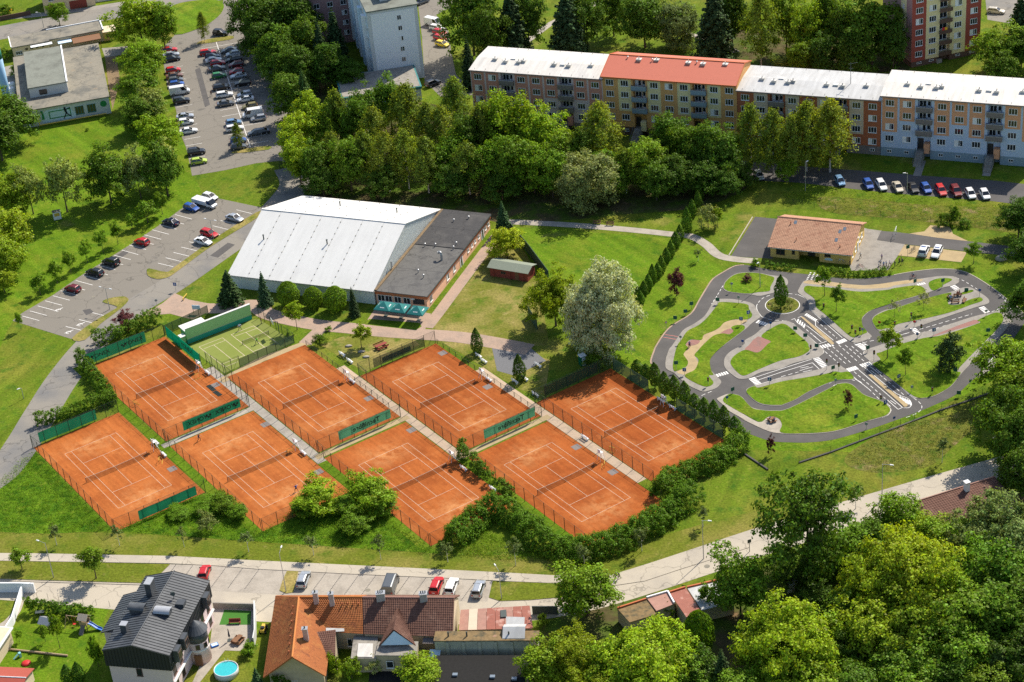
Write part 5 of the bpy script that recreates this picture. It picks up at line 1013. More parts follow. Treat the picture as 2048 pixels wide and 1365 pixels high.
for x, f in ((5.6,.30),(15.2,.22),(3.3,.80)): MB().tube((x, f * yr, E_ + f * (RZ - E_)),(x, f * yr, E_ + f * (RZ - E_) + .7),.1).build('roof_pipe','rust', ys)
window(ys, 2.6,1.0,1.6,1.9,1.5,0,2,'window_brown', curtain=0); window(ys, 5.4,1.0,1.7,.6,.9,0,1,'window_brown', curtain=0); window(ys, 12.8,1.0,1.9,1.3,.9,0,2,'window_brown', curtain=0)
MB().box(8.0,9.6,3.12,3.22,.0,2.3).build('entrance_door','door_dark', ys); MB().box(6.8,7.7,3.1,3.2,1.0,2.2).build('notice_board','plastic_white', ys)
for x in (6.5,11.1): MB().box(x - .1, x + .1,1.1,1.3,0, E_ - .05).build('porch_post','yellow_wall', ys)
def ring(b, cx, cz, r, t, y, n=14):
    for k in range(n):
        a0, a1 = 2 * math.pi * k / n, 2 * math.pi * (k + 1) / n
        b.face((cx + r * math.cos(a0), y, cz + r * math.sin(a0)),(cx + r * math.cos(a1), y, cz + r * math.sin(a1)),(cx + (r - t) * math.cos(a1), y, cz + (r - t) * math.sin(a1)),(cx + (r - t) * math.cos(a0), y, cz + (r - t) * math.sin(a0)))
b = MB(); ring(b, 14.9,.75,.36,.07,.985); ring(b, 16.3,.75,.36,.07,.985); b.build('painted_bicycle','grey_plinth', ys); MB().tube((15.0,.97,.8),(15.9,.97,1.2),.03, n=4).tube((15.9,.97,1.2),(16.3,.97,.75),.03, n=4).tube((15.2,.97,1.3),(15.6,.97,.75),.03, n=4).build('painted_rider','mural_blue', ys)
b = MB(); b.face((12.2,.985,.55),(13.8,.985,.55),(13.9,.985,.85),(13.4,.985,1.15),(12.6,.985,1.15),(12.1,.985,.85)); b.build('painted_car','mural_blue', ys)
for y, z, w in ((2.4,1.7,.8),(5.2,1.6,1.0),(9.5,1.7,1.1),(11.5,1.7,1.0)): window(ys, W - .4, y, z, w, 1.1, R(90),1, curtain=.5)
MB().box(W - .38, W - .28,7.0,8.0,0,2.1).build('side_door','window_white', ys); window(ys, W - .4,7.6,3.6,.7,.9, R(90),1, curtain=0)

# ------------------------------------------------------------------ buildings at the upper left
cb = empty('clubhouse',(-120.9,132.0,0), R(11.6),'grey flat roofed clubhouse with raised hall and painted front','building')
W, D, H = 22.8,38.5,4.6
MB().box(0, W, 0, D, 0, H).build('wall','grey_wall', cb); MB().box(-.3, W + .3,-.3, D + .3, H, H + .25).build('roof','grey_felt', cb)
MB().box(3.1,13.0,7.6,33.5, H + .25,7.5).build('upper_wall','grey_wall', cb); MB().box(2.9,13.2,7.4,33.8,7.5,7.75).build('upper_roof','grey_felt_green', cb); MB().box(12.9,13.3,7.3,33.9,7.75,7.95).build('coping','white_wall', cb)
window(cb, 6.6,7.6,6.0,2.0,1.4,0,2,'window_brown', False, curtain=0)
MB().face((5.0,-.02,.5),(13.4,-.02,.5),(14.0,-.02,1.6),(12.4,-.02,3.7),(6.5,-.02,3.9),(4.8,-.02,2.6)).build('mural','mural_blue', cb)
b = MB()
for (x0, x1, z0, z1) in ((7,12.6,1.3,1.55),(7,12.6,3.15,3.4),(7,7.25,1.3,3.4),(12.4,12.65,1.3,3.4)): b.box(x0, x1,-.045,-.03, z0, z1)
b.build('mural_court','print_green', cb)
b = MB(); b.tube((11.2,-.06,3.5),(11.25,-.06,3.9),.24, n=8); b.tube((11.2,-.06,3.4),(11.5,-.06,2.2),.3,.25, n=6); b.tube((11.4,-.06,2.2),(10.6,-.06,.8),.17,.1, n=5); b.tube((11.5,-.06,2.2),(12.6,-.06,1.1),.17,.1, n=5); b.tube((11.4,-.06,3.3),(12.6,-.06,3.6),.1, n=5); b.build('mural_player','print_black', cb)
b = MB(); b.tube((5.4,-.06,1.6),(5.5,-.06,3.2),.35,.2, n=6); b.tube((5.3,-.06,3.4),(5.3,-.06,3.9),.3, n=6); b.build('mural_figure','print_green', cb)
for x in (14.9,18.0): window(cb, x, 0,2.4,2.2,2.2,0,3,'teal', curtain=0)
MB().tube((21.2,-.02,3.0),(21.2,-.05,3.0),.85, n=16).build('round_sign','print_green', cb)
b = MB(); pts = [(-3,-1.2,3.3),(4.2,-1.2,3.3),(4.2,-1.2,.6),(21.5,-1.0,.6)]
for p, q in zip(pts, pts[1:]): b.tube(p, q, .14, n=6)
b.build('gas_pipe','yellow_pipe', cb)
for x in (.5,3.6): MB().tube((x, -1.2,0),(x, -1.2,3.2),.08).build('pipe_stand','steel', cb)
bs = empty('chimney_stack',(-126.7,145.2,0),0,'tall light blue round stack with green band at the left edge','stack')
MB().tube((0,0,0),(0,0,14.6),1.05, n=20).build('shaft','stack_blue', bs, True); MB().tube((0,0,14.6),(0,0,17.0),1.06, n=20).build('band','stack_green', bs, True); MB().tube((0,0,17.0),(0,0,24),1.04, n=20).build('upper_shaft','white_wall', bs, True)
for i, (x, y) in enumerate(((95,690),(95,790),(130,850),(90,730))):
    p = G(*pp('a1', x, y),1.5); t = empty('metal_tank',(p.x, p.y, 0),0,'white metal tank beside the blue stack, %s from the back' % ORD[i],'tank','tanks by the clubhouse'); MB().lathe([(.9,0),(.9,2.2),(.75,2.5),(.2,2.6)],(0,0,0),12).build('shell','white_wall', t); MB().tube((0,0,2.6),(0,0,2.9),.15).build('valve','steel', t)
bb = empty('low_building',(-131.4,181.0,0), R(14.5),'long low beige building with flat roof behind the clubhouse','building')
MB().box(0,10.2,0,8,0,3.2).box(10.2,25.4,.8,8,0,3.2).build('wall','beige_wall', bb); MB().box(-.3,10.4,-.3,8.3,3.2,3.5).box(10.4,25.8,.5,8.3,3.2,3.5).build('roof','grey_felt', bb)
for e in ((-.35,-.1,-.3,8.3),(25.5,25.85,.5,8.35),(10.4,25.5,8.1,8.35)): MB().box(*e, 3.5,3.75).build('coping','white_wall', bb)
for x in (3.8,5.2,6.8,8.4,17.5,18.5,20,21): window(bb, x, 0 if x < 10 else .8,2.2,.7,.6,0,1,'window_brown', False, curtain=0)
window(bb, 1.6,0,1.5,1.8,1.0,0,3); MB().box(16.6,24.4,-4.2,.4,2.6,2.8).build('lean_to_roof','wood', bb)
for x in (17,20.5,24): MB().box(x - .08, x + .08,-4.0,-3.8,0,2.6).build('lean_to_post','wood', bb)
MB().box(12.6,16.4,-1.8,.7,2.5,2.62).build('canopy','mural_blue', bb); MB().box(5,11,-2.0,-.35,3.0,3.1).build('canopy','white_wall', bb)
ki = empty('kiosk',(-107.0,187.8,0), R(10),'small yellow kiosk with cream roof between club and trees','kiosk')
MB().box(0,3.6,0,4.6,0,2.5).build('wall','yellow_wall', ki); MB().box(-.15,3.75,-.15,4.75,2.5,2.7).build('roof','cream_wall', ki); MB().box(.8,2.6,-.04,0,1.0,2.0).build('hatch','window_brown', ki)
p = G(90,28); gh = empty('house',(p.x, p.y, 0), R(12),'beige house with brown garage doors at the top left','house')
MB().box(0,15,0,10,0,5.5).build('wall','beige_wall', gh); MB().slab([(-.5,-.5,5.4),(15.5,-.5,5.4),(15.5,5,8),(-.5,5,8)],.15).slab([(-.5,5,8),(15.5,5,8),(15.5,10.5,5.4),(-.5,10.5,5.4)],.15).build('roof','tile_brown', gh)
for x in (1.2,7.5): MB().box(x, x + 5,-.06,0,0,2.5).build('garage_door','wood_red', gh)
for x in (2.5,7,11.5): window(gh, x, 0,4.1,1.6,1.2,0,2)
p = G(-4,46); w = MB().obox(G(0,42), G(62,30),.3,0,1.3).build('garden_wall','brick_plinth'); setp(w, 'low dark brick garden wall at the top left street','wall')
w = MB().obox(G(138,14), G(250,-4),.15,0,1.4).build('garden_wall','grey_wall'); setp(w, 'patterned garden wall along the top street','wall')

# ================================================================== HOUSES AT THE BOTTOM
# villa with slate metal roof
va = math.atan2(-2.9,10.9); V0 = Vector((-69.7,-96.8,0))
vl = empty('villa', V0, va, 'large villa with dark metal roof, pink walls and round turret','house')
W, D = 11.3,19.2                                     # local x across, y away along the ridge
WZ, EZ, RZ = 5.6,8.6,10.1
MB().box(.35, W - .35,.35, D - .3,0, WZ).build('wall','villa_pink', vl)
def seams(par, p0, p1, q1, q0, n, m='slate_seam'):
    b = MB(); p0, p1, q1, q0 = map(Vector, (p0, p1, q1, q0)); nn = (p1 - p0).cross(q0 - p0).normalized()
    if nn.z < 0: nn = -nn
    for k in range(n + 1):
        a = p0.lerp(p1, k / n) + nn * .03; c_ = q0.lerp(q1, k / n) + nn * .03; b.tube(a, c_, .045, n=4)
    return b.build('standing_seam', m, par)
xr = W * .47
MB().slab([(W + .1,-.1, EZ),(W + .1, D + .1, EZ),(xr, D + .1, RZ),(xr, -.1, RZ)],.12).build('roof_slope','slate_metal', vl); seams(vl, (W + .1,0, EZ),(W + .1, D, EZ),(xr, D, RZ),(xr, 0, RZ),30)
MB().slab([(xr, -.1, RZ),(xr, D + .1, RZ),(-.1, D + .1, EZ),(-.1,-.1, EZ)],.12).build('roof_slope','slate_metal', vl); seams(vl, (xr, 0, RZ),(xr, D, RZ),(-.1, D, EZ),(-.1,0, EZ),30)
MB().slab([(-.1,5.2, EZ + .02),(-.1,15, EZ + .02),(-2.6,15, EZ - .95),(-2.6,5.2, EZ - .95)],.12).build('roof_slope','slate_metal', vl); seams(vl, (-.1,5.2, EZ),(-.1,15, EZ),(-2.6,15, EZ - .95),(-2.6,5.2, EZ - .95),15)
MB().box(-2.2,.35,5.6,14.6,0, EZ - 1.1).build('wing_wall','villa_pink', vl)
MB().tube((xr, -.15, RZ + .06),(xr, D + .15, RZ + .06),.1, n=6).build('ridge_cap','slate_metal', vl)
b = MB(); b.face((0,0, WZ - .2),(W, 0, WZ - .2),(W, 0.0, EZ),(xr, 0, RZ - .05),(0,0, EZ)); b.face((W, 0, WZ - .2),(W, D, WZ - .2),(W, D, EZ),(W, 0, EZ)); b.face((0, D, WZ - .2),(0,0, WZ - .2),(0,0, EZ),(0, D, EZ)); b.face((W, D, WZ - .2),(0, D, WZ - .2),(0, D, EZ),(xr, D, RZ - .05),(W, D, EZ)); b.build('metal_cladding','slate_dark', vl)
b = MB()
for k in range(20): b.box(.3 + k * .56,.36 + k * .56,-.05,.01, WZ - .2, EZ - .05 + min(1,(.33 + k * .56) / xr if .33 + k * .56 < xr else (W - .33 - k * .56) / (W - xr)) * (RZ - EZ))
for k in range(34): b.box(W - .01, W + .05,.3 + k * .56,.36 + k * .56, WZ - .2, EZ)
b.build('cladding_seam','slate_seam', vl)
for y in (2.2,5.2,15.8): 
    MB().box(W - .02, W + .9, y - .85, y + .85, WZ + .5, EZ - .2).build('dormer','slate_metal', vl); window(vl, W + .9, y, WZ + 1.5,1.3,1.5, R(90),2,'window_brown', False, curtain=0)
MB().box(W - .3, W + .06,.3, D - .3,2.75,2.95).build('string_course','window_white', vl)
for y in (1.6,4.4,14.6,17.4):
    for z in (1.5,4.2): window(vl, W - .35, y, z, 1.1,1.4, R(90),2,'window_brown', curtain=0)
window(vl, 5.4,.35,4.3,1.0,1.5,0,1,'window_brown', curtain=0)
for (x, y, sx, sy, h) in ((3.3,13.7,.5,.9,2.5),(2.4,4.2,.5,.5,1.2)): MB().box(x - sx, x + sx, y - sy, y + sy, EZ + .4, EZ + 1.0 + h).build('chimney','slate_metal', vl); MB().box(x - sx - .08, x + sx + .08, y - sy - .08, y + sy + .08, EZ + 1.0 + h, EZ + 1.12 + h).build('chimney_cap','chimney_clad', vl)
for (x, y) in ((2.6,9.4),(7.2,9.0)):
    b = MB().box(x - 1.2, x + 1.2, y - .7, y + .7, EZ + .5, EZ + 1.5); b.build('roof_dormer','slate_metal', vl)
    b = MB(); vs = [(x - 1.4 if k % 2 == 0 else x + 1.4, y + .95 * math.cos(math.pi * (k // 2) / 6), EZ + 1.5 + .55 * math.sin(math.pi * (k // 2) / 6)) for k in range(14)]; b.add(vs, [(2 * k, 2 * k + 1,2 * k + 3,2 * k + 2) for k in range(6)]); b.build('dormer_roof','slate_metal' if x < 4 else 'chimney_clad', vl, True)
MB().box(8.4,9.8,11.2,12.6, EZ + .55, EZ + 1.15).build('roof_hatch','slate_metal', vl)
MB().tube((7.6,12.8, EZ + .6),(7.6,12.8, EZ + 2.1),.05).tube((7.5,12.8, EZ + 2.0),(7.75,12.55, EZ + 2.1),.4,.35, n=10).build('satellite_dish','steel_dark', vl)
tx, ty, trr = W + .6,9.6,1.75                                         # turret
MB().tube((tx, ty, 0),(tx, ty, 6.2), trr, n=20).build('turret_wall','villa_pink', vl, True); MB().tube((tx, ty, 4.4),(tx, ty, 6.25), trr + .03, n=20).build('turret_cladding','slate_metal', vl, True)
MB().lathe([(trr + .25,6.2),(.9,7.3),(.06,8.0)],(tx, ty, 0),20).build('turret_roof','slate_metal', vl); MB().lathe([(trr + .06,2.75),(trr + .06,2.95)],(tx, ty, 0),20).build('turret_band','window_white', vl)
for a in (-70,-25,20): window(vl, tx + trr * math.cos(R(a)), ty + trr * math.sin(R(a)),3.7,.7,1.0, R(a + 90),1,'window_brown', False, curtain=0)
MB().box(tx - .3, tx + .9, ty - trr - .15, ty - trr + .3,0,2.2).build('door','wood', vl)
# terrace, garden wall, pool
S('terrace',.03,'pavers_pale','b5',(1715,780),(2040,790),(2045,1000),(1925,1115),(1800,1110),(1600,1364),(1540,1364),(1680,1060))
S('lawn_mat',.045,'turf','b5',(1795,785),(2010,795),(2005,905),(1755,905))
pl = empty('swimming_pool', G(*pp('b5',1815,1295)),0,'round garden pool with turquoise water beside the villa','pool')
MB().lathe([(2.0,0),(2.02,1.1),(1.9,1.12),(1.88,.9)],(0,0,0),28).build('rim','pool_rim', pl, True); MB().lathe([(.01,.985),(1.9,.99),(1.9,1.0),(.01,1.0)],(0,0,0),28).build('water','pool_water', pl)
b = MB(); [b.tube((-.25,1.7,0),(-.25,1.85,1.6),.03, n=5), b.tube((.25,1.7,0),(.25,1.85,1.6),.03, n=5)]; [b.tube((-.25,1.75,.3 * k),(.25,1.75,.3 * k),.03, n=5) for k in range(1,5)]; b.build('ladder','plastic_white', pl)
t = empty('picnic_table', G(*pp('b5',1905,1040)), R(60),'brown picnic table with benches on the villa terrace','table'); MB().box(-1,1,-.4,.4,.7,.76).build('top','wood', t)
for s in (-.75,.75): MB().box(-1,1, s - .15, s + .15,.42,.47).build('bench','wood', t)
for s in (-.7,.7): MB().box(s - .05, s + .05,-.8,.8,0,.7).build('trestle','wood', t)
t = empty('closed_parasol', G(*pp('b5',1840,1030)),0,'closed dark parasol standing on the villa terrace','parasol'); MB().tube((0,0,0),(0,0,1.0),.03).build('pole','steel_dark', t); MB().tube((0,0,.9),(0,0,2.5),.18,.05, n=8).build('folded_canopy','cloth_dark', t); MB().box(-.4,.4,-.4,.4,0,.1).build('base','steel_dark', t)
t = empty('paddling_pool', G(*pp('b5',1718,1072)),.4,'small bright blue tub on the villa terrace','tub'); MB().box(-.6,.6,-.45,.45,0,.3).build('shell','toy_blue', t); MB().box(-.5,.5,-.35,.35,.301,.31).build('water','mural_blue', t)
t = empty('garden_bench', G(*pp('b5',1880,895)),-.1,'brown bench on the green mat by the villa','bench'); MB().box(-1.0,1.0,-.25,.25,.4,.46).build('seat','wood_red', t); MB().box(-1.0,1.0,.22,.28,.46,.95).build('backrest','wood_red', t)
for s in (-.9,.9): MB().box(s - .05, s + .05,-.25,.25,0,.4).build('leg','wood_red', t)
w = MB(); pts = Q('b5',(2045,780),(2048,1010),(2035,1080))
for p, q in zip(pts, pts[1:]): w.obox(p, q, .2,0,1.9)
setp(w.build('boundary_wall','grey_wall'),'grey boundary wall right of the villa terrace','wall')
w = MB().obox(G(*pp('b5',1710,770)), G(*pp('b5',2048,780)),.25,0,1.2).build('boundary_wall','pavers_gray'); setp(w, 'low stone wall between villa terrace and street','wall')
# garden left of the villa
S('lawn',.012,'grass_lush','b5',(210,720),(880,760),(780,1000),(800,1364),(0,1364),(0,1100),(60,1000))
fence('thin post fence along the street in front of the clipped hedge', Q('b5',(300,690),(560,720),(880,760)), h=1.3, gap=2.2, brace=False, rail=False, r=.03, mesh=None)
w = MB(); pts = Q('b5',(0,640),(170,640),(285,645))
for p, q in zip(pts, pts[1:]): w.obox(p, q, .3,0,2.0)
setp(w.build('boundary_wall','white_wall'),'white street wall at the left edge garden','wall')
w = MB(); pts = Q('b5',(185,660),(110,900),(10,1060))
for p, q in zip(pts, pts[1:]): w.obox(p, q, .25,0,1.7)
setp(w.build('boundary_wall','white_wall'),'white wall running between the two left gardens','wall')
ribbon('path', Q('b5',(-20,930),(60,880),(130,800),(160,720)),1.4,.02,'pavers_pale')
t = empty('play_tower', G(*pp('b5',690,930)), R(-20),'wooden play tower with pitched roof, swing beam and blue slide','playset')
for x in (-.6,.6):
    for y in (-.6,.6): MB().box(x - .06, x + .06, y - .06, y + .06,0,2.3).build('post','wood_pale', t)
MB().box(-.7,.7,-.7,.7,1.1,1.2).build('platform','wood_pale', t); MB().slab([(-.9,-.9,2.2),(.9,-.9,2.2),(.9,0,3.0),(-.9,0,3.0)],.06).slab([(-.9,0,3.0),(.9,0,3.0),(.9,.9,2.2),(-.9,.9,2.2)],.06).build('roof','cream_pale', t); MB().box(-.7,.7,-.72,-.66,1.2,1.8).box(-.7,.7,.66,.72,1.2,1.8).build('side_panel','wood_pale', t)
MB().tube((-.7,0,2.2),(-3.4,0,2.2),.07).tube((-3.4,0,2.2),(-3.6,.9,0),.06).tube((-3.4,0,2.2),(-3.6,-.9,0),.06).build('swing_beam','wood_pale', t); MB().box(-2.4,-1.9,-.2,.2,.5,.54).tube((-2.4,0,.52),(-2.4,0,2.2),.015, n=4).tube((-1.9,0,.52),(-1.9,0,2.2),.015, n=4).build('swing','rubber_red', t)
b = MB(); sp = [(.7,1.2),(1.3,.95),(2.2,.35),(3.0,.12)]
for (x0, z0),(x1, z1) in zip(sp, sp[1:]): b.slab([(x0,-.28, z0),(x1,-.28, z1),(x1,.28, z1),(x0,.28, z0)],.05); b.slab([(x0,.28, z0 + .2),(x1,.28, z1 + .2),(x1,.33, z1 + .2),(x0,.33, z0 + .2)],.2); b.slab([(x0,-.33, z0 + .2),(x1,-.33, z1 + .2),(x1,-.28, z1 + .2),(x0,-.28, z0 + .2)],.2)
b.build('slide','toy_blue', t); MB().slab([(-.4,-2.0,.05),(.4,-2.0,.05),(.4,-.7,1.15),(-.4,-.7,1.15)],.06).build('ramp','grey_plinth', t)
t = empty('play_house', G(*pp('b5',385,920)), R(-25),'small wooden play house with grey roof in the left garden','playhouse'); MB().box(-1,1,-.8,.8,.2,1.3).build('wall','wood_pale', t); MB().slab([(-1.2,-1.1,1.2),(1.2,-1.1,1.2),(1.2,0,2.0),(-1.2,0,2.0)],.05).slab([(-1.2,0,2.0),(1.2,0,2.0),(1.2,1.1,1.2),(-1.2,1.1,1.2)],.05).build('roof','steel', t); MB().box(-.3,.3,-.84,-.8,.2,1.1).build('door','door_dark', t)
t = empty('toy_shell', G(*pp('b5',210,1215)),.3,'red shell shaped sand toy on the lawn','toy'); MB().lathe([(.75,0),(.8,.18),(.5,.34),(.05,.4)],(0,0,0),14).build('shell','rubber_red', t, True)
t = empty('toy_slide', G(*pp('b5',150,1165)),.5,'pale turquoise plastic toddler slide on the lawn','toy'); MB().slab([(-.9,-.2,.05),(.1,-.2,.8),(.1,.2,.8),(-.9,.2,.05)],.05).build('chute','toy_teal', t); MB().box(.1,.5,-.25,.25,0,.85).build('steps','toy_teal', t)
t = MB().tube(G(*pp('b5',80,1100),.2), G(*pp('b5',540,1150),.2),.18, n=8).build('felled_log','wood_pale'); setp(t, 'long pale felled log lying across the left lawn','log')
t = empty('bird_table', G(*pp('b5',330,850)),0,'dark flat topped garden stand by the hedge','garden stand'); MB().tube((0,0,0),(0,0,1.3),.06).build('post','wood', t); MB().box(-.75,.75,-.4,.4,1.3,1.4).build('top','steel_dark', t)
p = G(*pp('b5',10,1364)); t = empty('garage',(p.x - 3.5, p.y - 4.5,0), R(-12),'garage with maroon ribbed roof in the bottom left corner','garage'); MB().box(0,8,0,6,0,2.3).build('wall','cream_wall', t); MB().slab([(-.3,-.3,2.3),(8.3,-.3,2.3),(8.3,3,3.1),(-.3,3,3.1)],.1).slab([(-.3,3,3.1),(8.3,3,3.1),(8.3,6.3,2.3),(-.3,6.3,2.3)],.1).build('roof','maroon', t); MB().tube((-.3,3,3.12),(8.3,3,3.12),.1).build('ridge_cap','white_wall', t)
p = G(*pp('b5',0,1190)); t = empty('garden_house',(p.x - 5.2, p.y, 0), R(-15),'white garden house cut by the left edge','house'); MB().box(0,5.4,0,6,0,3.2).build('wall','cream_wall', t); MB().slab([(-.3,-.4,3.3),(5.9,-.4,3.1),(5.9,6.3,3.1),(-.3,6.3,3.3)],.15).build('roof','white_roof', t)

# tiled L-shaped house
lh = empty('house',(-44.0,-100.2,0),0,'L-shaped house with orange tiled west wing and street wing','house')
ox, oy = -44.0,-100.2
def LP(x, y, z): return (x - ox, y - oy, z)
EZ, RZ = 3.6,7.2
MB().add([LP(-43.6,-99.9,0), LP(-34.9,-100.9,0), LP(-34.0,-85,0), LP(-43.0,-81.3,0), LP(-43.6,-99.9, EZ), LP(-34.9,-100.9, EZ), LP(-34.0,-85, EZ), LP(-43.0,-81.3, EZ)],[(0,1,5,4),(1,2,6,5),(2,3,7,6),(3,0,4,7)]).build('wall','plaster_tan', lh)
MB().add([LP(-43.6,-99.9, EZ), LP(-34.9,-100.9, EZ), LP(-39.3,-100.6, RZ - .2)],[(0,1,2)]).build('gable_wall','plaster_tan', lh)
P1, P2, P3, P4 = LP(-44.4,-101.2, EZ - .1), LP(-43.5,-80.4, EZ), LP(-38.9,-86.0, RZ), LP(-39.3,-101.3, RZ)
MB().slab([P1, P4, P3, P2],.15).build('roof_deck','tile_orange', lh); tiles(lh, P2, P1, P4, P3)
P5, P6 = LP(-34.4,-102.3, EZ - .1), LP(-33.8,-91.4, EZ)
MB().slab([P5, P6, P3, P4],.15).build('roof_deck','tile_orange', lh); tiles(lh, P5, P6, P3, P4)
MB().tube(P3, P4,.16, n=8).build('ridge_tile','ridge_tile', lh)
n1, n2 = LP(-34.0,-91.6, EZ + .2), LP(-28.6,-92.9, EZ + .2); m1, m2 = LP(-38.9,-86.0, RZ), LP(-28.4,-87.6, RZ); f1, f2 = LP(-43.5,-80.4, EZ), LP(-28.1,-82.6, EZ)
MB().slab([n1, n2, m2, m1],.15).build('roof_deck','tile_orange', lh); tiles(lh, n1, n2, m2, m1)
MB().slab([m1, m2, f2, f1],.15).build('roof_deck','tile_orange', lh); tiles(lh, f2, f1, m1, m2)
MB().tube(m1, m2,.16, n=8).build('ridge_tile','ridge_tile', lh); MB().add([LP(-34,-91.2,0), LP(-28.6,-92.4,0), LP(-34,-91.2, EZ + .1), LP(-28.6,-92.4, EZ + .1)],[(0,1,3,2)]).build('yard_wall','plaster_tan', lh)
MB().add([LP(-43.2,-81.0,0), LP(-28.2,-83.2,0), LP(-43.2,-81.0, EZ), LP(-28.2,-83.2, EZ)],[(1,0,2,3)]).build('street_wall','plaster_tan', lh)
window(lh, -41.0 - ox + 1.0,-100.3 - oy + .08,2.2,1.5,1.2, R(-6.5),2); window(lh, -31.0 - ox, -91.95 - oy, 1.5,.9,1.6, R(-12.5),1)
for (x, y, h, mm) in ((-36.0,-87.2,2.0,'chimney_clad'),(-33.4,-87.9,2.0,'chimney_clad'),(-37.4,-95.8,1.6,'chimney_clad')):
    cx, cy_, _ = LP(x, y, 0); MB().box(cx - .4, cx + .4, cy_ - .35, cy_ + .35, RZ - 1.3, RZ + h - .5).build('chimney', mm, lh); MB().box(cx - .5, cx + .5, cy_ - .45, cy_ + .45, RZ + h - .5, RZ + h - .4).build('chimney_cap','steel', lh); MB().tube((cx, cy_, RZ + h - .4),(cx, cy_, RZ + h),.12).build('chimney_pot','steel_dark', lh)
d = [LP(-37.6,-92.9,5.0), LP(-32.9,-92.7,5.0), LP(-33.0,-97.6,3.7), LP(-34.6,-97.5,3.7)]
MB().slab([d[3], d[2], d[1], d[0]],.12).build('dormer_roof','tile_brown', lh); tiles(lh, d[3], d[2], d[1], d[0], m='tile_brown'); MB().add([LP(-33.1,-97.4,0), LP(-33.0,-92.9,0), LP(-33.0,-92.9,4.9), LP(-33.1,-97.4,3.6)],[(0,1,2,3)]).build('dormer_wall','plaster_tan', lh); MB().slab([LP(-34.6,-91.2,4.3), LP(-31.6,-91.8,4.3), LP(-31.6,-92.4,4.2), LP(-34.6,-92.2,4.2)],.1).build('flashing','metal_roof_grey', lh)
b = MB(); [b.box(-39.9 - ox - k * .02,-39.7 - ox - k * .02,-88.2 - oy - k * 1.9,-88.0 - oy - k * 1.9, RZ - .4, RZ - .1) for k in range(7)]; [b.box(-31.8 - ox + k * .9,-31.65 - ox + k * .9,-88.4 - oy - k * .1,-88.2 - oy - k * .1, RZ - .6, RZ - .3) for k in range(4)]; b.build('snow_hook','rust', lh)
# brown tiled street house
bh = empty('house',(-28.5,-95.0,0),0,'street house with dark brown tiled roof and cream gable end','house'); ox, oy = -28.5,-95.0
n1, n2 = LP(-28.5,-92.95, EZ + .2), LP(-14.0,-95.9, EZ + .2); m1, m2 = LP(-28.35,-87.65, RZ - .02), LP(-13.3,-90.1, RZ - .02); f1, f2 = LP(-28.0,-82.6, EZ), LP(-12.6,-85.0, EZ)
MB().slab([n1, n2, m2, m1],.15).build('roof_deck','tile_brown', bh); tiles(bh, n1, n2, m2, m1, m='tile_brown'); MB().slab([m1, m2, f2, f1],.15).build('roof_deck','tile_brown', bh); tiles(bh, f2, f1, m1, m2, m='tile_brown')
MB().tube(m1, m2,.15, n=8).build('ridge_tile','sheet_rose', bh)
MB().add([LP(-28.4,-92.6,0), LP(-14.2,-95.4,0), LP(-12.9,-85.6,0), LP(-28.1,-83.1,0), LP(-28.4,-92.6, EZ), LP(-14.2,-95.4, EZ), LP(-12.9,-85.6, EZ), LP(-28.1,-83.1, EZ)],[(0,1,5,4),(1,2,6,5),(2,3,7,6)]).build('wall','plaster_tan', bh)
MB().add([LP(-14.2,-95.4, EZ), LP(-12.9,-85.6, EZ), LP(-13.5,-90.2, RZ - .2)],[(0,1,2)]).build('gable_wall','cream_wall', bh)
for (x, y, sx) in ((-25.3,-88.4,.7),(-18.3,-89.6,.6)):
    cx, cy_, _ = LP(x, y, 0); MB().box(cx - sx, cx + sx, cy_ - .45, cy_ + .45, RZ - 1.4, RZ + 1.1).build('chimney','chimney_clad', bh); MB().box(cx - sx - .1, cx + sx + .1, cy_ - .55, cy_ + .55, RZ + 1.1, RZ + 1.2).build('chimney_cap','steel', bh)
    for k in (-1,0,1): MB().tube((cx + k * .35, cy_, RZ + 1.2),(cx + k * .35, cy_, RZ + 1.6),.1).build('chimney_pot','steel_dark', bh)
g1, g2_, g3, g4 = LP(-22.6,-89.9,6.2), LP(-23.3,-95.6,6.2), LP(-26.0,-96.6,3.9), LP(-20.0,-97.3,3.9)
MB().slab([g3, g2_, g1],.1).slab([g2_, g4, g1],.1).build('dormer_roof','tile_brown', bh); tiles(bh, g3, g2_, g1, LP(-22.7,-90.0,6.15), m='tile_brown'); tiles(bh, g2_, g4, LP(-22.5,-90.0,6.15), g1, m='tile_brown')
MB().add([LP(-25.6,-96.4,3.9), LP(-20.3,-97.0,3.9), LP(-23.3,-95.7,6.0)],[(0,1,2)]).build('dormer_gable','mural_blue', bh)
fa = [LP(-30.2,-92.4,3.1), LP(-26.2,-93.3,3.1), LP(-26.5,-98.3,2.9), LP(-30.6,-97.7,2.9)]; MB().slab(fa[::-1],.15).build('flat_roof','old_slab', bh); MB().slab([LP(-29.4,-94.4,3.15), LP(-27.0,-94.8,3.15), LP(-27.1,-98.0,3.02), LP(-29.6,-97.6,3.02)][::-1],.05).build('roof_light','metal_roof_white', bh)
fb = [LP(-26.1,-94.9,3.5), LP(-19.6,-95.8,3.5), LP(-20.0,-99.1,3.3), LP(-26.6,-98.0,3.3)]; MB().slab(fb[::-1],.15).build('flat_roof','old_slab', bh)
for q in (fa, fb):
    b = MB(); 
    for (a, c_) in zip(q, q[1:]): b.face((a[0] * .99, a[1],0),(c_[0] * .99, c_[1],0),(c_[0] * .99, c_[1], c_[2] - .15),(a[0] * .99, a[1], a[2] - .15))
    b.build('annexe_wall','plaster_tan', bh)
for x in (-24.4,-21.6): window(bh, x - ox, -98.6 - oy - (x + 24.4) * .17,1.6,1.2,1.4, R(-9),1, curtain=0)
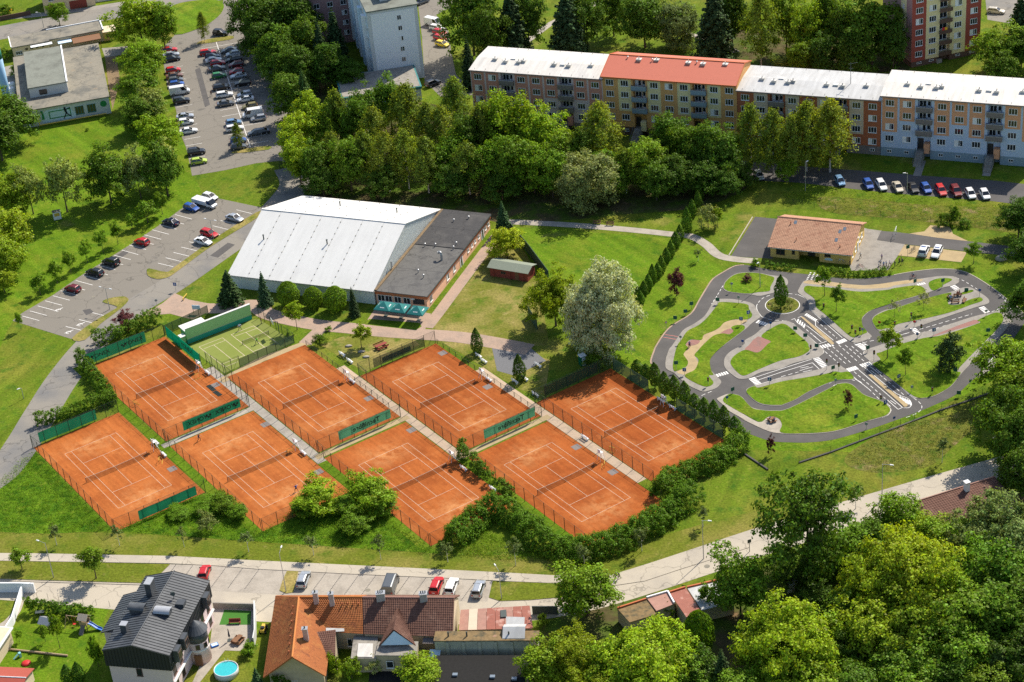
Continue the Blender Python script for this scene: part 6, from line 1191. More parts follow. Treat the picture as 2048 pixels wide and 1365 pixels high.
window(bh, -17.6 - ox, -94.8 - oy, 2.6,1.5,.9, R(-11),2); window(bh, -15.9 - ox, -95.15 - oy, 2.6,1.2,.9, R(-11),2)
MB().slab([LP(-18.9,-94.7,3.3), LP(-14.3,-95.6,3.3), LP(-14.4,-96.6,3.0), LP(-19.0,-95.8,3.0)][::-1],.1).build('lean_to_roof','grey_plinth', bh)
t = empty('rain_water_roof',(-17.2,-98.5,0), R(-10),'pale blue sheet canopy beside the olive wall','canopy'); MB().slab([(-.9,-2.4,2.2),(.9,-2.4,2.2),(.9,1.4,2.6),(-.9,1.4,2.6)],.06).build('sheet','mural_blue', t)
for x in (-.8,.8): MB().tube((x, -2.2,0),(x, -2.2,2.15),.05).build('post','steel', t)
# olive parapet building and its yard
ob = empty('workshop',(-16.9,-96.9,0), R(-8.0),'old workshop with olive plastered parapet and buttresses','building')
MB().box(0,16.6,-.4,1.6,0,4.5).build('wall','olive_wall', ob); MB().box(-.1,16.8,-.6,1.8,4.5,4.68).build('coping','moss_roof', ob)
for k in range(6): MB().box(1.8 + k * 2.6,2.3 + k * 2.6,-.62,-.4,0,4.3).build('buttress','olive_wall', ob)
for k in (2.2,5.2,12.0): MB().tube((k, .5,4.68),(k, .5,5.6),.14).build('flue','steel_dark', ob)
MB().slab([(11.0,-.2,4.75),(14.6,-.2,4.75),(14.6,1.6,5.7),(11.0,1.6,5.7)],.1).slab([(11.0,1.6,5.7),(14.6,1.6,5.7),(14.6,3.2,4.9),(11.0,3.2,4.9)],.1).build('roof_lantern','metal_roof_grey', ob)
S('yard',.02,'yard_shade','b6',(1440,1200),(2048,1140),'b7',(230,1160),(100,1364),'b6',(1440,1364),(900,1364),(920,1180))
MB().slab([(-.6,-14,2.8),(15,-14,2.8),(15.5,-2.2,3.0),(0.2,-2.2,3.0)],.15).build('felt_roof','yard_shade', ob); MB().box(0,15,-13.8,-2.4,0,2.6).build('shed_wall','brick_plinth', ob); MB().slab([(15.4,-10,3.3),(17.6,-8,3.0),(17.9,-.6,3.0),(15.8,-.6,3.3)],.1).build('side_roof','sheet_rose', ob)
for x, y in ((4,-7),(10,-7.5),(13.5,-8)): MB().box(x - .4, x + .4, y - .3, y + .3,3.0,3.25).build('roof_window','roof_glass', ob)
rs = empty('outbuilding',(-13.0,-93.2,0),0,'low outbuilding roofed with patched red metal sheets','building'); ox, oy = -13.0,-93.2
cols = ['sheet_rose','cream_pale','sheet_rose','sheet_red','sheet_red','sheet_rose','sheet_red','sheet_red']
for i in range(8):
    def rp(s, t): a = Vector(LP(-12.6,-88.6,3.4)).lerp(Vector(LP(-1.2,-89.2,3.4)), s); c_ = Vector(LP(-13.1,-93.3,3.0)).lerp(Vector(LP(-1.0,-94.6,3.0)), s); return a.lerp(c_, t)
    MB().slab([rp(i / 8 + .002,1), rp((i + 1) / 8 - .002,1), rp((i + 1) / 8 - .002,0), rp(i / 8 + .002,0)],.06).build('roof_sheet', cols[i], rs)
MB().slab([LP(-13.2,-93.4,2.7), LP(-13.3,-95.6,2.5), LP(-1.0,-97.2,2.5), LP(-.9,-94.8,2.7)],.06).build('lower_roof','sheet_red', rs); MB().slab([LP(-5.2,-92.6,4.3), LP(-5.4,-96.4,3.6), LP(-2.6,-97.0,3.6), LP(-2.2,-93.2,4.3)],.08).build('raised_roof','metal_roof_grey', rs)
MB().add([LP(-12.4,-88.9,0), LP(-1.4,-89.5,0), LP(-1.2,-94.4,0), LP(-12.9,-93.0,0), LP(-12.4,-88.9,2.9), LP(-1.4,-89.5,2.9), LP(-1.2,-94.4,2.9), LP(-12.9,-93.0,2.9)],[(1,0,4,5),(2,1,5,6),(3,2,6,7),(0,3,7,4)]).build('wall','plaster_tan', rs)
MB().box(*(lambda q: (q[0] - .5, q[0] + .5, q[1] - .9, q[1] + .9))(LP(-5.6,-90.6,0)),3.3,3.42).build('roof_hatch','steel_dark', rs)
w = MB().obox(Q('b7',(165,820))[0], Q('b7',(370,820))[0],.15,0,1.7).build('street_gate','steel_dark'); setp(w, 'dark street gate between red roof and round tree','gate')
# garages along the bottom street
gdef = [('garage with mossy roof and pale kerb, leftmost of the garage row',[(13.0,-91.3),(17.9,-89.6),(19.0,-93.6),(14.6,-95.0)],'moss_roof',2.7),('garage with rusty rose roof and white parapet, middle of the row',[(18.0,-89.5),(21.6,-88.4),(22.3,-91.6),(19.2,-93.0)],'sheet_rose',2.9),('garage with red sheet roof, right of the white parapet',[(21.9,-88.4),(24.6,-87.5),(26.2,-93.6),(23.8,-95.0)],'sheet_red',2.7),('garage with pale concrete roof at the right end of the row',[(24.9,-87.4),(30.6,-86.2),(32.0,-92.2),(26.5,-93.5)],'metal_roof_grey',2.6)]
for lab, pts, mm, h in gdef:
    o0 = pts[0]; t = empty('garage',(*o0,0),0, lab, 'garage','garages along the bottom street'); L_ = [(x - o0[0], y - o0[1]) for x, y in pts]
    MB().prism(L_, 0, h - .12).build('wall','plaster_tan', t); MB().prism([(x * 1.02, y * 1.02) for x, y in L_], h - .12, h).build('roof', mm, t); MB().obox(L_[0], L_[1],.25, h, h + .28).build('parapet','white_wall' if 'white parapet' in lab and 'right' not in lab else 'orange_fascia', t)
    if 'middle' in lab: MB().obox(L_[1], L_[2],.25, h, h + .3).build('parapet','white_wall', t)
    mid = ((L_[0][0] + L_[1][0]) / 2,(L_[0][1] + L_[1][1]) / 2); MB().obox((L_[0][0] * .8 + mid[0] * .2, L_[0][1] * .8 + mid[1] * .2 + .05),(L_[1][0] * .8 + mid[0] * .2, L_[1][1] * .8 + mid[1] * .2 + .05),.1,0,2.2).build('garage_door','wood', t)
# brown roofed house at the right
rb = empty('house',(65.8,-72.6,0), math.atan2(5.1,15.1),'house with dark brown tiled roof among trees at the right','house')
MB().box(.5,15.5,-6.5,-.4,0,3.6).build('wall','plaster_tan', rb); MB().slab([(0,-7.2,1.9 + 1.6),(16,-7.2,1.9 + 1.6),(16,0,4.6),(0,0,4.6)],.15).build('roof_deck','tile_brown', rb); tiles(rb, (0,-7.2,3.5),(16,-7.2,3.5),(16,0,4.6),(0,0,4.6),.45,.5,'tile_brown')
MB().tube((0,0,4.7),(16,0,4.7),.14, n=8).build('ridge_tile','sheet_rose', rb); MB().box(9.3,10.1,-1.4,-.6,4.2,6.2).build('chimney','white_wall', rb); MB().box(9.2,10.2,-1.5,-.5,6.2,6.35).build('chimney_cap','steel', rb); window(rb, 4,-6.5,1.8,1.4,1.3)
p = G(*pp('b8',160,655)); gs = empty('greenhouse',(p.x, p.y, 0), R(12),'little white framed greenhouse under the dark tree','greenhouse')
b = MB()
for k in range(7): x = k * .55; b.tube((x, 0,0),(x, 0,1.7),.04, n=4); b.tube((x, 0,1.7),(x, 1.2,2.5),.04, n=4); b.tube((x, 1.2,2.5),(x, 2.4,1.7),.04, n=4)
b.tube((0,0,1.7),(3.3,0,1.7),.04, n=4); b.tube((0,1.2,2.5),(3.3,1.2,2.5),.04, n=4); b.build('frame','plastic_white', gs)
MB().face((0,0,0),(3.3,0,0),(3.3,0,1.7),(0,0,1.7)).face((0,0,1.7),(3.3,0,1.7),(3.3,1.2,2.5),(0,1.2,2.5)).build('pane','metal_roof_white', gs); MB().box(3.3,3.35,.8,1.6,0,1.9).build('door','wood_pale', gs)

# ================================================================== VEHICLES
def loft(b, secs, m=0):
    n = len(secs[0]); base = len(b.v)
    vs = [p for s in secs for p in s]; fs = []
    for i in range(len(secs) - 1):
        for k in range(n): fs.append((i * n + k, i * n + (k + 1) % n, (i + 1) * n + (k + 1) % n, (i + 1) * n + k))
    fs.append(tuple(range(n - 1,-1,-1))); fs.append(tuple((len(secs) - 1) * n + k for k in range(n)))
    return b.add(vs, fs, m)
def csec(x, hw, zb, zt):
    return [(x, -hw * .90, zb),(x, -hw, zb + .16),(x, -hw * 1.0, zt - .16),(x, -hw * .86, zt),(x, hw * .86, zt),(x, hw, zt - .16),(x, hw, zb + .16),(x, hw * .90, zb)]
WHEEL = None
def wheel_parts():
    global WHEEL
    if WHEEL is None:
        WHEEL = (MB().tube((0,-.1,0),(0,.1,0),.33, n=14).data('wheel','tyre'), MB().tube((0,-.115,0),(0,.115,0),.20, n=10).data('rim','rim'))
    return WHEEL
CARS = {}
SPEC = {  # body sections, cabin bottom (x0,x1,hw,z), cabin top (x0,x1,hw,z), wheel positions
 'hatchback': ([(-2.02,.74,.36,.78),(-1.93,.84,.24,.98),(-1.0,.88,.2,.96),(.75,.88,.2,.94),(1.5,.85,.2,.82),(1.9,.78,.24,.68),(2.04,.66,.3,.56)],(-1.93,1.0,.80,.93),(-1.52,.22,.62,1.45),(-1.28,1.28)),
 'saloon': ([(-2.3,.72,.36,.80),(-2.2,.84,.26,.96),(-1.4,.88,.2,.95),(.8,.88,.2,.93),(1.7,.86,.2,.82),(2.15,.76,.25,.68),(2.3,.62,.32,.56)],(-1.72,1.02,.80,.92),(-.98,.22,.62,1.42),(-1.42,1.45)),
 'estate': ([(-2.3,.74,.36,.82),(-2.22,.86,.26,1.0),(-1.4,.89,.2,.97),(.8,.89,.2,.95),(1.7,.86,.2,.84),(2.15,.77,.25,.70),(2.3,.64,.32,.58)],(-2.2,1.0,.81,.95),(-1.85,.2,.63,1.47),(-1.45,1.45)),
 'offroader': ([(-2.2,.80,.40,.92),(-2.14,.90,.28,1.10),(-1.2,.93,.26,1.08),(.8,.93,.26,1.06),(1.7,.90,.26,.98),(2.1,.82,.3,.84),(2.24,.70,.36,.70)],(-2.1,.98,.85,1.05),(-1.82,.2,.68,1.68),(-1.38,1.40)),
 'van': ([(-2.7,.90,.36,1.2),(-2.65,.98,.26,1.28),(0,.98,.24,1.28),(1.6,.97,.24,1.22),(2.35,.92,.26,1.02),(2.65,.80,.3,.8)],(-2.64,1.95,.94,1.22),(-2.58,1.2,.86,2.25),(-1.7,1.75))}
def make_car(kind):
    if kind in CARS: return CARS[kind]
    secs, (bx0, bx1, bw, bz),(tx0, tx1, tw_, tz), wx = SPEC[kind]
    root = empty('car_model'); parts = {}
    b = MB(); loft(b, [csec(*s) for s in secs])
    me = b.data('body','paint_white'); o = link('body', me, root); o.material_slots[0].link = 'OBJECT'
    B = [(bx0,-bw, bz),(bx1,-bw, bz),(bx1, bw, bz),(bx0, bw, bz)]; T = [(tx0,-tw_, tz),(tx1,-tw_, tz),(tx1, tw_, tz),(tx0, tw_, tz)]
    b = MB(); r_ = .05
    mid = [(tx0,-tw_ * .96, tz),(tx1,-tw_ * .96, tz),(tx1, tw_ * .96, tz),(tx0, tw_ * .96, tz)]
    b.add(mid + [(tx0 + .12,-tw_ * .72, tz + .075),(tx1 - .2,-tw_ * .72, tz + .065),(tx1 - .2, tw_ * .72, tz + .065),(tx0 + .12, tw_ * .72, tz + .075)],[(0,1,5,4),(1,2,6,5),(2,3,7,6),(3,0,4,7),(4,5,6,7)])
    for p, q in zip(B, T): b.tube(p, q, .06,.05, n=4)
    for p, q in zip(T, T[1:] + T[:1]): b.tube(p, q, .05, n=4)
    for sgn in (-1,1):
        f = .52 if kind != 'van' else .70
        xb, xt = bx0 + (bx1 - bx0) * f, tx0 + (tx1 - tx0) * (f + .02); b.tube((xb, sgn * bw, bz),(xt, sgn * tw_, tz),.055, n=4)
    if kind == 'van':
        for sgn in (-1,1):
            xb, xt = bx0 + (bx1 - bx0) * .7, tx0 + (tx1 - tx0) * .72
            b.add([(bx0, sgn * (bw + .012), bz),(xb, sgn * (bw + .012), bz),(xt, sgn * (tw_ + .012), tz),(tx0, sgn * (tw_ + .012), tz)],[(0,1,2,3)])
        b.add([(bx0 - .012,-bw, bz),(bx0 - .012, bw, bz),(tx0 - .012, tw_, tz),(tx0 - .012,-tw_, tz)],[(0,1,2,3)])
    o = link('roof', b.data('roof','paint_white'), root); o.material_slots[0].link = 'OBJECT'
    def g(name, a, c_, d, e): link(name, MB().slab([a, c_, d, e],.02).data(name, 'car_glass'), root)
    g('windscreen', B[1], B[2], T[2], T[1]); g('rear_window', B[3], B[0], T[0], T[3]); g('side_window', B[0], B[1], T[1], T[0]); g('side_window', B[2], B[3], T[3], T[2])
    wm, rm = wheel_parts(); hw = max(s[1] for s in secs); sc = 1.12 if kind in ('offroader','van') else 1.0
    for x in wx:
        for sgn in (-1,1):
            w = link('wheel', wm, root); w.location = (x, sgn * (hw - .09),.33 * sc); w.scale = (sc, 1, sc); link('rim', rm, w)
    xf, xr = secs[-1][0], secs[0][0]; zf, zr = secs[-2][3] - .02, secs[1][3] - .14; hf = secs[-2][1]; hr = secs[1][1]
    hl = MB().box(-.14,.05,-.17,.17,-.06,.06).data('headlight','lamp_clear'); tl = MB().box(-.04,.1,-.14,.14,-.09,.09).data('tail_light','lamp_red')
    for sgn in (-1,1):
        link('headlight', hl, root).location = (secs[-2][0] + .02, sgn * (hf - .2), zf - .08); link('tail_light', tl, root).location = (xr - .0, sgn * (hr - .22), zr - .05)
        mr = link('mirror', MB().box(-.08,.08,-.09,.09,-.06,.07).data('mirror','car_trim'), root); mr.location = (bx1 - .25, sgn * (bw + .14), bz + .04)
    link('bumper', MB().box(-.06,.07,-hf * .8, hf * .8,.26,.44).data('bumper','car_trim'), root).location = (xf - .03,0,0)
    link('number_plate', MB().box(-.02,.01,-.26,.26,-.055,.055).data('number_plate','plastic_white'), root).location = (xr - .005,0,.62)
    CARS[kind] = root; return root
CNAME = {'darkblue': 'dark blue','skyblue': 'pale blue','darkred': 'dark red','lime': 'lime green','grey': 'dark grey'}
def car(zone, x, y, vec, kind, colour, where, group, zc=.65, jit=.03):
    p0 = G(*pp(zone, x, y), zc); a, bb, s = ZONE[zone]; q = G(a + (x + vec[0]) / s, bb + (y + vec[1]) / s, zc)
    r = clone(make_car(kind),(p0.x, p0.y, .025), math.atan2(q.y - p0.y, q.x - p0.x) + random.uniform(-jit, jit), None, '%s %s %s' % (CNAME.get(colour, colour),'delivery van' if kind == 'van' else kind, where),'van' if kind == 'van' else 'car', group)
    r.name = 'parked_van' if kind == 'van' else 'parked_car'
    for ch in r.children:
        if ch.name.split('.')[0] in ('body','roof'): ch.material_slots[0].link = 'OBJECT'; ch.material_slots[0].material = MAT['paint_' + colour]
    return r
V1 = (-132,-36)
for x, y, k, c_, w in [(580,945,'hatchback','darkred','parked lowest in the tree side row of the left lot'),(757,815,'estate','black','in the tree side row, lower of the neighbouring dark pair'),(887,733,'offroader','black','in the tree side row, upper of the neighbouring dark pair'),(1132,570,'hatchback','red','alone in the middle of the tree side row'),(1365,412,'saloon','darkblue','in the tree side row below the blue hatchback'),(1530,297,'hatchback','blue','beside the white pickup truck'),(1680,210,'hatchback','white','parked behind the white pickup truck')]:
    car('a5', x, y, V1 if x < 1500 else (132,36), k, c_, w, 'cars in the left lot')
for x, y, k, c_, w in [(1877,380,'saloon','silver','alone in the road side row near the lot end'),(1675,503,'estate','red','next to a white saloon in the road side row'),(1625,567,'saloon','white','next to a red estate in the road side row')]: car('a5', x, y, (132,36), k, c_, w, 'cars in the left lot')
# white pickup with flat load bed
p = G(*pp('a5',1640,262),.8); q = G(*pp('a5',1772,298),.8); t = empty('pickup_truck',(p.x, p.y, .025), math.atan2(q.y - p.y, q.x - p.x),'white cab truck with long covered load bed in the left lot','truck')
MB().box(-3.3,1.1,-1.05,1.05,.75,1.75).build('load_cover','paint_white', t); MB().box(-3.3,2.9,-.5,.5,.45,.75).build('chassis','car_trim', t)
b = MB(); loft(b, [csec(1.2,.98,.4,1.25), csec(2.2,.98,.4,1.22), csec(2.9,.92,.4,1.05), csec(3.2,.82,.42,.85)]); b.build('cab_body','paint_white', t)
B = [(1.25,-.93,1.2),(2.75,-.93,1.12),(2.75,.93,1.12),(1.25,.93,1.2)]; T = [(1.3,-.85,2.1),(2.0,-.85,2.1),(2.0,.85,2.1),(1.3,.85,2.1)]
MB().slab([T[0], T[1], T[2], T[3]],.1).build('cab_roof','paint_white', t); MB().slab([B[1], B[2], T[2], T[1]],.03).build('windscreen','car_glass', t)
for a_, b_ in ((0,1),(2,3)): MB().slab([B[a_], B[b_], T[b_], T[a_]],.03).build('side_window','car_glass', t)
MB().slab([B[3], B[0], T[0], T[3]],.05).build('cab_back','paint_white', t)
wm, rm = wheel_parts()
for x in (-2.2,2.2):
    for s in (-1,1): w = link('wheel', wm, t); w.location = (x, s * .88,.36); w.scale = (1.1,1.1,1.1); link('rim', rm, w)
for s in (-1,1): MB().box(3.1,3.24, s * .6 - .15, s * .6 + .15,.7,.85).build('headlight','lamp_clear', t)
# upper car park
V2 = (128,-20)
rows = {'left': [(1352,400,'estate','red'),(1368,438,'saloon','silver'),(1376,470,'estate','black'),(1385,560,'hatchback','red'),(1395,605,'saloon','brown'),(1405,640,'hatchback','grey'),(1413,672,'hatchback','blue'),(1437,728,'van','white'),(1450,806,'offroader','black'),(1480,930,'saloon','silver'),(1486,975,'hatchback','white'),(1508,1047,'saloon','white'),(1570,1215,'offroader','black'),(1590,1290,'hatchback','lime')],
        'middle': [(1662,420,'estate','red'),(1697,452,'hatchback','darkblue'),(1708,480,'saloon','white'),(1742,503,'hatchback','red'),(1737,547,'saloon','grey'),(1752,605,'hatchback','green'),(1770,697,'estate','black'),(1795,757,'estate','white'),(1805,827,'saloon','grey'),(1867,980,'hatchback','skyblue'),(1877,1027,'estate','white'),(1905,1122,'hatchback','blue'),(1907,1172,'hatchback','grey')],
        'right': [(1832,402,'saloon','grey'),(1865,430,'hatchback','white'),(1868,476,'estate','black'),(1886,516,'hatchback','darkred'),(1892,572,'hatchback','red'),(1908,607,'saloon','silver'),(1942,666,'offroader','black'),(1958,755,'hatchback','silver'),(1962,793,'saloon','white'),(1998,850,'hatchback','olive'),(2020,910,'van','white'),(2045,1062,'hatchback','grey'),(2068,945,'hatchback','silver'),(2085,1055,'saloon','black')]}
for rn, lst in rows.items():
    cnt = 0
    for x, y, k, c_ in sorted(lst, key=lambda e: e[1]):
        car('a1', x, y, V2 if rn != 'right' else (-128,20), k, c_, '%s from the top of the %s row, upper car park' % (ORD[cnt], rn),'cars in the upper car park',.9 if k == 'van' else .65); cnt += 1
car('a1',1765,265,(128,5),'offroader','black','parked apart above the upper car park rows','cars in the upper car park')
# beside the white tower
for x, y, k, c_, w in [(1420,188,'van','white','beside the white tower'),(1450,225,'estate','white','just below the delivery van by the white tower'),(1470,258,'hatchback','red','between white estate and yellow car by the tower'),(1475,303,'hatchback','red','second red one above the yellow car by the tower'),(1490,352,'hatchback','yellow','under trees beside the white tower')]: car('a2', x, y, (120,25), k, c_, w, 'cars by the white tower')
car('a2',1415,668,(110,-45),'offroader','black','in the shade at the corner of the white tower','cars by the white tower'); car('a2',1330,12,(110,-45),'saloon','grey','cut by the top edge near the white tower','cars by the white tower')
car('a4',1825,88,(128,12),'estate','beige','alone on the street right of the red brown tower','cars by the red tower')
# street row at the right
for i, (x, y, k, c_) in enumerate([(575,85,'hatchback','skyblue'),(802,110,'hatchback','blue'),(908,118,'estate','white'),(1038,132,'saloon','beige'),(1162,137,'saloon','black'),(1265,143,'hatchback','blue'),(1385,160,'estate','red'),(1505,170,'offroader','darkred'),(1620,187,'hatchback','white'),(1735,192,'hatchback','white')]):
    car('a8', x, y, (62,95), k, c_, 'in the street row facing the yellow school, %s from left' % ORD[i + 1],'cars parked along the upper street')
car('a7',1975,40,(62,95),'hatchback','silver','in the street row beside the birches, first from left','cars parked along the upper street')
for x, y, w in ((1248,642,'left one of the pair by the bicycles'),(1350,655,'right one of the pair by the sand pad')):
    r = car('a8', x, y, (35,-85) if x < 1300 else (-45,90),'offroader' if x < 1300 else 'estate','white', w, 'white patrol cars')
    link('light_bar', MB().box(-.12,.12,-.5,.5,0,.1).data('light_bar','sign_blue'), r).location = (-.4,0,1.52 if x > 1300 else 1.74)
# bottom street bays
VB = (30,-41)
for x, y, k, c_, w in [(409,1143,'hatchback','red','behind the villa roof in the bottom bays'),(607,1157,'estate','silver','beside the little grass island in the bottom bays'),(782,1170,'van','grey','with people at its back in the bottom bays'),(873,1169,'estate','red','next to the white estate in the bottom bays'),(903,1171,'estate','white','between red estate and empty bay at the bottom'),(957,1176,'estate','silver','last before the grass verge in the bottom bays')]:
    car('p', x, y, (12,-34), k, c_, w, 'cars in the bottom bays',.75)
for r_ in list(CARS.values()): drop(r_)
# wheeled loader in the alley
p = G(*pp('b6',62,955)); t = empty('garden_tractor',(p.x, p.y, 0), R(80),'little yellow garden tractor in the alley by the orange house','tractor'); MB().box(-.9,.9,-.35,.35,.4,.9).build('body','yellow_pipe', t); MB().box(-.6,-.1,-.3,.3,.9,1.2).build('seat','car_trim', t)
for x in (-.6,.6):
    for s in (-1,1): w = link('wheel', wm, t); w.location = (x, s * .45,.33); link('rim', rm, w)

# ================================================================== TREES, SHRUBS, HEDGES
def leaf_mesh(name, P, N, S, m, spread=.42):
    """one small four-cornered leaf spray at each point, turned roughly along its outward direction"""
    n = len(P); r = rng.normal(size=(n, 3)); nn = N + spread * r; nn /= np.linalg.norm(nn, axis=1, keepdims=True) + 1e-9
    a = np.cross(nn, rng.normal(size=(n, 3))); a /= np.linalg.norm(a, axis=1, keepdims=True) + 1e-9; bb = np.cross(nn, a); S = S[:, None]
    asp = rng.uniform(.55,1.0,(n, 1)); k = nn * S * .22
    V = np.stack([P - a * S, P - bb * S * asp + k, P + a * S, P + bb * S * asp + k],1).reshape(-1,3)
    me = bpy.data.meshes.new(name); me.vertices.add(4 * n); me.vertices.foreach_set('co', V.astype(np.float32).ravel())
    me.loops.add(4 * n); me.loops.foreach_set('vertex_index', np.arange(4 * n, dtype=np.int32)); me.polygons.add(n)
    me.polygons.foreach_set('loop_start', np.arange(0,4 * n, 4, dtype=np.int32)); me.polygons.foreach_set('loop_total', np.full(n, 4, np.int32))
    me.materials.append(MAT[m]); me.update(); me.validate(); return me
def sph(n):
    v = rng.normal(size=(n, 3)); return v / np.linalg.norm(v, axis=1, keepdims=True)
def crown_lobed(h, w, base, nl, nleaf, ls, lobe=.30, top=1.0, flat=1.0, rag=.25, full=False):
    """crown of many small leaf clumps over an uneven egg-shaped volume: bulges, hollows and gaps between"""
    cz = (base + h) / 2; rz = (h - base) / 2 * 1.06; rx = w / 2 * 1.14; nl = int(nl * 2.0); lr0 = rx * lobe * .66
    d = sph(nl); d[:, 2] = np.where(d[:, 2] < (-.97 if full else -.8),-d[:, 2] * .6, d[:, 2])
    K = rng.normal(size=(9,3)) * np.array([[1.8]] * 3 + [[3.4]] * 3 + [[6.0]] * 3); A = np.array([.13] * 3 + [.09] * 3 + [.06] * 3) * (.7 + rag)
    bulge = 1 + (np.sin(d @ K.T + rng.uniform(0,6.28,9)) * A).sum(1)
    fr = np.where(rng.random(nl) < .78, rng.uniform(.62,.95, nl), rng.uniform(.2,.62, nl)) * bulge
    taper = 1 - np.maximum(0, d[:, 2]) * (1 - top) * .6
    C = np.stack([d[:, 0] * rx * fr * taper, d[:, 1] * rx * fr * taper, cz + d[:, 2] * rz * fr],1)
    lr = lr0 * rng.uniform(.6,1.5, nl); keep = rng.random(nl) > .10 * rag; C, lr, d = C[keep], lr[keep], d[keep]
    cnt = np.maximum(6,(nleaf * lr ** 2 / (lr ** 2).sum()).astype(int)); idx = np.repeat(np.arange(len(C)), cnt); n = len(idx)
    u = rng.normal(size=(n, 3)); rr = np.linalg.norm(u, axis=1, keepdims=True); u = u / rr; u[:, 2] = np.where(rng.random(n) < .55, np.abs(u[:, 2]), u[:, 2])
    P = C[idx] + u * (np.minimum(rr, 2.3) * .50 * lr[idx][:, None]) * np.array([1,1,.72 * flat])
    N = u * .75 + d[idx] * .55 + np.array([0,0,.55]); N /= np.linalg.norm(N, axis=1, keepdims=True) + 1e-9
    ok = P[:, 2] > max(.15, base * .5); return P[ok], N[ok], rng.uniform(.55,1.3, ok.sum()) * ls
def crown_birch(h, w, base, nleaf, ls):
    nb = 46; P = []; N = []
    for i in range(nb):
        t = i / nb; z0 = base + (h - base) * (t ** .8) ; az = i * 2.4 + rng.uniform(-.4,.4); prof = math.sin(math.pi * min(1,.18 + .82 * t) ** .9) ** .8
        L = w / 2 * max(.2, prof) * rng.uniform(.85,1.3); k = nleaf // nb; s = rng.random(k) ** .7
        droop = (s ** 2) * L * rng.uniform(.45,.85)
        q = np.stack([np.cos(az) * L * s, np.sin(az) * L * s, z0 + .5 * s * L - droop],1) + rng.normal(size=(k, 3)) * (.12 + .26 * s[:, None]) * np.array([1,1,1.5]) * w / 7
        P.append(q); nn = np.stack([np.full(k, np.cos(az)), np.full(k, np.sin(az)), np.full(k, .55)],1); N.append(nn)
    P = np.concatenate(P); N = np.concatenate(N); N /= np.linalg.norm(N, axis=1, keepdims=True); return P, N, rng.uniform(.6,1.2, len(P)) * ls
def crown_spruce(h, w, base, nleaf, ls, droop=.35):
    P = []; N = []; tiers = 22; per = 11
    for i in range(tiers):
        t = i / (tiers - 1); z = base + (h - base) * t; L0 = w / 2 * (1 - t) ** .85 + .12
        m_ = max(4, int(per * (1 - .5 * t)))
        for j in range(m_):
            az = 2 * math.pi * (j + .5 * (i % 2)) / m_ + rng.uniform(-.25,.25); L = L0 * rng.uniform(.75,1.15); k = max(8, int(nleaf / tiers / m_ * (L0 / (w / 2) + .25) * 1.7)); s = rng.random(k) ** .75
            q = np.stack([np.cos(az) * L * s, np.sin(az) * L * s, z - droop * L * s + .18 * L * s * s],1); side = rng.normal(size=k) * .16 * L * (1.1 - s * .8)
            q[:, 0] += -np.sin(az) * side; q[:, 1] += np.cos(az) * side; q[:, 2] += rng.normal(size=k) * .07 * L
            P.append(q); N.append(np.tile([np.cos(az) * .5, np.sin(az) * .5,1.0],(k, 1)))
    P = np.concatenate(P); N = np.concatenate(N); N /= np.linalg.norm(N, axis=1, keepdims=True); return P, N, rng.uniform(.6,1.2, len(P)) * ls
def crown_dense(h, w, base, nleaf, ls, power=.75, lump=.14, peak=.45):
    """clipped or naturally tight crown: a lumpy skin of leaves"""
    n = nleaf; t = rng.random(n); az = rng.random(n) * 2 * math.pi
    prof = np.where(t < peak, np.sin(np.pi / 2 * (.35 + .65 * t / peak)), np.cos(np.pi / 2 * ((t - peak) / (1 - peak))) ** power)
    lumps = 1 + lump * (np.sin(az * 3 + t * 9 + 1.3) * .6 + np.sin(az * 5 - t * 17) * .4 + np.sin(az * 2 + t * 25) * .35)
    rr = w / 2 * prof * lumps * rng.uniform(.80,1.03, n); z = base + (h - base) * t
    P = np.stack([np.cos(az) * rr, np.sin(az) * rr, z],1); N = np.stack([np.cos(az), np.sin(az),.35 + 1.0 * (t - .5)],1)
    c = rng.random(n) < .12; P[c, :2] *= rng.random((c.sum(),1)) ** .5
    return P, N / np.linalg.norm(N, axis=1, keepdims=True), rng.uniform(.6,1.25, n) * ls
def trunk_mesh(h, r, base, w, m='bark', limbs=6, lean=.0):
    b = MB(); pts = []; nseg = 5; ht = base + (h - base) * .72
    for k in range(nseg + 1):
        t = k / nseg; pts.append((Vector((lean * t * t + .12 * r * math.sin(k * 2.1),.12 * r * math.cos(k * 1.7),-.1 + (ht + .1) * t)), r * (1.25 if k == 0 else 1) * (1 - .8 * t)))
    for (p, r0),(q, r1) in zip(pts, pts[1:]): b.tube(p, q, r0, r1, n=7, cap=False)
    for k in range(limbs):
        t = .45 + .5 * k / max(1, limbs); z = ht * t; a = k * 2.4; L = w * .36 * (1.1 - .5 * t); p = Vector((lean * t * t, 0, z)); mid = p + Vector((math.cos(a) * L * .5, math.sin(a) * L * .5, L * .35)); q = p + Vector((math.cos(a) * L, math.sin(a) * L, L * .85)); b.tube(p, mid, r * .42 * (1.1 - t * .5), r * .28, n=5, cap=False); b.tube(mid, q, r * .28, r * .08, n=5, cap=False)
    return b.data('trunk', m, True)
KIND = {}   # name: (nominal height, nominal width, [crown meshes], trunk mesh)
def defk(name, h, w, base, crowns, m, r, bark='bark', limbs=6):
    KIND[name] = (h, w, [leaf_mesh('crown', *c, m) for c in crowns], trunk_mesh(h, r, base, w, bark, limbs))
defk('maple',12,9,1.2,[crown_lobed(12,9,1.2,80,10500,.235,.29) for _ in range(3)],'leaf_mid',.22)
defk('dark',13,10,1.0,[crown_lobed(13,10,1.0,90,11500,.245,.28) for _ in range(3)],'leaf_dark',.24)
defk('bright',12,9.5,1.0,[crown_lobed(12,9.5,1.0,84,10500,.235,.27, rag=.4) for _ in range(3)],'leaf_bright',.22)
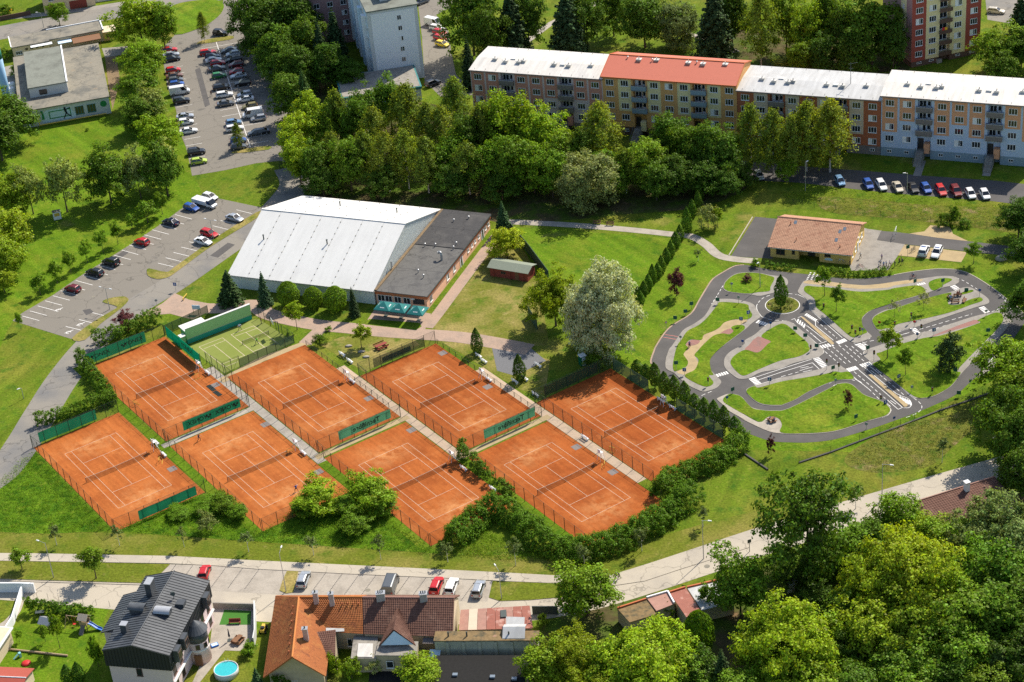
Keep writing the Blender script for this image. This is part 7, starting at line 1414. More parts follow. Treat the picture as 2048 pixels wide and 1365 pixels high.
defk('grand',15,15,1.5,[crown_lobed(15,15,1.5,190,26000,.24,.185, rag=.5) for _ in range(3)],'leaf_bright',.34)
defk('oak',18,13,1.6,[crown_lobed(18,13,1.6,105,9500,.25,.20, rag=.7) for _ in range(2)],'leaf_dark',.36,'bark',10)
defk('loose',9,8,1.3,[crown_lobed(9,8,1.3,70,7500,.18,.24, rag=.5) for _ in range(2)],'leaf_grey',.15,'bark',9)
defk('birch',16,7.5,3.0,[crown_birch(16,7.5,3.0,7500,.20) for _ in range(3)],'leaf_birch',.16,'bark_birch',7)
defk('spruce',15,6.5,.9,[crown_spruce(15,6.5,.9,14000,.20) for _ in range(2)],'leaf_spruce',.2,'bark',0)
defk('pine',8,6,.6,[crown_spruce(8,6,.6,6500,.17,.1) for _ in range(1)],'leaf_spruce',.16,'bark',0)
defk('bushpine',6,5,.2,[crown_lobed(6,5,.1,50,6500,.14,.30, top=.1, rag=.4, full=True)],'leaf_spruce',.14,'bark',2)
defk('column',5.6,2.1,.7,[crown_dense(5.6,2.1,.7,2200,.12,.9,.16,.4) for _ in range(2)],'leaf_thuja',.08,'bark',0)
defk('thuja',4.6,1.9,.1,[crown_dense(4.6,1.9,.1,2000,.11,.85,.12,.3) for _ in range(2)],'leaf_thuja',.07,'bark',0)
defk('globe',4.6,3.2,1.5,[crown_lobed(4.6,3.2,1.5,26,3200,.115,.36, rag=.2) for _ in range(3)],'leaf_mid',.08,'bark',3)
defk('round',4.6,4.6,.3,[crown_dense(4.6,4.6,.3,5200,.13,.55,.09,.45) for _ in range(2)],'leaf_mid',.12,'bark',4)
defk('street',5.4,3.0,1.7,[crown_lobed(5.4,3.0,1.7,30,3200,.12,.34, top=.5) for _ in range(2)],'leaf_mid',.07,'bark',3)
defk('willow',13.5,13.5,.2,[crown_lobed(13.5,13.5,-.6,260,38000,.21,.19, rag=.2, full=True)],'leaf_silver',.35,'bark',9)
defk('greywillow',12,12,.3,[crown_lobed(12,12,-.4,170,23000,.21,.21, rag=.25, full=True)],'leaf_grey',.3,'bark',9)
defk('plum',5.5,3.8,.4,[crown_lobed(5.5,3.8,.4,30,3000,.13,.30, rag=.5) for _ in range(2)],'leaf_purple',.09,'bark',4)
defk('sapling',4.0,2.0,1.5,[crown_lobed(4.0,2.0,1.5,14,650,.11,.36, rag=.6) for _ in range(3)],'leaf_grey',.05,'bark_white',3)
defk('pale',3.8,2.2,1.5,[crown_lobed(3.8,2.2,1.5,16,480,.12,.38, rag=.6)],'leaf_pale',.04,'bark',4)
defk('shrub',2.4,3.2,.1,[crown_lobed(2.4,3.2,.1,22,2100,.12,.34, rag=.4) for _ in range(2)],'leaf_mid',.07,'bark',4)
defk('greyshrub',2.6,3.2,.1,[crown_lobed(2.6,3.2,.1,22,2000,.10,.34, rag=.4)],'leaf_grey',.07,'bark',4)
CATN = {'shrub': 'shrub','greyshrub': 'shrub'}
NAMN = {'maple': 'broadleaf_tree','dark': 'broadleaf_tree','bright': 'broadleaf_tree','grand': 'broadleaf_tree','oak': 'oak_tree','loose': 'loose_tree','birch': 'birch_tree','spruce': 'spruce_tree','pine': 'pine_tree','bushpine': 'pine_tree','column': 'columnar_tree','thuja': 'thuja','globe': 'small_round_tree','round': 'round_tree','street': 'street_tree','willow': 'willow_tree','greywillow': 'willow_tree','plum': 'plum_tree','sapling': 'young_tree','pale': 'young_tree','shrub': 'shrub','greyshrub': 'shrub'}
def tree(kind, pos, h, w, label, group=None, tint=(1,1,1)):
    H, W, crowns, tk = KIND[kind]
    t = empty(NAMN[kind],(pos[0], pos[1],0), random.uniform(0,6.28), label, CATN.get(kind, 'tree'), group); t.scale = (w / W, w / W, h / H)
    c = link('crown', random.choice(crowns), t); v = random.uniform(.86,1.12); c.color = (tint[0] * v * random.uniform(.94,1.06), tint[1] * v, tint[2] * v, 1)
    link('trunk', tk, t); return t
def TB(kind, zone, bx, by, ty, wpx, label, group=None, tint=(1,1,1)):
    """tree by its foot, the height of its top and its width as surveyed"""
    x, y = pp(zone, bx, by); _, tyy = pp(zone, bx, ty); g = G(x, y); h = height_at(x, y, tyy); sc = FPX / (g - _o).length
    return tree(kind, g, max(h, .8), wpx / ZONE[zone][2] / sc, label, group, tint)
def TT(kind, x, y, h, w, label, group=None, tint=(1,1,1)):
    """tree by the spot of its top and an estimated height"""
    return tree(kind, G(x, y, h), h, w, label, group, tint)
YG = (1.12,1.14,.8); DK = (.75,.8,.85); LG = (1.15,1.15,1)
# --- upper left
for a in [('bright','a1',1150,392,5,390,'tallest broad tree beside the yellow kiosk'),('maple','a1',1320,380,50,220,'slimmer tree right of the tallest broad tree by the grass triangle'),('maple','a1',480,206,12,135,'small street tree in front of the top street garages'),('birch','a1',1640,332,105,92,'narrow thin tree on the traffic island at the car park mouth'),('birch','a1',1915,1190,990,95,'little tree among cars in the middle row'),
          ('loose','a5',540,335,-115,330,'airy yellowish tree beside the small white utility box', YG),('loose','a5',268,350,-50,250,'thin airy tree left of the yellowish one', YG),('dark','a5',893,268,-130,330,'tree with clear trunk, centre of the lawn row above the small trees', LG),('loose','a5',1130,228,-170,240,'greyish tree beside the clear trunked one', LG),('dark','a5',1345,205,-200,290,'dark dense tree at the right end of the lawn row')]:
    TB(a[0], *a[1:7],'trees on the left lawns', *(a[7:8]))
for i, (x, y, h, w, k, tn) in enumerate([(280,86,10,10.2,'maple', LG),(274,138,10.5,10.4,'maple',(.9,.95,1)),(298,176,10.5,9.6,'loose', YG),(312,240,10.5,10,'maple', YG),(312,292,10.5,10,'loose', YG),(278,200,9,9,'dark',(1,1,1))]):
    TT(k, x, y, h, w, 'broad tree lining the upper car park, %s from the kiosk end' % ORD[i],'trees lining the upper car park', tn)
for i, (x, y, h, w, k, tn) in enumerate([(8,190,13,12,'dark',(1,1,1)),(-15,235,12,10,'dark',(1,1,1)),(15,355,11,9,'bright',(.9,.9,.9)),(5,425,12,10,'bright',(1,1,1)),(-12,470,11,9,'bright',(1,1,1)),(0,545,5,5,'bright',(1,1,1))]):
    TT(k, x, y, h, w, 'tree cut by the left edge of the picture, %s from the top' % ORD[i],'trees at the left edge', tn)
for i, (bx, by, ty, w) in enumerate([(1300,352,198,95),(1185,422,252,155),(1060,470,352,90),(945,592,420,100),(828,662,500,98),(700,742,580,98),(570,825,655,100),(460,906,730,130),(325,996,838,112),(170,1280,1140,60)]):
    TB('globe','a5', bx, by, ty, w, 'small round headed tree beside the left lot, %s from the upper end' % ORD[i],'small trees along the left lot',(.95,1.05,.9))
for i, (x, y, k, h, w, l_) in enumerate([(40,148,'shrub',3,5,'dark garden shrub at the top left behind the wall'),(12,30,'shrub',3,5,'garden shrub by the yellow flowers at the top left'),(8,118,'shrub',3,4,'shrub left of the long beige building'),(175,262,'shrub',.8,1,'tiny dark shrub alone on the upper left lawn')]): tree(k, G(x, y), h, w, l_, 'garden shrubs')
t = tree('shrub', G(14,26),1.5,3.0,'yellow flowering shrub at the top left corner','garden shrubs',(6.0,2.0,.6))
# --- trees round the hall
for a in [('spruce','a5',1850,1062,800,215,'wide dark spruce at the left corner of the white hall',(1.15,1.15,1)),('spruce','a6',80,1082,812,130,'slim bluish spruce in front of the white hall',(1.6,1.6,1.9)),('round','a6',270,1085,893,180,'left one of three round trees before the white hall'),('round','a6',465,1095,937,160,'middle one of three round trees before the white hall'),('round','a6',645,1120,932,190,'right one of three round trees before the white hall'),('spruce','a6',790,1165,935,100,'thin dark conifer next to the three round trees',(1.1,1.1,1)),('street','a6',330,1276,1045,130,'light green young tree on the lawn right of the hard court',(1.4,1.3,.8)),('street','a6',845,1420,1240,150,'light young tree on the picnic lawn',(1.5,1.3,.8)),
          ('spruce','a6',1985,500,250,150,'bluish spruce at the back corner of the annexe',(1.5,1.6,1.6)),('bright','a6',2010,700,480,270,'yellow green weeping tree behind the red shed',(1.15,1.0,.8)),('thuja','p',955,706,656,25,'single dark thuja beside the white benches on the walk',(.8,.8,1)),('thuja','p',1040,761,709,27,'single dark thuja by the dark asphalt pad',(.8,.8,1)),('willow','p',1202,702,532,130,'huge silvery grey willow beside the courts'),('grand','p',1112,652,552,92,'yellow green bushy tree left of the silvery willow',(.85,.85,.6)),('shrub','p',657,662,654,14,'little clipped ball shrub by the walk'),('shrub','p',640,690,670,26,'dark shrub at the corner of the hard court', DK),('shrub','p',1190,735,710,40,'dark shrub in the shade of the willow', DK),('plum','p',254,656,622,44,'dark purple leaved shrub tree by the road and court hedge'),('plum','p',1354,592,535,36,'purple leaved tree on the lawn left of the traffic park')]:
    TB(a[0], *a[1:7], None, *(a[7:8]))
# --- grove behind the hall
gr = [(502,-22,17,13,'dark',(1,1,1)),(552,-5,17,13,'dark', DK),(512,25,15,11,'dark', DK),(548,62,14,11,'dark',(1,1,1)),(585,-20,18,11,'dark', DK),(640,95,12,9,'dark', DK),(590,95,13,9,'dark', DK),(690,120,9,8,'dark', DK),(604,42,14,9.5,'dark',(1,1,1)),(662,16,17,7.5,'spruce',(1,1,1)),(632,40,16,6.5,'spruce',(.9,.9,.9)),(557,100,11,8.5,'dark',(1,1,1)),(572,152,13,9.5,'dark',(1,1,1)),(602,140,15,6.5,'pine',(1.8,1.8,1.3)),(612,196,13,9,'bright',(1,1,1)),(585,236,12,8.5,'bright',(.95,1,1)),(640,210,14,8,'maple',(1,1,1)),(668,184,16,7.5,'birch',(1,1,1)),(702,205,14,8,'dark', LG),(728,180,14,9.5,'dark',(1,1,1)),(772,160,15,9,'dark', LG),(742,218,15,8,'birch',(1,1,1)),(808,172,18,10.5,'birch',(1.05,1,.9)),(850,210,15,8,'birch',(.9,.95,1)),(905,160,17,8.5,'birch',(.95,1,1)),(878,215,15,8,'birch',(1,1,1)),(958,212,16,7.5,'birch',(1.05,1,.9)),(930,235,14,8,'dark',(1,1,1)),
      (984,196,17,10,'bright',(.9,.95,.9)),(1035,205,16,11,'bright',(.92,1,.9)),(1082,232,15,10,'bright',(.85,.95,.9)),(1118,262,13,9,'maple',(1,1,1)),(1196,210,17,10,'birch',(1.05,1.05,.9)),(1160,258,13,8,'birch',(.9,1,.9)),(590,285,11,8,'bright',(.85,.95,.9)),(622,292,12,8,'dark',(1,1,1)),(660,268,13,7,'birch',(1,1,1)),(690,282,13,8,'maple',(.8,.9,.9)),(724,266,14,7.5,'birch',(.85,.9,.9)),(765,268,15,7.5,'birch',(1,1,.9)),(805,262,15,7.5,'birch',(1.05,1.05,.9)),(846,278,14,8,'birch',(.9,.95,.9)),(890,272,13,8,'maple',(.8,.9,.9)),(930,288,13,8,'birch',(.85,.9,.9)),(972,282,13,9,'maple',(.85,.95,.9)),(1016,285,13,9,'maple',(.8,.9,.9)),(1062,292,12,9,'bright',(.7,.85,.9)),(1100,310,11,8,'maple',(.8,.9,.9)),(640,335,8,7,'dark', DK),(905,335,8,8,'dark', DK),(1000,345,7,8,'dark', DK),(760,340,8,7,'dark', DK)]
SPW = {'dark': 'dark broadleaf','maple': 'green broadleaf','bright': 'bright green broadleaf','birch': 'birch','spruce': 'spruce','pine': 'pine','loose': 'airy tree','grand': 'large bright tree','oak': 'dark oak','greywillow': 'grey willow'}
def numbered(lst, where, group):
    cnt = {}
    for x, y, h, w, k, tn in sorted(lst, key=lambda e: e[0]):
        cnt[k] = cnt.get(k, 0) + 1; i = cnt[k] - 1
        TT(k, x, y, h, w, '%s %s, %s such from left' % (SPW[k], where, ORD[i]), group, tn)
numbered(gr, 'in the grove behind the white hall','trees of the grove behind the hall')
numbered([(1162,318,12.5,13,'greywillow',(1,1,1)),(1222,320,9,8,'maple',(.9,1,1)),(1248,300,11,8,'birch',(.9,1,.9)),(1288,285,12,9.5,'maple',(1,1,1)),(1310,330,9,8,'dark',(1,1,1)),(1340,235,13,9,'dark', LG),(1380,250,13,8.5,'maple',(.9,.9,.9)),(1418,252,13,8.5,'dark', LG),(1452,265,13,9,'dark',(1,1,1)),(1500,212,17,8,'birch',(.95,1,1)),(1545,222,16,7.5,'birch',(.95,1,1)),(1582,235,15,7,'birch',(1,1,1)),(1612,208,17,9,'birch',(1.05,1.05,.9)),(1660,205,17.5,10.5,'birch',(1.1,1.05,.85)),(1352,320,9,8,'dark', DK),(1405,330,8,8,'dark', DK),(1450,340,7,6,'dark', DK),(1572,320,6,4,'maple',(1.1,1.1,1)),(1485,330,6,5,'dark', DK)],'in front of the joined apartment blocks','trees in front of the apartment blocks')
numbered([(935,-30,20,13,'dark',(1,1,1)),(968,20,16,9,'dark',(1,1,1)),(932,76,14,5.5,'spruce',(1,1,1)),(1015,-25,20,11.5,'spruce',(1,1,1)),(1050,-10,16,8,'dark', DK),(1128,-40,22,12,'spruce',(1,1,1)),(1168,-15,16,10,'dark', DK),(1285,-4,14,12,'dark',(1,1,1)),(1352,8,12,10,'greywillow',(.8,.9,.9)),(1425,-50,24,12,'spruce',(.9,.9,.9)),(1462,-20,17,10,'dark', DK),(1222,-25,14,8,'dark', DK),(1520,-10,20,9.5,'birch',(1,1.05,.9)),(1572,-15,17,9,'maple',(1,1,1)),(1612,10,16,9,'bright',(.8,.9,1)),(1652,-20,18,9,'dark',(1,1,1)),(1690,5,17,9,'dark',(1,1,1)),(1602,80,10,7,'maple',(1,1,1)),(1745,8,17,14,'dark', LG),(1788,40,14,8,'dark', DK),(1560,112,5,5,'loose', YG),(1640,75,11,8,'dark', DK),(1700,70,12,9,'dark',(1,1,1))],'in the park behind the joined apartment blocks','trees behind the apartment blocks')
numbered([(1996,62,11,10,'maple',(1,1,1)),(2046,62,11,9,'dark', LG),(2044,-20,17,9,'spruce',(1,1,1)),(2010,110,8,8,'dark', LG)],'right of the red brown tower','trees by the red tower')
# --- traffic park
for a in [('street','Z2',703,572,85,235,'leaning egg shaped street tree by the traffic school crossing',(1,1.05,.9)),('street','Z2',886,822,398,225,'darker street tree on the lawn below the school crossing',(.85,.9,1)),('pale','Z2',1800,912,640,165,'pale blossoming sapling beside the inner hairpin lane'),('pale','Z3',460,802,495,195,'pale blossoming sapling nearest the benches'),('street','Z5',1690,218,-275,330,'fullest street tree beside the main crossing',(1.3,1.2,.9)),('street','Z5',1978,478,40,215,'street tree right of the dual lanes',(.95,1,.9)),('bushpine','Z6',870,370,-210,400,'dark bushy conifer on the right lawn of the traffic park',(1.0,.95,.8)),('plum','Z5',1080,1003,700,135,'purple sapling alone on the lower lawn'),('plum','Z7',490,1025,700,135,'purple sapling propped by stakes outside the ring road'),('column','p',1562,619,550,27,'dense columnar tree in the middle of the roundabout',(.85,.9,.8)),('plum','Z1',1535,345,245,150,'low sparse purple shrub on the upper left lawn island'),('street','a8',1645,746,570,110,'single street tree beside the sand pad and road',(1,1.05,.9)),('sapling','a7',1490,725,620,62,'thin shrub on the lawn above the purple tree',(.7,.8,.6)),('greyshrub','a7',1570,468,272,170,'tall greyish shrub beside the columnar row',(1,1,.9)),('street','a7',1645,450,300,95,'lime green small tree beside the greyish shrub',(1.5,1.4,.8)),('shrub','a7',1945,770,718,85,'clipped shrub at the left end of the school hedge',(.8,.9,.8)),('shrub','p',1890,452,428,30,'dark shrub on the bank by the low fence', DK),('shrub','p',1908,448,416,24,'second dark shrub on the bank', DK),('shrub','p',1928,452,438,26,'low shrub at the right of the bank pair', DK)]:
    TB(a[0], *a[1:7], None, *(a[7:8]))
for i, (bx, by, ty) in enumerate([(1505,242,98),(1490,325,162),(1445,372,232),(1402,500,292),(1345,562,432),(1310,618,488),(1272,692,558),(1236,738,618),(1198,822,678),(1167,862,738),(1127,902,748),(1092,962,828),(1056,1002,882),(1012,1015,925),(1030,1075,965)]):
    TB('thuja','a7', bx, by, ty, 72 if i not in (3,5) else 85,'thuja in the slanting row left of the traffic park, %s from the top' % ORD[i],'thujas in the slanting row',(1,1,1))
for i, (bx, by, ty) in enumerate([(1002,275,148),(1072,318,182),(1142,378,172),(1220,446,243),(1298,478,272),(1380,520,318),(1458,562,418),(1536,616,450),(1614,668,470),(1694,708,514),(1778,748,598)]):
    TB('column','b3', bx, by, ty, 102,'columnar tree in the row beside the right hand court, %s from the top' % ORD[i],'columnar trees beside the court',(1,1,1))
numbered([(2018,688,11,10,'bright',(.85,.95,.95)),(2045,735,11,9,'maple',(1,1,1)),(2015,785,13,9,'dark', LG),(2050,820,14,9,'dark',(1,1,1)),(2048,900,11,8,'dark',(1,1,1)),(2040,405,9,8,'dark', DK),(2062,560,10,8,'dark',(1,1,1)),(2060,470,9,8,'dark', DK)],'at the right edge of the picture','trees at the right edge')
# --- bottom verge saplings, bushes, big trees
for i, (z, bx, by, ty, w) in enumerate([('b5',455,266,92,100),('b5',958,272,108,100),('b5',1475,282,120,80),('b5',1990,322,155,110),('b6',462,348,188,110),('b6',1000,384,188,105),('b6',1535,402,238,110),('b7',30,430,228,110),('b7',583,458,262,120),('b7',1040,318,108,110),('b7',1530,118,-40,100),('b4',1390,972,770,110),('b4',700,1340,1170,130)]):
    TB('sapling', z, bx, by, ty, w, 'young verge tree with white painted stem, %s from the left' % ORD[i],'young trees on the bottom verge',(.62,.70,.62))
for a in [('globe','b5',178,462,308,158,'dark small tree on the left street island'),('globe','b5',772,535,288,205,'larger dark tree on the left street island'),('greyshrub','b5',1660,150,20,150,'greyish round shrub in the tall grass by the courts',(1,1,.9)),('maple','b7',600,830,468,430,'round full tree between street and red garage roofs',(1.15,1.1,.9)),('maple','b7',1830,850,355,410,'broad tree in front of the pale garage roof',(.85,.95,1)),('street','b7',1545,800,580,130,'small tree at the left side of the broad tree',(.9,1,.9)),('round','b7',1500,1130,800,250,'dark dome shaped tree among the bright ones',(.75,.85,.8)),('shrub','b6',770,1330,1180,150,'greyish green shrub behind the orange house'),('greyshrub','b6',950,1285,1180,125,'pale variegated ball shrub in the yard',(1.9,1.8,1.8)),('maple','b6',1320,1400,1180,340,'leafy tree in front of the old workshop',(1.3,1.2,.9)),('shrub','b5',1990,1140,1060,130,'shrub beside the villa lawn and pool',(.9,1,.8)),('thuja','b5',550,1364,1220,100,'left of two dark pointed thujas by the villa',(.7,.8,.8)),('thuja','b5',640,1364,1200,100,'right of two dark pointed thujas by the villa',(.7,.8,.8)),('shrub','b5',790,1240,1010,110,'tall shrub against the left wall of the villa',(.8,.9,.8)),('street','b5',480,1090,820,110,'small garden tree between the play houses',(1.1,1.1,.8)),('street','b5',365,1040,900,80,'little garden tree below the play house',(1.1,1.1,.8)),('street','b5',160,1050,950,60,'thin garden sapling left of the lawn',(1.1,1.1,.8)),('shrub','b5',250,800,690,90,'shrub at the corner of the white wall',(.9,1,.8)),('spruce','b6',20,1420,1250,120,'bluish conifer beside the orange house corner',(1.5,1.6,1.6)),('shrub','b6',620,1300,1140,130,'sunlit shrub in the inner corner of the orange house', YG),('oak','b8',320,620,-385,720,'tall dark oak leaning over the bottom street',(.9,.95,1)),('shrub','b7',245,900,820,80,'shrub behind the dark street gate'),('pine','b8',700,560,400,180,'low dark shrub conifer below the oak',(1.6,1.7,1.2)),('shrub','b7',1060,870,775,120,'shrub on the mossy garage'),('shrub','b7',1240,830,725,140,'shrub growing over the rose garage')]:
    TB(a[0], *a[1:7], None, *(a[7:8]))
for i, (x, y, h, w) in enumerate(sorted([(632,972,5.6,7.0),(737,958,6.4,7.4),(606,1002,3.2,4.5),(766,994,3.6,4.6),(684,1000,2.6,4),(705,1030,3.5,5),(445,992,3,4.5),(470,1012,2.6,4),(355,1018,1.6,4),(410,1003,2.2,4.5)])):
    TT('bright' if w > 6.9 else 'maple', x, y, h, w, 'bushy growth under the near ends of the courts, %s from the left' % ORD[i],'bushes below the courts',(.85,.95,.9))
numbered([(1575,1095,7,7,'dark', LG),(1650,1085,8,8,'dark',(1,1,1)),(1705,1062,8,8,'maple',(.9,1,.9)),(1615,1125,6,7,'dark', DK),(1790,1005,9,8,'maple',(1.1,1.1,.9)),(1848,1042,8,7,'bright',(.85,.9,1)),(1902,1046,9,8,'maple',(1.05,1.05,1)),(1968,1036,11,11,'greywillow',(.9,1,.8)),(2030,1018,13,12,'greywillow',(.8,.95,.8)),(1745,1045,8,7,'dark', LG),
    (1815,1085,17,15,'grand',(1.05,1.0,1)),(1762,1112,14,11,'grand',(.95,.95,1)),(1868,1118,14,12,'grand',(.85,.92,1)),(1955,1100,12,10,'maple',(.85,.95,1)),(2022,1115,13,11,'dark', LG),(1690,1190,8,8,'dark', LG),(1640,1172,7,6,'dark', DK),(1742,1215,11,9,'bright',(.9,.92,1)),(1925,1185,13,11,'maple',(1,1.02,1)),(1990,1180,12,11,'dark',(1.3,1.25,1)),(2048,1190,12,10,'dark', LG),(1592,1218,13.5,13,'grand',(1.05,1.02,.9)),(1535,1252,10,9,'bright',(.95,1,1)),(1640,1262,9,8,'maple',(1.1,1.1,.9)),(1700,1262,8,7,'dark', DK),(1830,1215,12,10,'bright',(.8,.88,1)),(1780,1290,9,8,'maple',(.9,.95,1)),(1858,1285,10,9,'maple',(.9,1,1)),(1930,1270,10,9,'maple',(.9,1,1)),(1998,1292,9,9,'pine',(1.9,1.7,1)),(2052,1275,10,9,'dark', DK),
    (1282,1268,13,13,'grand',(1.05,1.06,1)),(1345,1285,10,8,'bright',(.9,1,1)),(1212,1292,9,8,'bright',(.85,.95,1)),(1132,1290,9,9.5,'grand',(.85,.80,.6)),(1092,1302,8,8,'maple',(1.05,1,.8)),(1402,1305,8,7,'dark', DK),(1442,1300,10,5,'spruce',(1.2,1.2,1)),(1562,1318,8,7,'maple',(1.1,1.1,.9)),(1628,1338,8,8,'bright',(.8,.9,1)),(1490,1345,7,7,'maple',(1,1.05,1)),(1715,1345,8,8,'dark', LG),(1805,1348,8,8,'maple',(.9,1,1)),(1895,1345,8,8,'dark',(1,1,1)),(1962,1352,7,7,'maple',(1,1,1)),(1285,1335,8,8,'maple',(1.05,1.05,.9)),(1185,1345,8,8,'grand',(.9,.85,.7)),(1362,1352,7,7,'maple',(.9,1,1))],'in the wooded gardens at the bottom right','trees of the bottom right gardens')

# --- hedges
def hedge(label, pts, h, w, m='leaf_hedge', dens=85, ls=.115, lump=.22, tint=(1,1,1), curve=4, cat='hedge', wild=False):
    if curve: pts = catmull(pts, curve, False)
    P = []; N = []; tot = 0.0
    for i in range(len(pts) - 1):
        p = np.array([*pts[i][:2]]); q = np.array([*pts[i + 1][:2]]); L = np.linalg.norm(q - p)
        if L < 1e-3: continue
        d = (q - p) / L; nn = np.array([-d[1], d[0]]); u0 = tot; tot += L
        hv = lambda u: 1 + lump * (np.sin(u * .55 + 1) * .7 + np.sin(u * 1.7) * .5 + np.sin(u * 4.3) * .35)
        nc = max(3, int(L * (2 * h + w) * (2.6 if wild else 3.2))); s_ = rng.random(nc); a = rng.random(nc) * math.pi; u = u0 + s_ * L
        ca, sa = np.cos(a), np.sin(a); sq = np.ones(nc) if wild else np.minimum((np.abs(ca) ** 5 + np.abs(sa) ** 5) ** -.2,1.3)
        fr = np.where(rng.random(nc) < .8, rng.uniform(.80,1.0, nc), rng.uniform(.3,.8, nc))
        cx = w / 2 * hv(u * 1.3 + 5) * ca * sq * fr; cz = np.maximum(.12, h * hv(u) * sa * sq * fr); lr = (.48 if wild else .32) * rng.uniform(.6,1.5, nc)
        k = int(L * (2 * h + w) * dens / nc) + 2; idx = np.repeat(np.arange(nc), k); v = rng.normal(size=(len(idx),3)); rr = np.linalg.norm(v, axis=1, keepdims=True); v /= rr; v[:, 2] = np.where(rng.random(len(idx)) < .6, np.abs(v[:, 2]), v[:, 2])
        off = v * np.minimum(rr, 2.2) * .48 * lr[idx][:, None]; xy = p + d * (s_[idx] * L)[:, None] + nn * cx[idx][:, None]
        P.append(np.column_stack([xy + off[:, :2], np.maximum(cz[idx] + off[:, 2],.04)])); N.append(v * .7 + np.column_stack([nn[0] * ca[idx], nn[1] * ca[idx], sa[idx] + .6]) * .6)
    P = np.concatenate(P); N = np.concatenate(N); o0 = P.mean(0) * np.array([1,1,0]); N /= np.linalg.norm(N, axis=1, keepdims=True) + 1e-9
    t = empty('hedge', tuple(o0),0, label, cat, 'hedges'); c = link('foliage', leaf_mesh('foliage', P - o0, N, rng.uniform(.6,1.3, len(P)) * ls, m), t); c.color = (*tint, 1)
    b = MB()
    for i in range(0, len(pts),3): x, y = pts[i][0] - o0[0], pts[i][1] - o0[1]; b.tube((x, y, -.05),(x + .1, y, h * .6),.06,.03, n=5)
    b.build('stem','bark', t)['kind'] = 'stuff'; return t
hedge('clipped dark green hedge between the left road and the upper left court', Q('p',(160,722),(185,756),(208,785),(226,812)),2.6,2.6, lump=.22, tint=(.9,.95,.9))
hedge('clipped hedge behind the plain green screen by the road', Q('p',(72,852),(130,835),(190,815),(230,806)),2.4,2.2, lump=.15)
hedge('clipped hedge behind the lettered green screen by the road', Q('p',(188,692),(250,672),(320,642)),3.0,3.2, lump=.18)
hedge('huge wild hedge wrapped round the near end of the lower right court', Q('p',(905,1096),(935,1064),(968,1036),(1008,1030),(1054,1066),(1106,1104),(1165,1115),(1230,1094),(1297,1062),(1352,1024),(1388,996)),3.7,5.2, dens=90, ls=.125, wild=True, lump=.2, tint=(.9,.98,.9))
hedge('wild hedge below the court beside the columnar trees', Q('p',(1322,996),(1342,968),(1392,948),(1446,922),(1486,888)),3.3,4.6, dens=90, ls=.125, wild=True, lump=.2, tint=(.95,1,.9))
hedge('dark clipped hedge blocks between the two lower right courts, upper part', Q('b2',(1655,905),(1660,985)),3.4,2.0,'leaf_thuja', lump=.08, curve=0)
hedge('dark clipped hedge blocks between the two lower right courts, middle part', Q('b2',(1735,1000),(1830,1095)),2.8,1.9,'leaf_thuja', lump=.12, curve=0)
hedge('dark clipped hedge blocks between the two lower right courts, small ball', Q('b2',(1870,1120),(1895,1145)),2.2,1.5,'leaf_thuja', lump=.1, curve=0)
hedge('dark clipped hedge blocks between the two lower right courts, lowest part', Q('b2',(1945,1185),(2040,1270)),2.4,1.9,'leaf_thuja', lump=.12, curve=0)
hedge('dark hedge under the front windows of the traffic school, left stretch', Q('Z2',(-230,115),(0,135),(250,165)),1.0,1.5, tint=(.7,.8,.8), ls=.11, dens=50)
hedge('grassy hedge along the school plaza by the ring road', Q('Z2',(700,215),(1000,235),(1300,250),(1500,235),(1720,200)),1.1,1.9, tint=(1,1,.9), ls=.12, dens=50)
hedge('dark clipped garden hedge behind the play tower', Q('b5',(285,790),(520,820),(760,850)),2.2,1.9, tint=(.7,.8,.7), lump=.08)
hedge('dark green hedge along the bottom right garden', Q('b8',(610,330),(780,290),(960,250)),2.0,1.8, tint=(.75,.9,.8))
hedge('ivy on the shaded gable of the orange house',[tuple(Vector((-43.2,-100.7))), tuple(Vector((-40.4,-101.1)))],2.6,.5, tint=(.6,.7,.6), curve=0, dens=85, ls=.115)
hedge('planting in the roundabout under the columnar tree', circ(G(1565,611).x, G(1565,611).y, 2.0,10),.5,1.6,'leaf_grey', ls=.10, dens=40, curve=0, cat='planting', tint=(.8,.8,.6))

# --- tall grass tufts on the banks
def tufts(name, outline, n, h, m='grass_blades', tint=(1,1,1), clump=6):
    pts = np.array(Q(*outline)); lo = pts.min(0); hi = pts.max(0); out = []
    poly = pts
    def inside(q):
        x, y = q[:, 0], q[:, 1]; ins = np.zeros(len(q), bool); j = len(poly) - 1
        for i in range(len(poly)):
            xi, yi = poly[i]; xj, yj = poly[j]
            cond = ((yi > y) != (yj > y)) & (x < (xj - xi) * (y - yi) / (yj - yi + 1e-12) + xi); ins ^= cond; j = i
        return ins
    q = rng.uniform(lo, hi, (n * 3,2)); q = q[inside(q)][:n // clump]
    q = np.repeat(q, clump, 0) + rng.normal(size=(len(q) * clump, 2)) * .28; k = len(q)
    P = np.column_stack([q, rng.uniform(.05, h, k)]); N = np.column_stack([rng.normal(size=(k, 2)) * .7, np.full(k, .7)])
    me = leaf_mesh(name, P, N, rng.uniform(.5,1.2, k) * .085, m, .5); o = link(name, me); o['kind'] = 'stuff'; o.color = (*tint, 1); setp(o, {'tall_grass': 'tall lush grass on the bank below the clay courts','weeds': 'brownish weeds on the sloping bank','rough_grass': 'rough grass on the slope behind the school'}.get(name, 'grass'),'grass'); return o
tufts('tall_grass',['p',(-20,985),(45,918),(72,905),(150,985),(225,1062),(100,1068),(-20,1064)],16000,.5, tint=(1.1,1.1,1))
tufts('tall_grass',['p',(232,1062),(300,1030),(400,990),(520,1068),(600,1010),(690,975),(860,1096),(880,1108),(640,1092),(400,1076)],26000,.5, tint=(1.1,1.1,1))
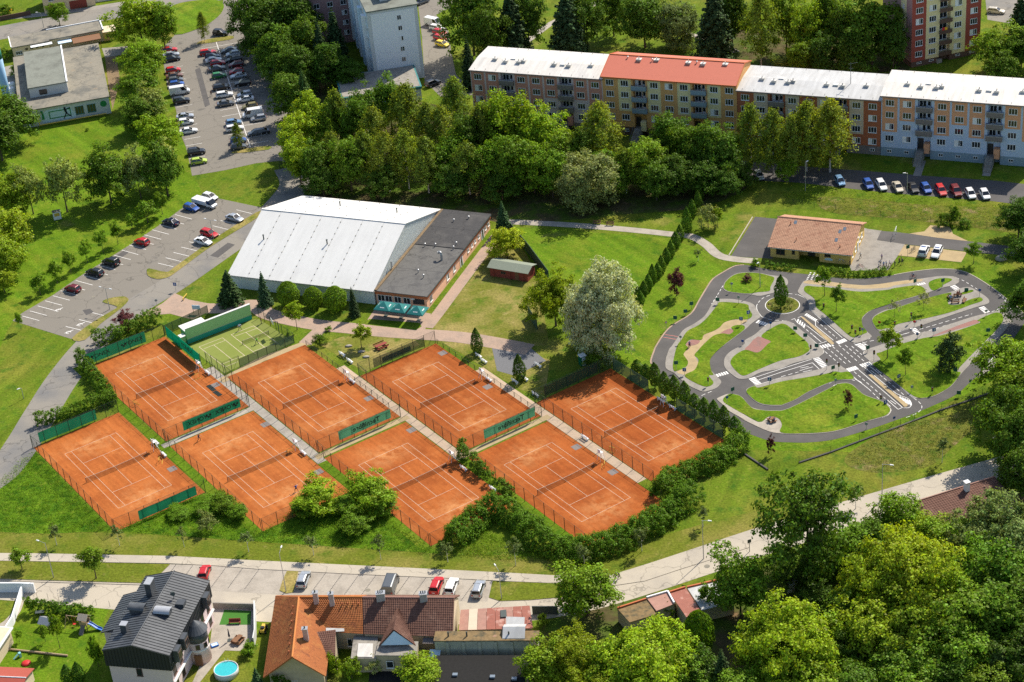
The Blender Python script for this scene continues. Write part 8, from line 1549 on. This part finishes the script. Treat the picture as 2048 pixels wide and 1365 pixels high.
tufts('tall_grass',['p',(880,1108),(960,1060),(1060,1100),(1200,1110),(1220,1125),(1000,1120)],8000,.4, tint=(1.1,1.1,1))
tufts('weeds',['p',(1690,915),(1800,850),(1900,830),(1955,800),(1970,830),(1900,900),(1850,935),(1740,945)],9000,.35,'leaf_grey',(1.0,.95,.7))
tufts('rough_grass',['p',(1540,385),(1711,382),(1898,400),(2050,415),(2050,465),(1940,455),(1800,438),(1660,425)],12000,.35, tint=(1.4,1.2,1))

# ================================================================== STREET FURNITURE, COURT FURNITURE
def lamp(zone, bx, by, ty, label, arm=1.2, double=False, az=None):
    x, y = pp(zone, bx, by); _, t2 = pp(zone, bx, ty); h = height_at(x, y, t2); g = G(x, y); t = empty('street_lamp',(g.x, g.y, 0), random.uniform(0,6) if az is None else az, label, 'street lamp','street lamps')
    MB().tube((0,0,0),(0,0, h * .35),.09,.085, n=8).tube((0,0, h * .35),(0,0, h),.07,.05, n=8).build('pole','steel', t)
    for s in ((1,-1) if double else (1,)):
        MB().tube((0,0, h - .05),(s * arm, 0, h + .12),.035, n=5).build('arm','steel', t); MB().add([(s * arm, -.13, h + .06),(s * (arm + .65),-.1, h + .1),(s * (arm + .65),.1, h + .1),(s * arm, .13, h + .06),(s * arm, -.1, h + .2),(s * (arm + .6),-.06, h + .2),(s * (arm + .6),.06, h + .2),(s * arm, .1, h + .2)],[(0,3,2,1),(4,5,6,7),(0,1,5,4),(1,2,6,5),(2,3,7,6),(3,0,4,7)]).build('lantern','plastic_white', t)
    return t
AZ = math.atan2
lamp('a5',878,1112,945,'double armed lamp on the lower verge of the left lot',1.1, True, R(-30)); lamp('a5',1708,552,398,'double armed lamp on the upper verge of the left lot',1.1, True, R(-30))
lamp('b5',430,530,250,'tall curved street lamp on the left street island',1.3, az=R(150)); lamp('b6',241,642,330,'street lamp on the little island in the bottom bays',1.3, az=R(80)); lamp('b6',1966,700,470,'street lamp at the right end of the bottom bays',1.3, az=R(110)); lamp('b7',1533,380,70,'street lamp on the bottom pavement bend',1.0, az=R(-20)); lamp('b4',910,1268,985,'street lamp on the lower slope by the road',1.3, az=R(-25)); lamp('Z1',1735,442,40,'slim lamp on the upper left lawn island',.3); lamp('a8',1113,182,25,'lamp among the cars of the upper street row',.4); lamp('a1',350,222,105,'street lamp at the top left street',1.0, az=R(160)); lamp('b1',190,462,380,'short lamp on the left verge by the road',.3); lamp('b4',1795,840,775,'thin lamp in the shade at the right edge',.3); lamp('a8',300,165,-60,'lamp behind the birches by the upper street',.4)
BEN = None
def bench(zone, x, y, label, rz=None, m='plastic_white', group='white court benches', name='bench'):
    g = G(*pp(zone, x, y)); t = empty(name, (g.x, g.y, 0), TH + R(90) if rz is None else rz, label, 'bench', group)
    for k in range(3): MB().box(-.9,.9,-.25 + k * .17,-.11 + k * .17,.42,.46).build('seat_slat', m, t)
    for k in range(2): MB().box(-.9,.9,.24,.28,.56 + k * .2,.70 + k * .2).build('back_slat', m, t)
    for s in (-.7,.7): MB().box(s - .05, s + .05,-.22,.26,0,.42).box(s - .04, s + .04,.20,.24,.42,.95).build('leg', m if m == 'plastic_white' else 'steel_dark', t)
    return t
def umpire(zone, x, y, label, m='plastic_white'):
    g = G(*pp(zone, x, y)); t = empty('umpire_chair',(g.x, g.y, .05), TH + R(90), label, 'umpire chair','umpire chairs')
    for sx in (-.4,.4):
        for sy in (-.5,.5): MB().tube((sx * 1.25, sy * 1.2,0),(sx * .8, sy * .5,1.75),.04, n=5).build('leg', m, t)
    MB().box(-.4,.4,-.3,.35,1.75,1.83).build('seat', m, t); MB().box(-.4,.4,.32,.38,1.83,2.5).build('backrest', m, t)
    for s in (-.42,.42): MB().box(s - .03, s + .03,-.3,.32,2.05,2.1).build('armrest', m, t)
    for k in range(4): MB().tube((-.42,-.55 + k * .08,.35 * (k + 1)),(.42,-.55 + k * .08,.35 * (k + 1)),.03, n=4).build('rung', m, t)
    return t
for a in [('b1',1240,870,'white umpire chair right of the lower left court net'),('b2',735,312,'white umpire chair beside the second upper court net'),('b2',1810,300,'white umpire chair beside the third upper court net'),('b2',325,865,'white umpire chair on the walk beside the worn court'),('b2',1570,960,'white umpire chair at the corner of the hedge blocks'),('b3',712,955,'white umpire chair beside the lowest right court net'),('b3',1215,515,'white umpire chair under the columnar trees'),('b1',1595,235,'white umpire chair next to the hard court banner')]: umpire(*a)
for a in [('b1',1310,918,'white bench right of the lower left court net'),('b1',1250,822,'white bench on the grass strip above the lower left umpire chair'),('b1',1660,265,'white bench at the upper left court by the walk'),('b2',770,332,'white bench beside the second upper court net'),('b2',1860,318,'white bench beside the third upper court net'),('b2',690,118,'left one of two white benches on the picnic lawn'),('b2',752,172,'right one of two white benches on the picnic lawn'),('b2',1780,130,'upper white bench beside the dark thuja on the walk'),('b2',1822,172,'lower white bench beside the dark thuja on the walk'),('b2',380,905,'white bench on the walk beside the worn court'),('b2',1660,1030,'white bench in front of the clipped hedge blocks'),('b2',1895,1195,'small white seat below the clipped hedge ball'),('b3',25,335,'white bench left of the thuja by the asphalt pad'),('b3',105,312,'white bench right of the thuja by the asphalt pad'),('b3',190,440,'white bench at the top corner of the right hand court'),('b3',585,785,'white bench on the pink walk beside the right hand net'),('b3',1190,485,'white bench left of the umpire chair under columnar trees'),('b3',1285,545,'white bench right of the umpire chair under columnar trees'),('b3',210,205,'white bench on the asphalt pad')]: bench(*a)
bench('a7',680,432,'left dark bench on the park path', R(-12),'wood','dark park benches'); bench('a7',785,442,'right dark bench on the park path', R(-12),'wood','dark park benches')
for i, (x, y) in enumerate(((965,690),(1110,665),(1000,580),(880,620))): bench('Z3', x, y, 'dark wooden bench on the paved bench island, %s' % ['nearest the camera','at the right','at the back','at the left'][i],[R(0), R(60), R(180), R(-70)][i],'wood','benches of the traffic park')
t = empty('picnic_table', G(*pp('b2',1000,55)), TH, 'reddish brown picnic table with benches on the lawn','table'); MB().box(-1.3,1.3,-.45,.45,.72,.79).build('top','wood_red', t)
for s in (-.85,.85): MB().box(-1.3,1.3, s - .16, s + .16,.43,.48).build('bench_seat','wood_red', t); MB().box(-1.3,1.3, s * 1.22 - .02, s * 1.22 + .02,.6,.85).build('bench_back','wood_red', t)
for s in (-.9,.9): MB().box(s - .05, s + .05,-.9,.9,0,.43).box(s - .05, s + .05,-.1,.1,.43,.72).build('trestle','wood_red', t)
t = empty('picnic_table', G(*pp('Z7',500,500)), R(20),'small dark picnic table where two people sit','table'); MB().box(-.7,.7,-.4,.4,.72,.78).build('top','wood', t)
for s in (-.7,.7): MB().box(-.7,.7, s - .14, s + .14,.42,.46).build('bench_seat','wood', t)
for s in (-.5,.5): MB().box(s - .04, s + .04,-.7,.7,0,.42).box(s - .04, s + .04,-.1,.1,.42,.72).build('trestle','wood', t)
for i, (z, x, y) in enumerate((('b1',1575,295),('b1',1275,970),('b1',1085,515),('b2',275,890),('b3',740,1000),('b3',800,880))):   # yellow court brush racks
    t = empty('court_drag_rack', G(*pp(z, x, y),.05), TH + i, 'yellow tubular court tool rack, %s' % ['by the upper left court net','by the lower left umpire chair','at the left post of the upper left net','on the worn court by the net','below the lowest right umpire chair','on the grass strip of the right hand court'][i],'tool rack','yellow tool racks')
    MB().tube((-.6,0,0),(-.6,0,.9),.04, n=5).tube((-.6,0,.9),(.6,0,.9),.04, n=5).tube((.6,0,.9),(.6,0,0),.04, n=5).build('hoop','yellow_pipe', t); MB().tube((-.8,-.5,.02),(.8,-.5,.05),.04, n=5).tube((0,-.5,.05),(0,.4,.9),.03, n=5).build('drag_bar','yellow_pipe', t)
for i, (z, x, y) in enumerate((('b1',1720,355),('b1',1375,1025),('b2',900,462),('b2',75,670),('b2',500,1048),('b2',1240,715),('b3',515,850),('b3',805,1050),('b2',1490,100),('b2',1850,370))):
    g = G(*pp(z, x, y)); o = MB().box(-.8,.8,-.8,.8,.03,.062).build('drain_cover','grey_plinth'); o.location = (g.x, g.y, 0); o.rotation_euler = (0,0, TH); setp(o, 'grey concrete cover set in the clay, %s' % ['beside the upper left net','beside the lower left net','beside the second upper net','beside the worn court net','below the worn court umpire chair','at the far right corner above the grey van','at the far right of the hedged court','below the lowest right umpire chair','at the far corner below the picnic lawn','beside the third upper net'][i],'cover','drain covers on the courts')
for i, (x0, y0, x1, y1) in enumerate(((1662,358,1712,400),(1712,405,1762,440))):
    p, q = G(*pp('b1', x0, y0)), G(*pp('b1', x1, y1)); o = MB().obox(p, q, .9,.05,.1).build('court_mat','print_black'); setp(o, '%s of two black mats on the upper left court' % ['upper','lower'][i],'mat','black court mats')
t = empty('basketball_hoop', G(*pp('Z8',1528,690)), R(200),'white basketball backboard on a dark post beside the hard court','basketball hoop'); MB().tube((0,0,0),(0,0,2.9),.08).tube((0,0,2.9),(1.1,0,3.2),.06).build('post','steel_dark', t); MB().box(1.1,1.15,-.8,.8,2.8,3.8).build('backboard','plastic_white', t); b = MB()
for k in range(12): a0, a1 = 2 * math.pi * k / 12,2 * math.pi * (k + 1) / 12; b.tube((1.45 + .23 * math.cos(a0),.23 * math.sin(a0),3.0),(1.45 + .23 * math.cos(a1),.23 * math.sin(a1),3.0),.02, n=4)
b.build('ring','sign_red', t)
t = empty('utility_box', G(*pp('a5',462,388)), R(15),'white utility box with yellow panel under the airy tree','utility box'); MB().box(-.9,.9,-.5,.5,0,2.0).build('body','plastic_white', t); MB().box(-.6,.6,-.53,-.5,.9,1.7).build('panel','yellow_pipe', t); MB().box(-1,1,-.6,.6,2.0,2.1).build('lid','grey_felt', t)
t = empty('information_board', G(*pp('Z8',475,430)), R(-15),'blue information board on posts by the hall path','board'); MB().box(-.9,.9,-.05,.05,1.0,2.0).build('panel','mural_blue', t)
for s in (-.8,.8): MB().tube((s, .08,0),(s, .08,2.1),.05).build('post','wood', t)
fence('green screened fence behind the practice wall store', Q('Z8',(60,700),(280,600),(620,440)), h=2.2, gap=2.5, mesh='screen_mesh', brace=False)
t = MB().obox(G(*pp('Z8',295,270)), G(*pp('Z8',350,205)),.18,.5,.62).obox(G(*pp('Z8',300,268)), G(*pp('Z8',305,262)),.1,0,.5).obox(G(*pp('Z8',340,214)), G(*pp('Z8',345,208)),.1,0,.5).build('barrier','yellow_pipe'); setp(t, 'short yellow barrier by the hall lawn','barrier')
t = empty('portable_toilet', G(*pp('b3',565,190)), R(25),'green and white cabin in the shade of the willow','cabin'); MB().box(-.6,.6,-.6,.6,0,2.1).build('body','screen_green', t); MB().box(-.65,.65,-.65,.65,2.1,2.3).build('roof','plastic_white', t); MB().box(-.4,.4,-.63,-.6,.1,1.9).build('door','plastic_white', t)
t = empty('football_goal', G(*pp('a8',1020,530)), R(70),'small white goal frame on the paved corner','goal'); MB().tube((-1.2,0,0),(-1.2,0,1.9),.05).tube((1.2,0,0),(1.2,0,1.9),.05).tube((-1.2,0,1.9),(1.2,0,1.9),.05).build('frame','plastic_white', t); MB().tube((-1.2,0,1.8),(-1.2,.9,0),.03).tube((1.2,0,1.8),(1.2,.9,0),.03).build('stay','plastic_white', t)
b = MB(); b.lathe([(.9,-.1),(1.1,.25),(.8,.75),(.35,1.05),(.05,1.1)],(0,0,0),9); o = b.build('boulder','rock', None, True); g = G(*pp('a8',1865,715)); o.location = (g.x, g.y, 0); o.scale = (1.2,.9,1); setp(o, 'pale grey boulder on the shaded lawn at the right','rock')
for i, (x, y) in enumerate(((740,45),(880,132),(842,90))): o = MB().lathe([(.3,0),(.5,.12),(.3,.3),(.05,.34)],(0,0,0),8).build('stone','rock', None, True); g = G(*pp('b2', x, y)); o.location = (g.x, g.y, 0); o.scale = (1.6,1,1); setp(o, 'pale flat stone on the picnic lawn, %s' % ['by the sapling shade','nearest the court screen','between the benches and table'][i],'stone','stones on the picnic lawn')
for z, x, y, rr in (('b7',1560,437,.5),('b6',895,628,.45),('b7',845,700,.4),('a5',1485,528,.35),('a5',745,1012,.35)):
    g = G(*pp(z, x, y)); o = MB().tube((g.x, g.y, .02),(g.x, g.y, .034), rr, n=16).build('manhole_cover','grey_felt'); o['kind'] = 'structure'
t = empty('road_sign', G(*pp('b7',1900,320)), R(20),'dark road sign on a thick post by the bottom street','road sign'); MB().tube((0,0,0),(0,0,2.6),.06).build('post','steel_dark', t); MB().box(-.35,.35,-.05,-.02,1.9,2.6).build('plate','steel_dark', t)

# ================================================================== PEOPLE AND BICYCLES
def person_mesh(joints, edges, heads):
    """skin grown over a jointed skeleton; each joint: (x, y, z, radius, region)"""
    me = bpy.data.meshes.new('skeleton'); me.from_pydata([j[:3] for j in joints], edges, []); o = bpy.data.objects.new('skeleton', me); COL.objects.link(o)
    o.modifiers.new('skin','SKIN'); sv = me.skin_vertices[0].data
    for v, j in zip(sv, joints): v.radius = (j[3], j[3])
    sv[0].use_root = True; s = o.modifiers.new('sub','SUBSURF'); s.levels = 1; s.render_levels = 1
    dg = bpy.context.evaluated_depsgraph_get(); m2 = bpy.data.meshes.new_from_object(o.evaluated_get(dg)); bpy.data.objects.remove(o)
    m2.name = 'person'; m2.materials.clear()
    for k in ('cloth','cloth_dark','skin','hair_dark'): m2.materials.append(MAT[k])
    J = np.array([j[:3] for j in joints]); reg = [j[4] for j in joints]
    for p in m2.polygons:
        k = int(np.argmin(((J - np.array(p.center)) ** 2).sum(1))); p.material_index = reg[k]; p.use_smooth = True
    return m2
def body(pelvis, chest, head, arms, legs, s=1.0):
    """arms: (elbow, hand) per side; legs: (knee, ankle, toe) per side"""
    P = Vector(pelvis); C = Vector(chest); Hd = Vector(head); J = []; E = []
    def add(v, r, g, par):
        J.append((*(Vector(v) * s), r * s, g)); k = len(J) - 1
        if par is not None: E.append((par, k))
        return k
    p = add(P, .15,1, None); w = add(P.lerp(C, .45),.135,0, p); c_ = add(C, .15,0, w); n_ = add(C + (Hd - C) * .42,.06,2, c_); h1 = add(Hd - (Hd - C).normalized() * .06,.09,2, n_); add(Hd + (Hd - C).normalized() * .07,.085,3, h1)
    for i, (e, hnd) in enumerate(arms):
        sd = 1 if i == 0 else -1; sh = C + Vector((0, sd * .19,.04)); k = add(sh, .065,0, c_); k = add(sh.lerp(Vector(e),.55),.052,0, k); k = add(e, .045,2, k); k = add(Vector(e).lerp(Vector(hnd),.85),.034,2, k); f = (Vector(hnd) - Vector(e)).normalized()
        pl = add(hnd, .036,2, k)
        for q in range(4): fk = add(Vector(hnd) + f * .05 + Vector((0,(q - 1.5) * .022,0)),.011,2, pl); add(Vector(hnd) + f * (.10 if q in (1,2) else .085) + Vector((0,(q - 1.5) * .024,-.012)),.009,2, fk)
        add(Vector(hnd) + f * .03 + Vector((.03,0,.035)),.011,2, pl)
    for i, (kn, an, to) in enumerate(legs):
        sd = 1 if i == 0 else -1; hp = P + Vector((0, sd * .10,-.05)); k = add(hp, .098,1, p); k = add(hp.lerp(Vector(kn),.5),.085,1, k); k = add(kn, .062,1, k); k = add(Vector(kn).lerp(Vector(an),.4),.058,1, k); k = add(an, .04,1, k); add(to, .035,3, k)
    return person_mesh(J, E, None)
STAND = body((0,0,.95),(0,0,1.36),(.02,0,1.64),[((.02,.27,1.12),(.08,.28,.86)),((.02,-.27,1.12),(.10,-.26,.87))],[((.03,.11,.50),(0,.11,.08),(.16,.12,.035)),((.01,-.11,.50),(-.02,-.11,.08),(.14,-.12,.035))])
WALK = body((0,0,.93),(.04,0,1.34),(.08,0,1.62),[((-.10,.26,1.10),(-.06,.27,.86)),((.16,-.26,1.10),(.34,-.24,.96))],[((.22,.10,.52),(.24,.10,.08),(.40,.11,.04)),((-.06,-.10,.50),(-.34,-.10,.16),(-.24,-.11,.04))])
PLAY = body((0,0,.88),(.08,0,1.28),(.14,0,1.56),[((.22,.34,1.16),(.48,.40,1.06)),((.18,-.38,1.22),(.46,-.55,1.28))],[((.22,.20,.48),(.10,.28,.08),(.26,.30,.04)),((.12,-.22,.46),(-.20,-.30,.08),(-.05,-.32,.04))])
SIT = body((0,0,.52),(.03,0,.95),(.07,0,1.23),[((.12,.25,.76),(.36,.18,.68)),((.12,-.25,.76),(.36,-.18,.68))],[((.44,.12,.50),(.42,.12,.08),(.57,.13,.04)),((.44,-.12,.50),(.46,-.12,.08),(.61,-.13,.04))])
RIDE = body((-.18,0,.88),(.06,0,1.24),(.16,0,1.50),[((.26,.24,1.02),(.46,.22,.96)),((.26,-.24,1.02),(.46,-.22,.96))],[((.20,.11,.66),(.08,.11,.30),(.22,.12,.26)),((.14,-.11,.56),(.02,-.11,.16),(.16,-.12,.12))])
POSE = {'stand': STAND, 'walk': WALK, 'play': PLAY, 'sit': SIT, 'ride': RIDE}
def person(zone, x, y, pose, shirt, label, rz=None, s=1.0, group=None, z=.03):
    g = G(*pp(zone, x, y)); o = link('person', POSE[pose]); o.location = (g.x, g.y, z); o.rotation_euler = (0,0, random.uniform(0,6.28) if rz is None else rz); o.scale = (s, s, s); o.color = (*shirt, 1); setp(o, label, 'person', group); return o
def racket(par_label, zone, x, y, rz, z=.05):
    g = G(*pp(zone, x, y)); t = empty('tennis_racket',(g.x + .48 * math.cos(rz) + .55 * math.sin(rz), g.y + .48 * math.sin(rz) - .55 * math.cos(rz), z + 1.29), rz, par_label, 'racket'); b = MB()
    for k in range(14): a0, a1 = 2 * math.pi * k / 14,2 * math.pi * (k + 1) / 14; b.tube((.02,-.42 + .17 * math.cos(a0),.14 + .13 * math.sin(a0)),(.02,-.42 + .17 * math.cos(a1),.14 + .13 * math.sin(a1)),.012, n=4)
    b.build('frame','print_black', t); MB().tube((0,.04,-.02),(.02,-.27,.07),.016, n=5).build('grip','print_black', t); return t
person('Z8',1025,645,'play',(.55,.65,.80),'player in pale blue shirt by the practice wall', R(-60)); racket('racket of the player in pale blue','Z8',1025,645, R(-60))
person('Z8',1245,825,'play',(.25,.75,.05),'player in bright green shirt on the hard court', R(110)); racket('racket of the player in bright green','Z8',1245,825, R(110))
person('b1',1590,800,'play',(.04,.05,.09),'player in dark clothes on the worn clay court', R(-40)); racket('racket of the player in dark clothes','b1',1590,800, R(-40))
person('b2',325,1208,'play',(.05,.13,.45),'player in blue shirt near the bushes on the worn court', R(120)); racket('racket of the player in blue','b2',325,1208, R(120))
person('b7',840,535,'walk',(.75,.72,.68),'person in light top walking on the bottom pavement', R(190)); person('b7',858,540,'walk',(.06,.05,.06),'person in dark top walking on the bottom pavement', R(190))
person('b6',1035,655,'stand',(.55,.42,.36),'person in beige top behind the grey van', R(100)); person('b6',1046,668,'stand',(.05,.05,.07),'person in dark top behind the grey van', R(100)); person('a1',1692,772,'walk',(.04,.04,.05),'person in black walking across the upper car park', R(-70))
person('Z8',1300,565,'stand',(.30,.05,.05),'person in dark red sitting out beside the hard court fence', R(200))
person('Z7',470,500,'sit',(.18,.17,.35),'left one of two people at the small picnic table', R(-20)); person('Z7',545,515,'sit',(.10,.10,.30),'right one of two people at the small picnic table', R(170))
for i, (x, y, c_, w) in enumerate([(870,625,(.75,.75,.78),'in white top, left of the group'),(895,640,(.20,.40,.60),'in blue top beside the white top'),(1035,560,(.08,.06,.06),'in dark top at the back bench'),(1000,575,(.35,.10,.08),'in red brown top at the back bench')]): person('Z3', x, y, 'sit', c_, 'person sitting on the bench island ' + w, R(90 * i), group='people on the bench island')
kids = [(900,760,(.75,.75,.75)),(925,775,(.15,.35,.70)),(945,770,(.8,.8,.8)),(975,765,(.45,.35,.60)),(1015,770,(.06,.06,.07)),(1050,745,(.25,.08,.06)),(1075,750,(.05,.05,.06)),(1065,720,(.5,.4,.2)),(910,715,(.35,.25,.45)),(740,705,(.75,.78,.8)),(655,770,(.03,.03,.03))]
for i, (x, y, c_) in enumerate(kids): person('a8', x, y, 'stand' if i % 3 else 'walk', c_, 'person in the group with bicycles by the school, %s from the left' % ORD[sorted(k[0] for k in kids).index(x)], s=.82 if i < 9 else .95, group='people by the traffic school')
def bicycle(g, rz, label, frame_m, group=None):
    t = empty('bicycle',(g.x, g.y, .035), rz, label, 'bicycle', group)
    for x in (-.5,.5):
        b = MB()
        for k in range(14): a0, a1 = 2 * math.pi * k / 14,2 * math.pi * (k + 1) / 14; b.tube((x + .31 * math.cos(a0),0,.33 + .31 * math.sin(a0)),(x + .31 * math.cos(a1),0,.33 + .31 * math.sin(a1)),.022, n=4)
        for k in range(3): a0 = math.pi * k / 3; b.tube((x - .3 * math.cos(a0),0,.33 - .3 * math.sin(a0)),(x + .3 * math.cos(a0),0,.33 + .3 * math.sin(a0)),.006, n=3)
        b.build('wheel','tyre', t)
    b = MB()
    for p, q in (((-.5,0,.33),(-.05,0,.30)),((-.05,0,.30),(-.2,0,.82)),((-.2,0,.75),(.32,0,.78)),((-.05,0,.30),(.34,0,.70)),((.5,0,.33),(.30,0,.95)),((-.5,0,.33),(-.2,0,.75))): b.tube(p, q, .022, n=5)
    b.build('frame', frame_m, t); MB().tube((.30,-.25,.97),(.30,.25,.97),.018, n=5).build('handlebar','steel_dark', t); MB().box(-.32,-.08,-.07,.07,.82,.88).build('saddle','car_trim', t); return t
fm = ['sign_blue','sign_red','steel','print_black','yellow_pipe']
for i, (x, y) in enumerate([(885,778),(905,790),(935,785),(965,780),(985,772),(715,785),(745,782),(1155,655),(1165,640)]): bicycle(G(*pp('a8', x, y)), random.uniform(0,3),'bicycle on the school plaza, %s from the left' % ORD[[715,745,885,905,935,965,985,1155,1165].index(x)], fm[i % 5],'bicycles by the school')
for z, x, y, c_, l_, rz in (('Z3',298,290,(.10,.18,.30),'child in blue riding on the upper ring road', R(190)),('Z6',1478,110,(.75,.35,.40),'child in pink riding on the right ring road', R(-140)),('Z4',622,50,(.20,.12,.35),'child in violet on the sand path', R(60))):
    g = G(*pp(z, x, y)); zz = .12 if z == 'Z4' else .035; bicycle(g, rz, 'bicycle under the ' + l_, 'sign_red').location.z = zz; o = person(z, x, y, 'ride', c_, l_, rz, .92, z=zz)
